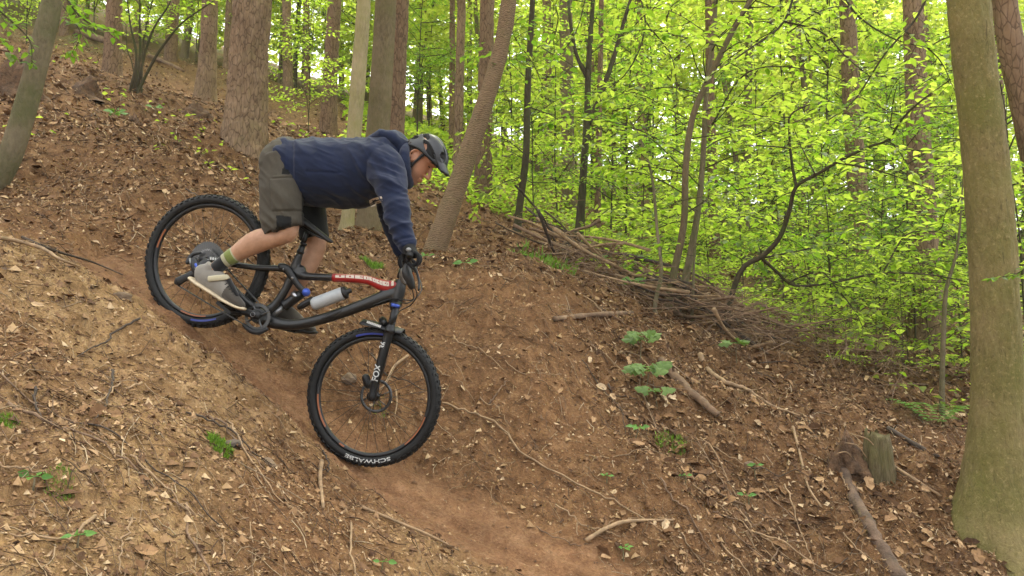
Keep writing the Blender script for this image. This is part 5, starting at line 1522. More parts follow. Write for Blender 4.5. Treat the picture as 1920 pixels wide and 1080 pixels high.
    kinds = [('conifer_red', 'far conifer trunk among bright leaves'), ('conifer', 'far scaly grey-brown trunk among bright leaves'), ('beech_dark', 'far smooth olive trunk among bright leaves')]
    spots = [(320, 115, 20, 22, 0), (540, 205, 20, 18, 1), (528, 150, 26, 12, 2), (575, 215, 24, 12, 0), (786, 250, 26, 12, 2), (806, 240, 30, 10, 0), (945, 330, 24, 12, 2), (1120, 380, 22, 14, 0), (1210, 400, 22, 18, 1), (1220, 395, 30, 9, 2),
             (1395, 430, 20, 16, 2), (1450, 440, 26, 14, 0), (1510, 470, 22, 16, 1), (1540, 480, 17, 12, 2), (1560, 440, 30, 12, 0), (1660, 500, 24, 14, 2), (1780, 520, 22, 16, 0), (1430, 420, 32, 10, 1), (1260, 400, 26, 12, 0), (640, 200, 30, 11, 1), (120, 70, 24, 16, 0), (345, 105, 26, 14, 2), (425, 130, 22, 14, 1), (1000, 330, 30, 10, 0), (1650, 480, 33, 12, 1), (1900, 560, 15, 26, 0), (880, 260, 28, 10, 2), (255, 90, 28, 12, 1), (1170, 390, 33, 9, 0), (1480, 420, 36, 10, 2)]
    wheres = {}
    for i, (x, y, d, w, k) in enumerate(spots):
        if x < 300: wh = 'at the top of the slope on the left'
        elif x < 600: wh = 'uphill beyond the thickest trunk'
        elif x < 900: wh = 'uphill beyond the rider'
        elif x < 1300: wh = 'in the middle of the wood'
        elif x < 1600: wh = 'beyond the brushwood'
        else: wh = 'near the great beech'
        base = ray(x, y) * d
        x0, y0 = base.x, base.y
        p0 = Vector((x0, y0, G(x0, y0)))
        r_ = w / 2 * d / FPX
        lean = rg.normal(0, 0.03, 2)
        P = [p0 - Vector((0, 0, 0.3))] + [p0 + Vector((lean[0] * h, lean[1] * h, h)) for h in (0, 3, 6, 10, 15)]
        root = thing('tree', kinds[k][1] + ' ' + wh, 'tree', p0, 'far trunks in the wood')
        link('trunk', trunk_mesh(P, [r_ * q for q in (1.1, 1.1, 1, .9, .75, .4)], M[kinds[k][0]], seg=14, step=0.3, flare=0.2, rough=0.004, plate=0.01 if k < 2 else 0, seed=i + 50), root)
        c = bpy.data.objects.new('crown', C[i % 3]); COL.objects.link(c); c.parent = root; c.location = (lean[0] * 8, lean[1] * 8, 3.5 + rg.uniform(-1.5, 2.5)); c.rotation_euler = (0, 0, i * 2.1)

def build_far_trees():
    rg = np.random.default_rng(31)
    k = 0; used = []
    while k < 50:
        px = rg.uniform(-100, 2020); d = rg.uniform(19, 34)
        if px < 420 and d < 27: continue
        if px < 900 and d < 23: continue
        x = (px - 960) / FPX * d
        if any(math.hypot(x - u[0], d - u[1]) < 2.0 for u in used): continue
        used.append((x, d))
        z = G(x, d); h = rg.uniform(6, 11); r_ = rg.uniform(0.05, 0.11)
        wh = 'uphill on the left' if px < 600 else 'uphill behind the rider' if px < 1000 else 'deep behind the stem clump' if px < 1450 else 'deep behind the stout trunk'
        root = thing('tree', 'bright leafy tree with low crown, ' + wh, 'tree', (x, d, z), 'bright leafy trees filling the wood')
        lean = rg.normal(0, 0.05, 2)
        P = [Vector((x + lean[0] * t, d + lean[1] * t, z + t)) for t in (-0.3, 1, 3, 6, h)]
        link('trunk', trunk_mesh(P, [r_ * 1.1, r_, r_ * .9, r_ * .7, r_ * .3], M['stem_brown'] if k % 2 else M['beech_dark'], seg=9, step=0.5, rough=0.003, seed=k + 200), root)
        c = bpy.data.objects.new('crown', CANOPY[k % 3]); COL.objects.link(c); c.parent = root
        sc = rg.uniform(0.75, 1.1); c.scale = (sc, sc, sc); c.location = (0, 0, rg.uniform(-2.4, 0.2)); c.rotation_euler = (0, 0, rg.uniform(0, 6.28)); k += 1

# ---------------------------------------------------------------- understorey
SAP = []
def build_understorey():
    P0 = [crown_sapling(201, 4.2, 0.5, 1.5, 20, 0.092, 0.058, M['leaf'], 0.028, 0.05),
          crown_sapling(202, 3.0, 0.3, 1.15, 17, 0.086, 0.052, M['leaf'], 0.018, -0.06),
          crown_sapling(203, 6.0, 1.0, 1.9, 26, 0.10, 0.066, M['leaf'], 0.04, 0.03),
          crown_sapling(204, 1.7, 0.15, 0.8, 12, 0.06, 0.04, M['leaf'], 0.012, 0.08),
          crown_sapling(205, 5.0, 0.8, 1.7, 22, 0.08, 0.055, M['leaf_dark'], 0.03, -0.03)]
    protos = [(t.mesh('trunk', M['stem_dark']), c) for (t, c) in P0]
    rg = np.random.default_rng(5)
    desc = {0: 'slender young beech with level leafy sprays', 1: 'small young beech with bright fresh leaves', 2: 'tall young beech with layered bright leaves', 3: 'knee to head high beech seedling in fresh leaf', 4: 'deeper green young hornbeam'}
    # (picture x of the foot, distance, kind)
    spots = []
    for (x, d, k, s) in [(1000, 12, 1, 1.0), (1045, 13.5, 0, 1.0), (1150, 11.5, 1, .9), (1175, 14, 0, 1.1), (1205, 10.0, 1, .9), (1395, 10.5, 1, .9), (1430, 12.5, 0, 1.0), (1470, 9.3, 3, 1.1),
                         (1520, 11.5, 1, 1.0), (1560, 14, 2, 1.0), (1590, 10, 3, 1.0), (1650, 9.4, 1, 0.8), (1690, 12, 0, 1.0), (1800, 9.5, 1, 1.0), (1835, 8.3, 3, 1.1), (1925, 8.5, 0, .9), (1880, 11.5, 2, 1.0), (1350, 16, 2, 1.0), (1280, 13.5, 0, 1.1),
                         (1230, 17, 2, 1.1), (1110, 18, 2, 1.0), (960, 17, 0, 1.1), (930, 20, 2, 1.0), (1480, 17, 2, 1.1), (1640, 17, 2, 1.1), (1740, 15, 4, 1.1), (1600, 21, 2, 1.2), (1400, 22, 2, 1.2), (1520, 8.8, 3, .8), (1330, 9.5, 3, .9), (1610, 8.4, 3, .7), (1700, 8.8, 3, .8), (1560, 9.2, 1, .7), (1640, 8.0, 3, .8), (1690, 7.9, 3, .75), (1740, 8.4, 3, .9), (1590, 7.7, 3, .65), (1715, 9.6, 1, .8), (1665, 10.5, 3, 1.1), (1530, 7.9, 3, .6),
                         (700, 21, 0, 1.1), (660, 23, 2, 1.0), (780, 18, 1, 1.2), (800, 24, 2, 1.0), (860, 22, 0, 1.2), (545, 20, 1, 1.2), (570, 14.5, 1, 0.9), (515, 24, 2, 1.0), (350, 22, 1, 1.3), (290, 24, 0, 1.2), (250, 19, 1, 1.0), (150, 25, 0, 1.2), (60, 25, 2, 1.1), (415, 24, 0, 1.2), (600, 26, 2, 1.1), (740, 27, 2, 1.1), (480, 27, 2, 1.2), (1000, 25, 2, 1.2), (1080, 27, 2, 1.2), (1180, 26, 2, 1.2), (1290, 28, 2, 1.2), (1500, 27, 2, 1.2), (1700, 25, 2, 1.2), (1810, 20, 2, 1.1), (1900, 18, 4, 1.1), (1780, 28, 2, 1.2), (20, 16, 0, .8), (180, 30, 2, 1.2), (330, 31, 2, 1.2)]:
        spots.append((x, d, k, s))
    for i, (x, d, k, s) in enumerate(spots):
        if i % 5 == 2 and k != 3: k = 4; s = s * 0.85
        xx = (x - 960) / FPX * d; yy = d
        z = G(xx, yy)
        near = 'close beyond the brushwood' if d < 11 and x > 1180 else 'among the trunks of the slope' if d < 16 else 'deep in the bright wood'
        reg = ' on the left' if x < 450 else ' behind the rider' if x < 900 else ' in the middle' if x < 1350 else ' towards the right' if x < 1750 else ' beside the great beech'
        lab = desc[k] + ' ' + near + reg.replace(' on the left', ' at the hilltop above the rear wheel').replace(' towards the right', ' left of the great beech')
        root = thing('young_tree', lab[:110], 'tree', (xx, yy, z), 'young trees of the understorey')
        t, c = protos[k]
        a = rg.uniform(0, 6.28)
        for nm, me in (('trunk', t), ('crown', c)):
            o = bpy.data.objects.new(nm, me); COL.objects.link(o); o.parent = root; o.rotation_euler = (rg.normal(0, 0.0), 0, a); o.scale = (s * 1.0, s * 1.0, s * 1.0)
    # far off the wood closes to one mass of leaves
    f = Foliage(909); r = f.r
    n = 14500
    ang = r.uniform(math.radians(-50), math.radians(50), n); rad = r.uniform(27, 60, n)
    X, Y = rad * np.sin(ang), rad * np.cos(ang)
    gz = smooth_ground(X, Y)
    top = 19 + 6 * vnoise(X * 0.12, Y * 0.12, seed=3)
    H = r.random(n) ** 0.8 * top
    dens = fbm(X * 0.16, Y * 0.16, (gz + H) * 0.22, oct=3, seed=14)
    keep = dens > -0.42
    X, Y, H, gz = X[keep], Y[keep], H[keep], gz[keep]
    Ps, Ds, Ns, Ss = [], [], [], []
    for i in range(len(X)):
        c = np.array([X[i], Y[i], gz[i] + H[i] + 0.3]); a = r.uniform(0, 6.28)
        e = np.array([math.cos(a), math.sin(a), r.normal(0, 0.25)]) * r.uniform(0.6, 1.2)
        q = twig_leaves(r, c - e, c + e, 13, 0.38, (0, -0.5, 1), 1.0)
        Ps.append(q[0] + r.normal(0, 0.18, q[0].shape)); Ds.append(q[1]); Ns.append(q[2]); Ss.append(q[3])
    V, F = leaf_arrays(np.concatenate(Ps), np.concatenate(Ds), np.concatenate(Ns), np.concatenate(Ss), wid=0.36)
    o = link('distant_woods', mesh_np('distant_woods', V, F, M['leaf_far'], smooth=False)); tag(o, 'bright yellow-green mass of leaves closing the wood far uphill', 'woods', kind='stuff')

def build_near_woods():
    proto = single_leaf_mesh('leaf', M['leaf']); proto_d = single_leaf_mesh('leaf', M['leaf_dark'])
    # ---- clump of stems beside the brushwood
    def clump_tree(lab, stem, rad, mat_, seed, boughs, leaf=0.092, name='young_tree', wood='stem', limit=300, lm='leaf', start=0.35):
        f = Foliage(seed)
        base = Vector(stem[0]); base.z = G(base.x, base.y)
        root = thing(name, lab, 'tree', base)
        m = MB(); q = [Vector(stem[0]) - Vector((0, 0, 0.2))] + [Vector(p) for p in stem]
        m.loft(q, [rad[0]] + list(rad), seg=14, sub=6); m.build('trunk', mat_, root)
        for (path, r0, lf_every, ln) in boughs:
            f.branch([tuple(p) for p in path], r0, r0 * 0.25, lf_every, ln, leaf, leaf * 0.62, start=start, twig_rad=0.0018)
        finish_near_plant(root, f, M[lm], proto if lm == 'leaf' else proto_d, M['stem_dark'], limit, 'branches')
        return root
    d = 7.3
    g = lambda x, y, dd=d: W(x, y, dd)
    rg = np.random.default_rng(12)
    def boughs_from(stem, n, L, seed, lo=0.3, rise=0.25, toward=0.0, r0=0.007):
        r = np.random.default_rng(seed); A = catmull([tuple(p) for p in stem], 6); out = []
        for i in range(n):
            t = lo + (1 - lo) * (i + r.random() * 0.8) / n
            q = A[int(t * (len(A) - 1))]
            az = r.uniform(0, 6.28); dr = np.array([math.cos(az), math.sin(az) * 0.8 - toward, 0]); l = L * r.uniform(0.55, 1.1) * (1.2 - 0.5 * t)
            rs = rise * r.uniform(0.2, 1.4)
            out.append(([q, q + dr * l * .35 + [0, 0, rs * l * .6], q + dr * l * .7 + [0, 0, rs * l * .9] + r.normal(0, .04, 3), q + dr * l + [0, 0, rs * l * 0.8]], r0, 0.11, 0.30))
        return out
    st1 = [g(1250, 595), g(1262, 520), g(1282, 420), g(1286, 310), g(1300, 215), g(1338, 130), g(1378, 50), g(1420, -20)]
    clump_tree('dark stem of the clump, bending right above the brushwood', st1, [0.040, 0.035, 0.032, 0.030, 0.028, 0.026, 0.024, 0.020], M['stem_brown'], 301, boughs_from(st1, 14, 1.25, 1))
    st2 = [g(1268, 590, 7.5), g(1290, 500, 7.5), g(1308, 400, 7.5), g(1318, 300, 7.5), g(1324, 180, 7.5), g(1338, 60, 7.5), g(1344, -30, 7.5)]
    clump_tree('paler grey stem of the clump standing right of the bending one', st2, [0.042, 0.036, 0.030, 0.026, 0.023, 0.021, 0.019], M['stem_grey'], 302, boughs_from(st2, 12, 1.2, 2))
    st3 = [g(1236, 640, 7.0), g(1228, 575, 7.0), g(1240, 510, 7.0), g(1232, 430, 7.1), g(1222, 330, 7.1), g(1200, 260, 7.2), g(1180, 225, 7.2)]
    clump_tree('thin crooked shoot at the left of the stem clump', st3, [0.022, 0.02, 0.016, 0.014, 0.012, 0.01, 0.006], M['stem_grey'], 303, boughs_from(st3, 7, 0.8, 3, r0=0.004))
    st4 = [g(1296, 620, 7.3), g(1299, 560, 7.3), g(1302, 480, 7.3), g(1312, 380, 7.3)]
    clump_tree('short thin upright shoot at the right foot of the stem clump', st4, [0.018, 0.014, 0.011, 0.006], M['stem_grey'], 304, boughs_from(st4, 3, 0.6, 4, lo=0.6, r0=0.003))
    # ---- long dark branching bough that crosses the wood on the right
    f = Foliage(310)
    root_p = g(1345, 548, 7.2); root_p.z = G(root_p.x, root_p.y)
    root = thing('young_tree', 'dark bent bough sweeping from the brushwood up right towards the great beech', 'tree', root_p)
    D = 6.6
    main = [root_p - Vector((0, 0, .1)), W(1385, 515, 7.1), W(1430, 480, 7.0), W(1462, 445, 6.9), W(1480, 395, 6.8), W(1493, 350, 6.7), W(1535, 325, 6.6), W(1580, 298, 6.5), W(1630, 275, 6.4), W(1665, 262, 6.3), W(1690, 225, 6.2), W(1720, 195, 6.1), W(1760, 165, 6.0), W(1788, 145, 5.9)]
    m = MB(); m.loft(main, [0.025, 0.024, 0.022, 0.021, 0.019, 0.016, 0.014, 0.013, 0.011, 0.010, 0.009, 0.007, 0.005, 0.003], seg=10, sub=4); m.build('bough', M['stem_dark'], root)
    f.branch([tuple(q) for q in main[6:]], 0.004, 0.002, 0.10, 0.32, 0.082, 0.05, start=0.1, wood=True)
    side = [([W(1493, 350, 6.7), W(1484, 300, 6.7), W(1480, 250, 6.7), W(1483, 215, 6.7), W(1525, 192, 6.7)], 0.014), ([W(1530, 330, 6.6), W(1505, 280, 6.6), W(1488, 240, 6.6)], 0.006),
            ([W(1480, 278, 6.7), W(1440, 274, 6.6), W(1385, 272, 6.5)], 0.008), ([W(1483, 220, 6.7), W(1430, 218, 6.6), W(1380, 200, 6.5)], 0.006),
            ([W(1660, 262, 6.3), W(1700, 280, 6.2), W(1790, 284, 6.1)], 0.007), ([W(1570, 305, 6.5), W(1640, 318, 6.4), W(1720, 345, 6.3), W(1800, 375, 6.2)], 0.008),
            ([W(1600, 250, 6.4), W(1640, 235, 6.3), W(1680, 232, 6.2)], 0.004), ([W(1665, 262, 6.3), W(1690, 290, 6.3), W(1712, 330, 6.3)], 0.005)]
    for k, (p, r0) in enumerate(side):
        f.branch([tuple(q) for q in p], r0, r0 * .4, 0.10, 0.28, 0.08, 0.05, start=0.25)
    finish_near_plant(root, f, M['leaf'], proto, M['stem_dark'], 300, 'side_branches')
    # ---- lower dark branches at mid right
    f = Foliage(311); bp = W(1428, 484, 7.02)
    root = thing('leafy_branch', 'low dark boughs spreading level over the brushwood towards the stout trunk', 'branch', bp)
    for (p, r0) in (([bp, W(1455, 508, 7.1), W(1490, 535, 7.1), W(1560, 530, 7.0), W(1650, 512, 6.9), W(1740, 515, 6.8), W(1815, 528, 6.7)], 0.016), ([W(1480, 530, 7.1), W(1500, 520, 7.1), W(1540, 510, 7.0), W(1570, 535, 6.9), W(1620, 540, 6.8)], 0.01),
                    ([W(1655, 512, 6.9), W(1700, 440, 6.9), W(1760, 432, 6.9), W(1775, 395, 6.8), W(1800, 386, 6.8)], 0.009), ([bp, W(1500, 470, 7.1), W(1580, 455, 7.0), W(1640, 470, 6.9)], 0.009), ([W(1560, 530, 7.0), W(1600, 580, 6.9), W(1630, 640, 6.8)], 0.007)):
        f.branch([tuple(q) for q in p], r0, r0 * .35, 0.10, 0.33, 0.08, 0.05, start=0.12)
    finish_near_plant(root, f, M['leaf'], proto, M['stem_dark'], 300, 'branches')
    # ---- thin sapling left of the great beech
    st = [W(1766, 782, 6.9), W(1767, 690, 6.9), W(1770, 600, 6.9), W(1775, 540, 6.9), W(1792, 480, 6.9), W(1800, 420, 6.9), W(1806, 330, 6.9)]
    bg_ = boughs_from(st, 7, 0.7, 8, lo=0.35, r0=0.004)
    clump_tree('thin straight sapling rising just left of the great beech', st, [0.024, 0.021, 0.02, 0.017, 0.012, 0.009, 0.005], M['stem_grey'], 305, bg_)
    # ---- overhanging sprays from branches above the picture, at the right and top
    def overhang(lab, seed, limbs, leaf=0.075, lm='leaf', base=None, gap=0.05, every=0.10, ln=0.34, limit=300):
        f = Foliage(seed)
        p0 = Vector(limbs[0][0][0]) if base is None else Vector(base)
        root = thing('leafy_branch', lab, 'branch', p0)
        for (p, r0) in limbs:
            f.branch([tuple(q) for q in p], r0, r0 * .3, every, ln, leaf, gap, start=0.05)
        finish_near_plant(root, f, M[lm], proto if lm == 'leaf' else proto_d, M['stem_dark'], limit, 'branches')
    overhang('leafy branch hanging into the top of the picture above the bent bough', 320, [([W(1500, -60, 6.3), W(1470, 40, 6.2), W(1400, 95, 6.1), W(1320, 150, 6.0)], 0.012), ([W(1470, 40, 6.2), W(1540, 60, 6.1), W(1590, 110, 6.0), W(1640, 150, 5.9)], 0.009), ([W(1560, -60, 6.1), W(1600, 20, 6.0), W(1670, 70, 5.9), W(1740, 90, 5.8)], 0.01)])
    overhang('leafy branch drooping from the top right beside the great beech', 321, [([W(1760, -60, 5.9), W(1720, 30, 5.9), W(1660, 100, 5.8), W(1600, 190, 5.8), W(1545, 230, 5.8)], 0.011), ([W(1700, 60, 5.8), W(1760, 110, 5.8), W(1790, 170, 5.8)], 0.007)])
    overhang('arching leafy twig above the clump, left of the bent bough', 322, [([W(1335, 235, 6.9), W(1385, 150, 6.7), W(1440, 125, 6.6), W(1520, 132, 6.5), W(1590, 155, 6.4), W(1625, 190, 6.4)], 0.008), ([W(1340, 230, 6.9), W(1390, 175, 6.8), W(1450, 90, 6.7)], 0.006), ([W(1480, 60, 6.5), W(1540, 20, 6.5), W(1600, 15, 6.5), W(1640, 60, 6.5)], 0.006)])
    overhang('leafy branches in the top middle between forked stem and clump', 323, [([W(1180, -60, 8.2), W(1210, 40, 8.1), W(1180, 130, 8.0), W(1120, 180, 8.0)], 0.012), ([W(1210, 40, 8.1), W(1260, 110, 8.0), W(1270, 190, 7.9)], 0.009), ([W(1110, -60, 8.4), W(1080, 60, 8.3), (W(1030, 120, 8.3))], 0.009)], leaf=0.08)
    overhang('small leafy spray reaching in at the right edge before the great beech', 324, [([W(1990, 470, 4.3), W(1940, 495, 4.25), W(1900, 515, 4.2), W(1862, 522, 4.2)], 0.003)], leaf=0.045, lm='leaf_dark', gap=0.02, every=0.035, ln=0.07)
    overhang('dark leafy branches in the top left corner by the leaning trunk', 325, [([W(-60, -30, 5.6), W(10, 30, 5.6), W(55, 75, 5.6), W(60, 120, 5.6)], 0.009), ([W(100, -50, 5.5), W(140, 20, 5.5), W(180, 50, 5.5), W(215, 60, 5.5)], 0.008), ([W(-60, 30, 5.8), W(0, 70, 5.8), W(20, 105, 5.8)], 0.006), ([W(110, 0, 6.3), W(150, 60, 6.2), W(135, 100, 6.2)], 0.006)], leaf=0.06, lm='leaf_dark', gap=0.032, every=0.06, ln=0.2)
    overhang('green leafy twigs around the head of the dark thin stems', 326, [([W(930, -40, 9), W(960, 60, 8.9), W(1000, 120, 8.8), W(1020, 170, 8.8)], 0.01), ([W(985, 290, 9.2), W(940, 260, 9.1), W(905, 300, 9.0)], 0.008), ([W(990, 200, 9.2), W(1040, 220, 9.1), W(1080, 260, 9.0)], 0.008), ([W(1090, 330, 10.8), W(1140, 340, 10.6), W(1190, 380, 10.4)], 0.009), ([W(980, 330, 9.2), W(930, 350, 9), W(890, 395, 8.9)], 0.006)], leaf=0.075)
    rg = np.random.default_rng(61)
    where = ['above the stem clump', 'right of the bent bough', 'between stem clump and bent bough', 'left of the stout trunk', 'over the brushwood', 'in front of the stout trunk', 'high between the pink trunk and the great beech', 'beside the dark forked stem', 'low over the right end of the brushwood', 'just left of the great beech', 'high over the forked stem', 'left of the stem clump']
    cents = [(1300, 90), (1600, 380), (1420, 350), (1640, 250), (1360, 440), (1700, 420), (1690, 120), (1150, 250), (1560, 560), (1740, 600), (1080, 90), (1190, 420)]
    for i, ((cx_, cy_), wh) in enumerate(zip(cents, where)):
        limbs = []
        d0 = rg.uniform(6.6, 8.6)
        for q in range(5):
            x0 = cx_ + rg.normal(0, 60); y0 = cy_ + rg.normal(0, 55); a = rg.uniform(-0.5, 0.5) + (math.pi if rg.random() < .5 else 0); L = rg.uniform(90, 170)
            pts = [W(x0 + math.cos(a) * L * t, y0 + math.sin(a) * L * t - 26 * math.sin(math.pi * t), d0 + q * 0.12 + rg.normal(0, .05)) for t in (0, .35, .7, 1)]
            limbs.append((pts, 0.005))
        overhang('spray of fresh beech leaves ' + wh, 400 + i, limbs, lm='leaf_dark' if i % 3 == 1 else 'leaf', leaf=0.10, gap=0.062, every=0.11, ln=0.36)
    # ---- many-stemmed bush up on the left
    bp = W(252, 165, 11.5); bp.z = G(bp.x, bp.y)
    root = thing('bush', 'many-stemmed leafless-footed bush between the two brown trunks on the upper left', 'bush', bp)
    f = Foliage(330)
    k = 0
    for (p, r0) in (([(250, 160), (256, 110), (245, 50), (236, -20)], .04), ([(254, 160), (262, 110), (262, 40), (262, -20)], .045), ([(256, 160), (272, 100), (290, 50), (316, 10), (330, -30)], .035), ([(258, 160), (290, 110), (318, 70), (345, 40), (400, 2)], .038), ([(252, 162), (248, 120), (238, 90), (236, 40)], .02), ([(256, 160), (268, 90), (276, 40), (292, -20)], .025)):
        path = [bp + Vector((0.03 * k - 0.08, 0.04 * (k % 3), -0.1))] + [W(x, y, 11.5 + 0.15 * (k % 3)) for x, y in p[1:]]
        m = MB(); m.loft(path, np.linspace(r0 * .6, r0 * .2, len(path)), seg=8, sub=5); m.build('stem', M['stem_dark'], root)
        f.branch([tuple(q) for q in path[1:]], 0.004, 0.002, 0.16, 0.42, 0.085, 0.055, start=0.35); k += 1
    finish_near_plant(root, f, M['leaf'], proto, M['stem_dark'], 300, 'twigs')
# ---------------------------------------------------------------- what lies on the ground
def normal_at(x, y, e=0.03):
    z = ground_full(np.array([x - e, x + e, x, x]), np.array([y, y, y - e, y + e]))[0]
    return Vector(((z[0] - z[1]) / (2 * e), (z[2] - z[3]) / (2 * e), 1)).normalized()

def normals_np(x, y, e=0.05):
    zx = smooth_ground(x + e, y) - smooth_ground(x - e, y); zy = smooth_ground(x, y + e) - smooth_ground(x, y - e)
    return nrm(np.stack([-zx / (2 * e), -zy / (2 * e), np.ones_like(x)], -1))

def fallen_leaf_proto(seed, size=1.0):
    """curled dry leaf, one unit long"""
    r = np.random.default_rng(seed)
    ts = np.linspace(0, 1, 5); V, F = [], []
    curl = r.uniform(0.3, 1.1); bend = r.uniform(-0.4, 0.5)
    lob = r.uniform(0, 0.25)
    for i, t in enumerate(ts):
        w = r.uniform(0.24, 0.34) * math.sin(math.pi * min(1, 0.06 + t * 0.92)) ** 0.7 * (1 + lob * (1 if i % 2 else -1))
        z = bend * (t - 0.5) ** 2
        V += [(t - .5, -w, z + w * curl + r.normal(0, 0.03)), (t - .5, 0, z + r.normal(0, 0.02)), (t - .5, w, z + w * curl * r.uniform(0.3, 1.2) + r.normal(0, 0.03))]
    for i in range(4):
        a = i * 3; F += [(a, a + 3, a + 4, a + 1), (a + 1, a + 4, a + 5, a + 2)]
    return mesh_np('fallen_leaf', V, F, M['litter'], smooth=False)

def sample_ground(rg, n, rmin, rmax, amin=-38, amax=36, power=1.0):
    ang = np.radians(rg.uniform(amin, amax, n)); u = rg.random(n)
    rad = rmin * (rmax / rmin) ** u if power == 1.0 else rmin + (rmax - rmin) * u ** power
    return rad * np.sin(ang), rad * np.cos(ang)

def on_screen(x, y, z, m=20):
    d = y * cP + z * sP; px = 960 + FPX * x / d; py = 540 - FPX * (-y * sP + z * cP) / d
    return (px > -m) & (px < 1920 + m) & (py > -m) & (py < 1080 + m), px, py, d

def build_litter():
    rg = np.random.default_rng(42)
    # --- dry leaves as one mass
    n = 210000
    x, y = sample_ground(rg, n, 1.9, 26)
    dens = litter_density(x, y)
    keep = rg.random(n) < dens * 1.15
    x, y = x[keep], y[keep]
    z = ground_full(x, y)[0]
    ok = on_screen(x, y, z, 200)[0]; x, y, z = x[ok], y[ok], z[ok]
    n = len(x); Nn = normals_np(x, y); Nn = nrm(Nn + rg.normal(0, 0.45, (n, 3)))
    # leaves slide until they lie down the slope
    D = rg.normal(0, 1, (n, 3)) + np.array([0.9, -0.3, -0.5]); D = nrm(D - (D * Nn).sum(1)[:, None] * Nn)
    Sz = (0.010 + 0.040 * rg.random(n) ** 1.6) * (1 + 0.7 * (rg.random(n) > 0.95)) * np.clip(np.hypot(x, y) / 5.6, 0.5, 1.7)
    P = np.stack([x, y, z + 0.004 + rg.random(n) * 0.012], -1)
    fold = rg.uniform(-0.1, 0.4, n)[:, None]; wid = rg.uniform(0.08, 0.36, n)[:, None]
    Sd = nrm(np.cross(D, Nn)); S_ = Sz[:, None]
    v0 = P - D * S_ * .5 + Nn * S_ * rg.uniform(-.05, .25, (n, 1)); v2 = P + D * S_ * .5 + Nn * S_ * rg.uniform(-.05, .3, (n, 1))
    v1 = P + Sd * S_ * wid + Nn * S_ * fold; v3 = P - Sd * S_ * wid + Nn * S_ * fold * rg.uniform(0.2, 1.2, (n, 1)); vc = P.copy()
    v0, v1, v2, v3 = [q + rg.normal(0, 0.11, (n, 3)) * S_ for q in (v0, v1, v2, v3)]
    v1 = v1 + D * S_ * rg.uniform(-.25, .25, (n, 1)); v3 = v3 + D * S_ * rg.uniform(-.25, .25, (n, 1))
    V = np.stack([v0, v1, v2, v3, vc], 1).reshape(-1, 3)
    b = np.arange(n)[:, None] * 5
    F = np.concatenate([b + np.array([[4, 0, 1]]), b + np.array([[4, 1, 2]]), b + np.array([[4, 2, 3]]), b + np.array([[4, 3, 0]])], 0)
    o = link('leaf_litter', mesh_np('leaf_litter', V, F, M['litter'], smooth=False)); tag(o, 'brown and tan dry leaves covering the slope', 'leaf litter', kind='stuff')
    # --- chips and crumbs of soil on the bare parts
    n = 60000
    x, y = sample_ground(rg, n, 1.9, 9)
    td = seg_dist(x, y, TRAIL); keep = rg.random(n) < (0.12 + 0.88 * sstep(0.15, 0.4, td)); x, y = x[keep], y[keep]; n = len(x)
    z = ground_full(x, y)[0]
    s = rg.uniform(0.003, 0.011, n) * (1 + 1.4 * (rg.random(n) > 0.95))
    base = np.array([[1, 0, 0], [-0.5, 0.87, 0], [-0.5, -0.87, 0], [0, 0, 0.9]])
    R_ = rg.normal(0, 0.25, (n, 4, 3)) + base[None]
    V = (np.stack([x, y, z], -1)[:, None, :] + R_ * s[:, None, None]).reshape(-1, 3); b = np.arange(n)[:, None] * 4
    F = np.concatenate([b + np.array([[0, 1, 3]]), b + np.array([[1, 2, 3]]), b + np.array([[2, 0, 3]])], 0)
    o = link('soil_crumbs', mesh_np('soil_crumbs', V, F, M['crumb'], smooth=False)); tag(o, 'small red-brown crumbs of soil lying loose on the slope', 'soil crumbs', kind='stuff')
    # --- fine twigs and needles
    n = 24000
    x, y = sample_ground(rg, n, 1.9, 17)
    keep = rg.random(n) < (0.28 + 0.72 * litter_density(x, y)) * sstep(0.1, 0.35, seg_dist(x, y, TRAIL)); x, y = x[keep], y[keep]; n = len(x)
    L = rg.uniform(0.03, 0.16, n) * (1 + 1.2 * (rg.random(n) > 0.93)) * np.clip(np.hypot(x, y) / 6, 0.8, 1.7)
    a = rg.normal(-0.35, 0.9, n)
    dx, dy = np.cos(a) * L, np.sin(a) * L
    k = 4; pts = []
    cv = rg.normal(0, 0.12, n)
    for i in range(k):
        t = i / (k - 1) - 0.5
        off = cv * L * (0.25 - t * t) * 4
        X_, Y_ = x + dx * t - dy / (L + 1e-6) * off, y + dy * t + dx / (L + 1e-6) * off
        pts.append(np.stack([X_, Y_, ground_full(X_, Y_)[0] + 0.006 + np.abs(rg.normal(0, 0.008, n))], -1))
    Pn = np.stack(pts, 1)
    T = nrm(np.stack([dx, dy, Pn[:, -1, 2] - Pn[:, 0, 2]], -1)); up = np.array([0, 0, 1.0]); B = nrm(np.cross(T, up)); Q = np.cross(B, T)
    rad = rg.uniform(0.0009, 0.0026, n)[:, None, None] * np.clip(np.hypot(x, y) / 5, 0.9, 2.2)[:, None, None]
    ring = []
    for j in range(3):
        aa = 2 * math.pi * j / 3 + 0.5
        ring.append(Pn + (math.cos(aa) * B + math.sin(aa) * Q)[:, None, :] * rad)
    V = np.stack(ring, 2).reshape(-1, 3)
    b = np.arange(n)[:, None] * (k * 3); Fs = []
    for i in range(k - 1):
        for j in range(3):
            Fs.append(b + np.array([[i * 3 + j, i * 3 + (j + 1) % 3, (i + 1) * 3 + (j + 1) % 3, (i + 1) * 3 + j]]))
    o = link('twig_litter', mesh_np('twig_litter', V, np.concatenate(Fs, 0), M['twig'], smooth=False)); tag(o, 'fine dry twigs and stalks strewn over the slope', 'twig litter', kind='stuff')

    # --- the leaves that show largest, one by one
    protos = [fallen_leaf_proto(s) for s in range(9)]
    cnt = 0
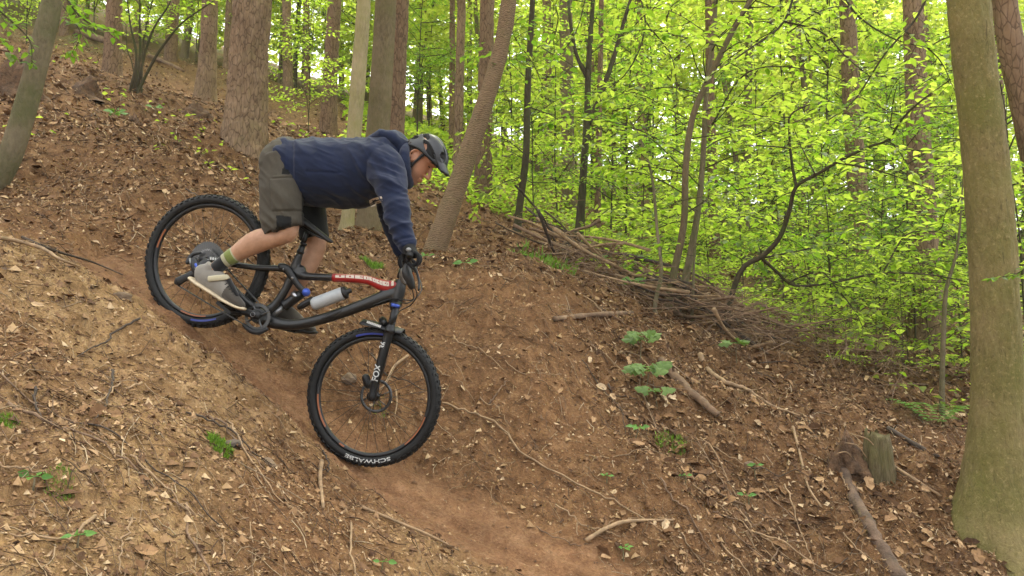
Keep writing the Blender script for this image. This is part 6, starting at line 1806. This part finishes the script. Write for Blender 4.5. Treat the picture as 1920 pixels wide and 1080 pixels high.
    xs, ys = sample_ground(rg, 6000, 2.0, 6.0)
    dl = litter_density(xs, ys); sel = rg.random(6000) < np.where(dl > 0.35, dl * 0.9, 0.03)
    xs, ys = xs[sel], ys[sel]; zs = ground_full(xs, ys)[0]
    ok, px, py, dd = on_screen(xs, ys, zs, -5)
    xs, ys, zs, px, py = [a[ok][:290] for a in (xs, ys, zs, px, py)]
    Nf = normals_np(xs, ys)
    for i in range(len(xs)):
        o = bpy.data.objects.new('fallen_leaf', protos[i % 9]); COL.objects.link(o)
        nn = Vector(Nf[i]) + Vector(rg.normal(0, 0.28, 3)); q = nn.to_track_quat('Z', 'X')
        o.rotation_euler = (q @ Matrix.Rotation(rg.uniform(0, 6.28), 3, 'Z').to_quaternion()).to_euler()
        s = rg.uniform(0.045, 0.085) * (1.15 if px[i] > 1050 else 0.85); o.scale = (s, s * rg.uniform(0.8, 1.1), s); o.location = (xs[i], ys[i], zs[i] + 0.012)
        side = np.interp(xs[i], TRAIL[:, 0], TRAIL[:, 1])
        wh = 'on the near bank in front of the trail' if ys[i] < side and xs[i] < 0.2 else 'on the leaf strewn slope right of the front wheel' if px[i] > 1050 else 'on the bare red cut behind the bicycle'
        tag(o, 'curled dry brown leaf lying ' + wh, 'dry leaf', 'single dry leaves ' + wh)

def stick_obj(name, label, cat, path, rad, m, group=None, seg=9, sub=5, wob=0.0, seed=0, knots=0, fork=None):
    mb = MB()
    r = np.random.default_rng(seed)
    A = catmull([tuple(p) for p in path], sub)
    A[1:-1] += r.normal(0, wob, (len(A) - 2, 3))
    R_ = np.interp(np.linspace(0, 1, len(A)), np.linspace(0, 1, len(rad)), rad) * (1 + r.normal(0, 0.06, len(A)))
    mb.loft(A, R_, seg=seg, rnd=False)
    for k in range(knots):
        i = r.integers(1, len(A) - 2); d = nrm(r.normal(0, 1, 3) + np.array([0, 0, .8]))
        mb.loft([A[i], A[i] + d * R_[i] * 3, A[i] + d * R_[i] * 3 + nrm(A[i + 1] - A[i]) * R_[i] * r.uniform(2, 9)], [R_[i] * .35, R_[i] * .22, R_[i] * .1], seg=5)
    o = mb.build(name, m); centre_origin(o)
    return tag(o, label, cat, group)

def ground_path(pix, lift=0.01):
    out = []
    for (x, y) in pix:
        p = hit(x, y); out.append(p + Vector((0, 0, lift)))
    return out

def build_sticks():
    M['log'] = simple('log_bark', (0.115, 0.072, 0.046), 0.9, bumps=(50, 0.8, 0.01), var=0.5, vscale=12)
    S_ = stick_obj
    S_('fallen_branch', 'thick brown branch lying below the maple seedlings, ending at the leaf bed', 'branch', ground_path([(1238, 682), (1268, 715), (1300, 748), (1346, 786)], .03), [0.028, 0.034, 0.03, 0.022], M['stick'], knots=2, wob=.004, seed=1)
    S_('fallen_branch', 'long wavy pale branch lying right of the thick brown one', 'branch', ground_path([(1312, 668), (1330, 700), (1362, 722), (1400, 735), (1440, 762), (1500, 785)], .02), [0.022, 0.018, 0.016, 0.014, 0.010, 0.006], M['twig_pale'], knots=3, wob=.003, seed=2)
    S_('fallen_log', 'dark bare log half sunk in leaves running from the mossy stump to the bottom edge', 'log', ground_path([(1578, 878), (1600, 930), (1630, 985), (1655, 1030), (1690, 1090)], -.005), [0.034, 0.038, 0.036, 0.04, 0.045], M['log'], knots=1, seed=3, seg=16, wob=.004)
    S_('fallen_branch', 'very long thin stick trailing down from behind the front wheel', 'branch', ground_path([(830, 765), (880, 782), (935, 805), (975, 855), (1040, 895), (1110, 930), (1180, 965), (1260, 1020)], .03), [0.0065, 0.0065, 0.006, 0.006, 0.005, 0.005, 0.004, 0.003], M['twig_pale'], knots=4, seed=4, wob=.004)
    S_('fallen_branch', 'curved stick pointing left near the bottom middle of the slope', 'branch', ground_path([(1098, 1025), (1140, 1000), (1180, 988), (1262, 986)], .03), [0.012, 0.011, 0.010, 0.006], M['twig_pale'], knots=3, seed=5)
    S_('fallen_branch', 'short upright broken piece of pale wood left below the front wheel', 'branch', ground_path([(603, 872), (600, 905), (606, 962)], .02), [0.010, 0.009, 0.007], M['twig_pale'], seed=6)
    S_('fallen_branch', 'thick pale root stick jutting in at the left edge of the near bank', 'branch', ground_path([(-20, 462), (30, 470), (80, 485), (110, 505), (150, 520)], .05), [0.013, 0.011, 0.009, 0.007, 0.004], M['twig_pale'], knots=4, seed=7)
    S_('fallen_branch', 'long bare branch leaning down the slope from the dark thin stem to the brushwood', 'branch', [W(985, 388, 9.2), W(1020, 418, 9.0), W(1060, 455, 8.8), W(1100, 478, 8.5), W(1140, 500, 8.2), W(1200, 520, 7.8)], [0.012, 0.015, 0.018, 0.02, 0.02, 0.02], M['stick_dark'], knots=8, seed=8)
    S_('fallen_log', 'pale smooth log lying level below the brushwood', 'log', ground_path([(1040, 606), (1090, 600), (1140, 596), (1185, 593)], .03), [0.02, 0.022, 0.022, 0.018], M['stick'], knots=1, seed=9, seg=14)
    S_('fallen_log', 'brown log lying high up on the slope by the left conifer', 'log', ground_path([(140, 66), (170, 74), (202, 84)], .1), [0.09, 0.1, 0.09], M['stick'], seed=10, seg=12)
    S_('fallen_log', 'thin fallen log right behind the many-stemmed bush', 'log', ground_path([(278, 108), (310, 122), (342, 137)], .06), [0.05, 0.055, 0.05], M['stick'], seed=11, seg=12)
    S_('fallen_branch', 'long slender stick lying flat between near bank and trail bottom', 'branch', ground_path([(680, 960), (740, 985), (800, 1010), (860, 1040)], .02), [0.007, 0.007, 0.006, 0.004], M['twig_pale'], knots=2, seed=12)
    S_('fallen_branch', 'thin upright stick standing in leaves left of the mossy stump', 'branch', ground_path([(1487, 808), (1500, 860), (1515, 920), (1540, 960)], .03), [0.009, 0.008, 0.007, 0.005], M['twig_pale'], knots=1, seed=13)
    S_('fallen_branch', 'dark stick pointing from the mossy stump to the foot of the great beech', 'branch', ground_path([(1665, 810), (1710, 838), (1760, 865)], .03), [0.018, 0.016, 0.013], M['stick_dark'], knots=2, seed=14)
    S_('fallen_branch', 'stick running right from the mossy stump over the leaves', 'branch', ground_path([(1672, 880), (1710, 905), (1765, 940)], .03), [0.011, 0.01, 0.007], M['twig_pale'], knots=2, seed=15)
    S_('fallen_branch', 'dark curved dead branch in the soil above the trail, left part', 'branch', ground_path([(40, 455), (100, 480), (170, 500), (230, 525)], .03), [0.008, 0.007, 0.006, 0.003], M['stick_dark'], knots=4, seed=16)
    # exposed roots on the cut behind the front wheel
    S_('exposed_root', 'forked pale root showing through the front wheel spokes', 'root', ground_path([(765, 675), (740, 695), (728, 718), (718, 735), (700, 748)], .03), [0.009, 0.009, 0.008, 0.006, 0.005], M['twig_pale'], knots=3, seed=17)
    S_('exposed_root', 'thin pale root hanging low behind the front hub', 'root', ground_path([(742, 740), (744, 765), (740, 790)], .03), [0.005, 0.005, 0.003], M['twig_pale'], seed=18)
    # ---- sticks one by one over the slope
    rg = np.random.default_rng(99); k = 0
    spots = []
    while k < 110:
        px, py = rg.uniform(0, 1900), rg.uniform(330, 1080)
        if py < 330 + max(0, (px - 900)) * 0.42: continue
        p = hit(px, py)
        if p.y > 11 or seg_dist(np.array([p.x]), np.array([p.y]), TRAIL)[0] < 0.22: continue
        if rg.random() > 0.25 + 0.75 * litter_density(np.array([p.x]), np.array([p.y]))[0]: continue
        a = rg.normal(-0.5, 0.8); L = rg.uniform(0.14, 0.6); n = 5
        path = []; cv = rg.normal(0, 0.08)
        for i in range(n):
            t = i / (n - 1) - .5
            x = p.x + math.cos(a) * L * t - math.sin(a) * cv * L * (1 - 4 * t * t); y = p.y + math.sin(a) * L * t + math.cos(a) * cv * L * (1 - 4 * t * t)
            path.append(Vector((x, y, G(x, y) + 0.012 + rg.random() * 0.012)))
        side = np.interp(p.x, TRAIL[:, 0], TRAIL[:, 1])
        wh = 'on the near bank in front of the trail' if p.y < side and p.x < 0.2 else 'among the leaves right of the front wheel' if px > 1050 else 'on the soil behind the bicycle'
        mt = [M['twig_pale'], M['stick'], M['twig_pale'], M['stick_dark']][int(rg.integers(4))]
        col = {M['twig_pale']: 'pale', M['stick']: 'brown', M['stick_dark']: 'dark'}[mt]
        ln = 'short' if L < 0.3 else 'long'
        S_('stick', f'{ln} thin {col} stick lying {wh}', 'stick', path, [rg.uniform(0.003, 0.0065), 0.002], mt, group='sticks lying ' + wh, seg=6, sub=4, wob=0.004, knots=int(rg.integers(0, 4)), seed=k + 500)
        k += 1
    # ---- brushwood heap: sticks piled across the ridge
    rg = np.random.default_rng(7)
    for k in range(85):
        px = rg.uniform(1010, 1440); cy = np.interp(px, [1000, 1120, 1250, 1440], [470, 512, 552, 632])
        py = cy + rg.normal(0, 24)
        d = np.interp(px, [1000, 1250, 1440], [8.4, 7.6, 7.3]) + rg.normal(0, 0.3)
        c = ray(px, py) * d; g_ = G(c.x, c.y)
        c = Vector((c.x, c.y, max(g_ + rg.uniform(0.02, 0.24), min(c.z, g_ + 0.30))))
        a = rg.normal(-0.25, 0.8) + (math.pi if rg.random() < .5 else 0); L = rg.uniform(0.3, 1.4); tilt = rg.normal(-0.28, 0.22) * (1 if math.cos(a) > 0 else -1)
        dv = Vector((math.cos(a), math.sin(a), tilt)).normalized(); sag = rg.normal(0, 0.06)
        path = [c + dv * L * t + Vector((0, 0, sag * (1 - 4 * t * t))) + Vector(rg.normal(0, .012, 3)) for t in (-.5, -.25, 0, .25, .5)]
        for q in path: q.z = max(q.z, G(q.x, q.y) + 0.01)
        mt = [M['stick'], M['stick_dark'], M['twig_pale'], M['twig_pale'], M['stick']][int(rg.integers(5))]
        col = {M['twig_pale']: 'pale', M['stick']: 'brown', M['stick_dark']: 'dark'}[mt]
        wh = 'left of the stem clump' if px < 1230 else 'right of the stem clump'
        S_('brushwood_stick', f'{col} dead stick piled in the brushwood {wh}', 'stick', path, [rg.uniform(0.007, 0.022), rg.uniform(.004, .01)], mt, group='sticks of the brushwood heap', seg=6, sub=3, knots=int(rg.integers(0, 4)), seed=k + 900)
    # fine dead twigs tangled right of the heap
    f = MB(); 
    for k in range(300):
        px = rg.uniform(1330, 1700) if k % 3 else rg.uniform(1050, 1400); cy = np.interp(px, [1050, 1250, 1400, 1560, 1700], [490, 560, 600, 650, 690]) + rg.normal(0, 28)
        d = 7.2 + rg.normal(0, .5); c = ray(px, cy) * d; c.z = max(G(c.x, c.y) + abs(rg.normal(0, 0.18)), min(c.z, G(c.x, c.y) + .75))
        L = rg.uniform(0.2, 0.8); a = rg.uniform(0, 6.28); dv = Vector((math.cos(a), math.sin(a) * .6, rg.normal(0.1, .4))).normalized()
        f.loft([c - dv * L / 2, c + Vector(rg.normal(0, .03, 3)), c + dv * L / 2], [0.0032, 0.0028, 0.0012], seg=4, sub=2)
        for q in range(3):
            t = rg.uniform(-.4, .4); b0 = c + dv * L * t; e = (dv * 0.6 + Vector(rg.normal(0, .6, 3))).normalized() * L * .25
            f.loft([b0, b0 + e], [0.0018, 0.0008], seg=3)
    o = f.build('dead_twigs', M['stick']); tag(o, 'tangle of fine dark dead twigs over the right end of the brushwood', 'dead twigs', kind='stuff')

def build_stump():
    base = hit(1640, 895)
    root = thing('tree_stump', 'mossy split tree stump with hollow rotten side in the lower right', 'tree stump', base)
    sc = base.y / FPX
    m = MB()
    h = 0.30
    # tall standing slab of the stump
    V, F = [], []
    seg, rows = 40, 22
    for i in range(rows):
        t = i / (rows - 1)
        for j in range(seg):
            a = 2 * math.pi * j / seg
            top = 0.88 + 0.09 * math.cos(a - 2.6) + 0.06 * math.sin(a * 5 + 1) + 0.04 * math.sin(a * 11)
            z = -0.12 + (h * top + 0.12) * t
            r = (0.085 + 0.03 * (1 - t) ** 2) * (1 + 0.12 * math.sin(a * 3 + 1) + 0.05 * math.sin(a * 7)) * (1 - 0.42 * max(0, t - 0.75) * 2)
            r -= 0.03 * math.exp(-((a - 4.55) / 0.10) ** 2) * (t > 0.2)        # the crack
            r += 0.008 * float(vnoise(np.array([math.cos(a) * 9]), np.array([math.sin(a) * 9]), np.array([t * 3]), 5)[0])
            V.append((base.x + 0.03 + r * math.cos(a), base.y + r * math.sin(a) * 0.8, base.z + z))
    for i in range(rows - 1):
        for j in range(seg): F.append((i * seg + j, i * seg + (j + 1) % seg, (i + 1) * seg + (j + 1) % seg, (i + 1) * seg + j))
    F.append(tuple((rows - 1) * seg + j for j in range(seg)))
    m.add(V, F)
    M['stump'] = bark_mat('mossy_stump', (0.05, 0.038, 0.018), (0.16, 0.125, 0.065), (0.11, 0.12, 0.035), (14, 14, 3), 0.45)
    M['rot'] = simple('rotten_wood', (0.10, 0.054, 0.027), 0.95, bumps=(40, 1.0, 0.02), var=0.6, vscale=16)
    m.build('standing_wood', M['stump'], root)
    # rotten crumbling half at its left
    m = MB(); c = base + Vector((-0.16, 0.03, 0.02))
    V, F = [], []; seg, rows = 36, 14
    for i in range(rows):
        t = i / (rows - 1)
        for j in range(seg):
            a = 2 * math.pi * j / seg
            r = 0.125 * math.sin(math.pi / 2 * (1 - t) ** 0.6) * (1 + 0.55 * float(vnoise(np.array([math.cos(a) * 2.4]), np.array([math.sin(a) * 2.4]), np.array([t * 3.0]), 15)[0]))
            V.append((c.x + r * math.cos(a), c.y + r * 0.8 * math.sin(a), c.z - 0.06 + 0.25 * t * (1 + 0.3 * math.sin(a * 2)) + 0.05 * float(vnoise(np.array([math.cos(a) * 5]), np.array([math.sin(a) * 7]), np.array([t * 9.0]), 25)[0])))
    for i in range(rows - 1):
        for j in range(seg): F.append((i * seg + j, i * seg + (j + 1) % seg, (i + 1) * seg + (j + 1) % seg, (i + 1) * seg + j))
    m.add(V, F); m.build('rotten_wood', M['rot'], root)
    for k, (x0, y0, x1, y1) in enumerate(((1585, 830, 1625, 858), (1600, 815, 1650, 850), (1570, 850, 1600, 862))):
        a, b = W(x0, y0, base.y - .12), W(x1, y1, base.y - .1)
        mm = MB(); mm.loft([a, (a + b) / 2 + Vector((0, -.02, .03)), b], [.004, .004, .003], seg=6, sub=4); mm.build('stringy_root', M['twig_pale'], root)

def rock(name, label, p, r, seed, m):
    rg = np.random.default_rng(seed)
    bm = bmesh.new(); bmesh.ops.create_icosphere(bm, subdivisions=3, radius=1)
    sx = rg.uniform(0.7, 1.2, 3)
    for v in bm.verts:
        c = v.co
        k = 1 + 0.25 * float(vnoise(np.array([c.x * 1.7]), np.array([c.y * 1.7]), np.array([c.z * 1.7]), seed)[0]) + 0.08 * float(vnoise(np.array([c.x * 5]), np.array([c.y * 5]), np.array([c.z * 5]), seed)[0])
        v.co = Vector((c.x * sx[0], c.y * sx[1], c.z * 0.62 * sx[2])) * r * k + Vector(p)
    me = bpy.data.meshes.new(name); bm.to_mesh(me); bm.free(); me.materials.append(m)
    o = link(name, me); centre_origin(o); tag(o, label, 'stone', 'stones in the soil')

def build_small_plants():
    rg = np.random.default_rng(3)
    M['rock'] = simple('brown_stone', (0.15, 0.10, 0.06), 0.9, bumps=(30, 0.6, 0.01), var=0.3)
    M['rock_dark'] = simple('dark_stone', (0.10, 0.075, 0.055), 0.9, bumps=(30, 0.6, 0.01), var=0.3)
    rock('stone', 'dark stone behind the bright grass tuft on the near bank', hit(438, 832), 0.035, 1, M['rock_dark'])
    rock('stone', 'tan flat stone just below the dark one on the near bank', hit(500, 868) - Vector((0, 0, .01)), 0.05, 2, M['rock'])
    rock('stone', 'flat stone half buried above the left hub of the front wheel', hit(655, 712), 0.06, 3, M['rock'])
    rock('stone', 'small stone at the upper end of the near bank', hit(228, 560), 0.045, 4, M['rock'])
    rock('stone', 'small pale stone half buried in the lower right slope', hit(1405, 870), 0.03, 5, M['rock'])
    # grass and moss tufts
    def tuft(label, px, py, n, L, spread, m='grass', cat='grass tuft'):
        p = hit(px, py); P, D, Nn, Sz = [], [], [], []
        for i in range(n):
            a = rg.uniform(0, 6.28); rr = spread * math.sqrt(rg.random())
            x, y = p.x + rr * math.cos(a), p.y + rr * math.sin(a)
            P.append((x, y, G(x, y) - 0.003)); D.append((rg.normal(0, .5), rg.normal(0, .5), 1)); Nn.append(rg.normal(0, 1, 3)); Sz.append(L * rg.uniform(.5, 1.1))
        V, F = leaf_arrays(P, D, Nn, Sz, wid=0.09, fold=0.02)
        o = link('grass_tuft', mesh_np('grass_tuft', V, F, M[m], smooth=False)); tag(o, label, cat, kind='stuff')
    tuft('bright green grass tuft in front of the dark stone', 412, 838, 420, 0.035, 0.045)
    tuft('small moss cushion at the left edge of the near bank', 8, 792, 260, 0.022, 0.035)
    tuft('flat olive moss patch on the lower left bank', 112, 910, 260, 0.018, 0.045)
    tuft('bright moss cushion above the red top tube', 697, 500, 700, 0.05, 0.085)
    tuft('sparse yellowish grass on the lower right slope', 1258, 838, 160, 0.05, 0.10)
    tuft('thin grass on the slope under the leaning branch', 1020, 492, 300, 0.10, 0.30)
    tuft('faint green moss below the front hub', 712, 770, 120, 0.02, 0.05)
    # seedlings: stem and broad leaves
    pr = single_leaf_mesh('leaf', M['leaf_herb'], wid=0.30); 
    def lobed():
        V = [(0, 0, 0)]; n = 30
        for i in range(n + 1):
            a = -2.5 + 5.0 * i / n
            r_ = 0.30 + 0.22 * abs(math.cos(a * 1.25)) ** 1.5 + 0.05 * math.cos(a * 10)
            r_ *= 1.25 if abs(a) < 0.45 else 1
            V.append((0.30 + r_ * math.cos(a), r_ * math.sin(a), -0.15 * r_ * r_ + 0.06 * math.cos(a * 5)))
        V.append((0.30, 0, 0.02))
        c = len(V) - 1
        return mesh_np('leaf', V, [(c, i, i + 1) for i in range(1, n + 1)] + [(c, n + 1, 0), (c, 0, 1)], M['leaf_maple'])
    lob = lobed()
    def seedling(label, px, py, h, n, L, proto, cat='seedling', whorls=1, spread=0.7):
        p = hit(px, py); root = thing('seedling', label, cat, p)
        top = p + Vector((rg.normal(0, .1) * h, rg.normal(0, .1) * h, h))
        m = MB(); m.loft([p - Vector((0, 0, .02)), (p + top) / 2 + Vector(rg.normal(0, .05 * h, 3)), top], [0.004, 0.003, 0.0015], seg=6, sub=3); m.build('stem', M['stem_grey'], root)
        P, D, Nn, Sz = [], [], [], []
        for w in range(whorls):
            q = p + (top - p) * (1 - 0.35 * w / max(1, whorls))
            for i in range(n):
                a = 2 * math.pi * i / n + w * 0.9 + rg.normal(0, .2)
                dr = np.array([math.cos(a), math.sin(a), rg.uniform(-.15, .35)])
                P.append(np.array(q) + dr * L * spread * rg.uniform(.3, .8) * np.array([1, 1, .4])); D.append(dr); Nn.append(np.array([0, -.95, .75]) + rg.normal(0, .3, 3)); Sz.append(L * rg.uniform(.7, 1.1))
                mm = MB(); mm.loft([q, P[-1]], [.0012, .001], seg=4); mm.build('leaf_stalk', M['leaf_herb'], root)
        place_leaves(root, np.array(P), np.array(D), np.array(Nn), np.array(Sz), proto)
    seedling('maple seedling with large pale green leaves, topmost below the stem clump', 1200, 680, 0.20, 8, 0.095, lob, whorls=2, spread=1.2)
    seedling('maple seedling with large leaves directly under the topmost one', 1208, 735, 0.17, 8, 0.095, lob, whorls=2, spread=1.2)
    seedling('small maple seedling lowest of the three below the clump', 1234, 765, 0.11, 6, 0.08, lob, whorls=1, spread=1.1)
    seedling('maple seedling with few leaves right of the clump', 1382, 680, 0.16, 7, 0.085, lob, whorls=1, spread=1.1)
    seedling('small plant with bright pointed leaves in the hollow of the right slope', 1190, 822, 0.07, 6, 0.06, pr)
    seedling('tiny seedling with two stalks on the lower right slope', 1418, 900, 0.09, 4, 0.045, pr)
    seedling('tiny green sprout at the foot of the curved stick area', 1404, 945, 0.05, 4, 0.045, pr)
    seedling('tiny sprout low in the middle of the slope', 1138, 905, 0.04, 5, 0.035, pr)
    seedling('small sprout in the soil left of the lower right seedling', 1285, 905, 0.04, 4, 0.035, pr)
    seedling('little seedling on the left lower bank', 145, 1030, 0.04, 5, 0.035, pr)
    seedling('green sprout at the lowest edge under the front wheel', 716, 1068, 0.03, 4, 0.035, pr)
    seedling('small broad leaved plant behind the handlebar', 872, 506, 0.06, 6, 0.08, pr)
    seedling('pale green sprout right of the brake lever', 800, 488, 0.04, 5, 0.06, pr)
    seedling('green plant in the brushwood left of the stem clump', 1190, 558, 0.16, 8, 0.08, pr, whorls=2)
    seedling('sprout in the brushwood further left of the clump', 1120, 508, 0.14, 6, 0.08, pr, whorls=2)
    seedling('small green plant below the big stump at upper left', 215, 228, 0.12, 7, 0.10, pr, whorls=2)
    seedling('tiny plant beside the small upper left stump', 290, 215, 0.10, 6, 0.09, pr)
    seedling('thin sprout on the bank left of the pale root stick', 60, 920, 0.04, 4, 0.04, pr)
    seedling('small green sprout in the lower middle beside the curved stick', 1170, 1050, 0.06, 5, 0.035, pr)
    # fern fronds at the foot of the great beech: each frond a part
    fp = hit(1755, 800); fern = thing('fern', 'low fern with feathered fronds just left of the foot of the great beech', 'fern', fp)
    for i in range(11):
        a = rg.uniform(-0.2, 6.2); L = rg.uniform(0.28, 0.42); dr = np.array([math.cos(a), math.sin(a), 0]); P, D, Nn, Sz = [], [], [], []
        pts = [np.array(fp) + dr * L * t + np.array([0, 0, 0.5 * L * math.sin(t * 2.2)]) for t in np.linspace(0, 1, 15)]
        for k in range(2, 15):
            tt = k / 14; sd = np.cross(dr, [0, 0, 1.0])
            for s in (-1, 1):
                P.append(pts[k]); D.append(sd * s + dr * .35); Nn.append((0, 0, 1)); Sz.append(L * .24 * math.sin(math.pi * min(1, tt * .85 + .15)))
        V, F = leaf_arrays(P, D, Nn, Sz, wid=.16, fold=.02); link('frond', mesh_np('frond', V, F, M['leaf_herb'], smooth=False), fern)
    # green ground cover beyond the ridge
    n = 42000
    x, y = sample_ground(rg, n, 6.9, 30, -12, 36)
    keep = (x > 0.9 + (9.0 - np.minimum(y, 9)) * 1.25) | (y > 11.5)
    keep &= (vnoise(x * .8, y * .8, seed=4) + 0.5 * vnoise(x * 2.2, y * 2.2, seed=6)) > (-0.15 - 0.06 * np.clip(y - 9, 0, 10))
    x, y = x[keep], y[keep]; z = smooth_ground(x, y); n = len(x)
    P = np.stack([x, y, z + rg.random(n) * 0.28], -1); D = rg.normal(0, 1, (n, 3)) * [1, 1, .3]; Nn = np.array([0, -.2, 1]) + rg.normal(0, .35, (n, 3)); Sz = rg.uniform(.05, .10, n) * np.clip(y / 10, .9, 2.2)
    V, F = leaf_arrays(P, D, Nn, Sz, wid=.34)
    o = link('undergrowth', mesh_np('undergrowth', V, F, M['leaf'], smooth=False)); tag(o, 'bright green low undergrowth beyond the brushwood', 'undergrowth', kind='stuff')
    # thin herbs among the soil of the upper slope
    n = 900
    x, y = sample_ground(rg, n, 8, 24, -34, 5); keep = vnoise(x * .7, y * .7, seed=14) > 0.25; x, y = x[keep], y[keep]; z = smooth_ground(x, y); n = len(x)
    P = np.stack([x, y, z + .03 + rg.random(n) * 0.10], -1); V, F = leaf_arrays(P, rg.normal(0, 1, (n, 3)) * [1, 1, .3], np.array([0, 0, 1]) + rg.normal(0, .3, (n, 3)), rg.uniform(.05, .09, n) * np.clip(y / 10, 1, 2))
    o = link('hillside_undergrowth', mesh_np('hillside_undergrowth', V, F, M['leaf'], smooth=False)); tag(o, 'scattered green herbs on the upper left slope', 'undergrowth', kind='stuff')
    # small broken stumps up on the left slope
    for k, (px, py, s, lab) in enumerate(((38, 170, .30, 'dark rotten stump behind the leaning trunk at upper left'), (160, 172, .2, 'low reddish broken stump on the slope below the left conifer'), (250, 228, .14, 'small brown stump in front of the many-stemmed bush'), (365, 215, .2, 'flat dead wood lump left of the thickest trunk'))):
        p = hit(px, py); m = MB(); V, F = [], []; seg, rows = 26, 9
        for i in range(rows):
            t = i / (rows - 1)
            for j in range(seg):
                a = 2 * math.pi * j / seg
                nz = float(fbm(np.array([math.cos(a) * 2 + k * 9]), np.array([math.sin(a) * 2]), np.array([t * 2.5]), seed=33)[0])
                r = s * (1.1 - .55 * t - .4 * t ** 6) * (1 + .35 * nz)
                V.append((p.x + r * math.cos(a), p.y + r * math.sin(a) * .7, p.z - .15 + s * 1.5 * t * (1 + .35 * nz)))
        for i in range(rows - 1):
            for j in range(seg): F.append((i * seg + j, i * seg + (j + 1) % seg, (i + 1) * seg + (j + 1) % seg, (i + 1) * seg + j))
        F.append(tuple((rows - 1) * seg + j for j in range(seg)))
        m.add(V, F); o = m.build('tree_stump', M['rot']); centre_origin(o); tag(o, lab, 'tree stump')
# ---------------------------------------------------------------- labels that single out look-alikes
LANDMARKS = [(62, 'the leaning grey trunk'), (212, 'the leftmost conifer'), (300, 'the many-stemmed bush'), (390, 'the flared conifer'), (466, 'the thickest trunk'), (620, 'the reddish trunk'), (676, 'the pale trunk'), (718, 'the olive beech'),
             (852, 'the slim pinkish trunk'), (910, 'the half hidden conifer'), (985, 'the dark green stem'), (1064, 'the veiled trunk'), (1104, 'the forked stem'), (1290, 'the stem clump'), (1338, 'the brown trunk'), (1490, 'the bent bough'), (1602, 'the greyish conifer'), (1724, 'the stout trunk'), (1850, 'the great beech')]
ORD = ['nearest', 'second nearest', 'third nearest', 'fourth nearest', 'fifth nearest', 'sixth nearest', 'seventh nearest', 'eighth nearest', 'ninth nearest', 'tenth nearest', 'eleventh nearest', 'twelfth nearest']
GROUND_MARKS = [((1640, 850), 'the mossy stump'), ((1290, 735), 'the thick brown branch'), ((700, 743), 'the front wheel'), ((388, 489), 'the rear wheel'), ((412, 838), 'the grass tuft'), ((1205, 690), 'the maple seedlings'), ((1850, 960), 'the great beech'),
                ((20, 470), 'the pale root stick'), ((60, 200), 'the leaning grey trunk'), ((455, 280), 'the thickest trunk'), ((1000, 880), 'the long trailing stick'), ((1180, 990), 'the curved stick'), ((800, 470), 'the ringed cherry trunk'), ((112, 910), 'the moss patch'), ((1630, 990), 'the sunken log'), ((1110, 600), 'the level pale log'), ((1280, 560), 'the stem clump'), ((700, 1050), 'the lowest green sprout'), ((1500, 880), 'the thin upright stick')]
def finish_labels():
    slots = {}
    for o in list(COL.objects):
        if o.parent is not None or 'label' not in o.keys(): continue
        grp = o.get('group')
        if grp in ('young trees of the understorey', 'bright leafy trees filling the wood', 'far trunks in the wood'):
            px, py, d = proj(o.location)
            k = min(range(len(LANDMARKS)), key=lambda i: abs(LANDMARKS[i][0] - px))
            side = 'left' if px < LANDMARKS[k][0] else 'right'
            kind = o['label'].split(' among ')[0].split(' close beyond')[0].split(' deep in ')[0].split(' with ')[0].split(' in fresh')[0].split(',')[0]
            slots.setdefault((kind, k, side), []).append((d, o))
        elif grp and (grp.startswith('sticks lying') or grp.startswith('sticks of the brushwood')):
            px, py, d = proj(o.location)
            (mx, my), nm = min(GROUND_MARKS, key=lambda m: math.hypot(m[0][0] - px, m[0][1] - py))
            dx, dy = px - mx, py - my
            where = ('right of ' if dx > 0 else 'left of ') if abs(dx) > abs(dy) else ('below ' if dy > 0 else 'above ')
            kind = o['label'].split(' lying ')[0].split(' in the ')[0]
            slots.setdefault((kind, where + nm, None), []).append((d, o))
        elif grp and grp.startswith('single dry leaves'):
            px, py, d = proj(o.location)
            (mx, my), nm = min(GROUND_MARKS, key=lambda m: math.hypot(m[0][0] - px, m[0][1] - py))
            dx, dy = px - mx, py - my
            where = ('right of ' if dx > 0 else 'left of ') if abs(dx) > abs(dy) else ('below ' if dy > 0 else 'above ')
            s = o.scale[0]; sz = 'small' if s < 0.058 else 'large' if s > 0.072 else 'middling'
            o['label'] = f'{sz} curled dry brown leaf lying {where}{nm}'
            o['group'] = 'dry leaves lying one by one'
    for (kind, k, side), L in slots.items():
        L.sort(key=lambda q: q[0])
        for i, (d, o) in enumerate(L):
            if side is None:
                rank = '' if len(L) == 1 else ', ' + ORD[min(i, 11)]
                o['label'] = f'{kind} {k}{rank}'
            else:
                rank = '' if len(L) == 1 else ORD[min(i, 11)] + ' '
                o['label'] = f'{rank}{kind}, just {side} of {LANDMARKS[k][1]}'
    for o in COL.objects:
        if 'label' in o.keys() and len(o['label'].split()) > 16:
            o['label'] = ' '.join(o['label'].split()[:16])
# ---------------------------------------------------------------- build
build_ground()
build_haze()
build_trees()
build_far_trees()
build_understorey()
build_near_woods()
build_stump()
build_bike()
build_person()
build_sticks()
build_small_plants()
build_litter()
finish_labels()
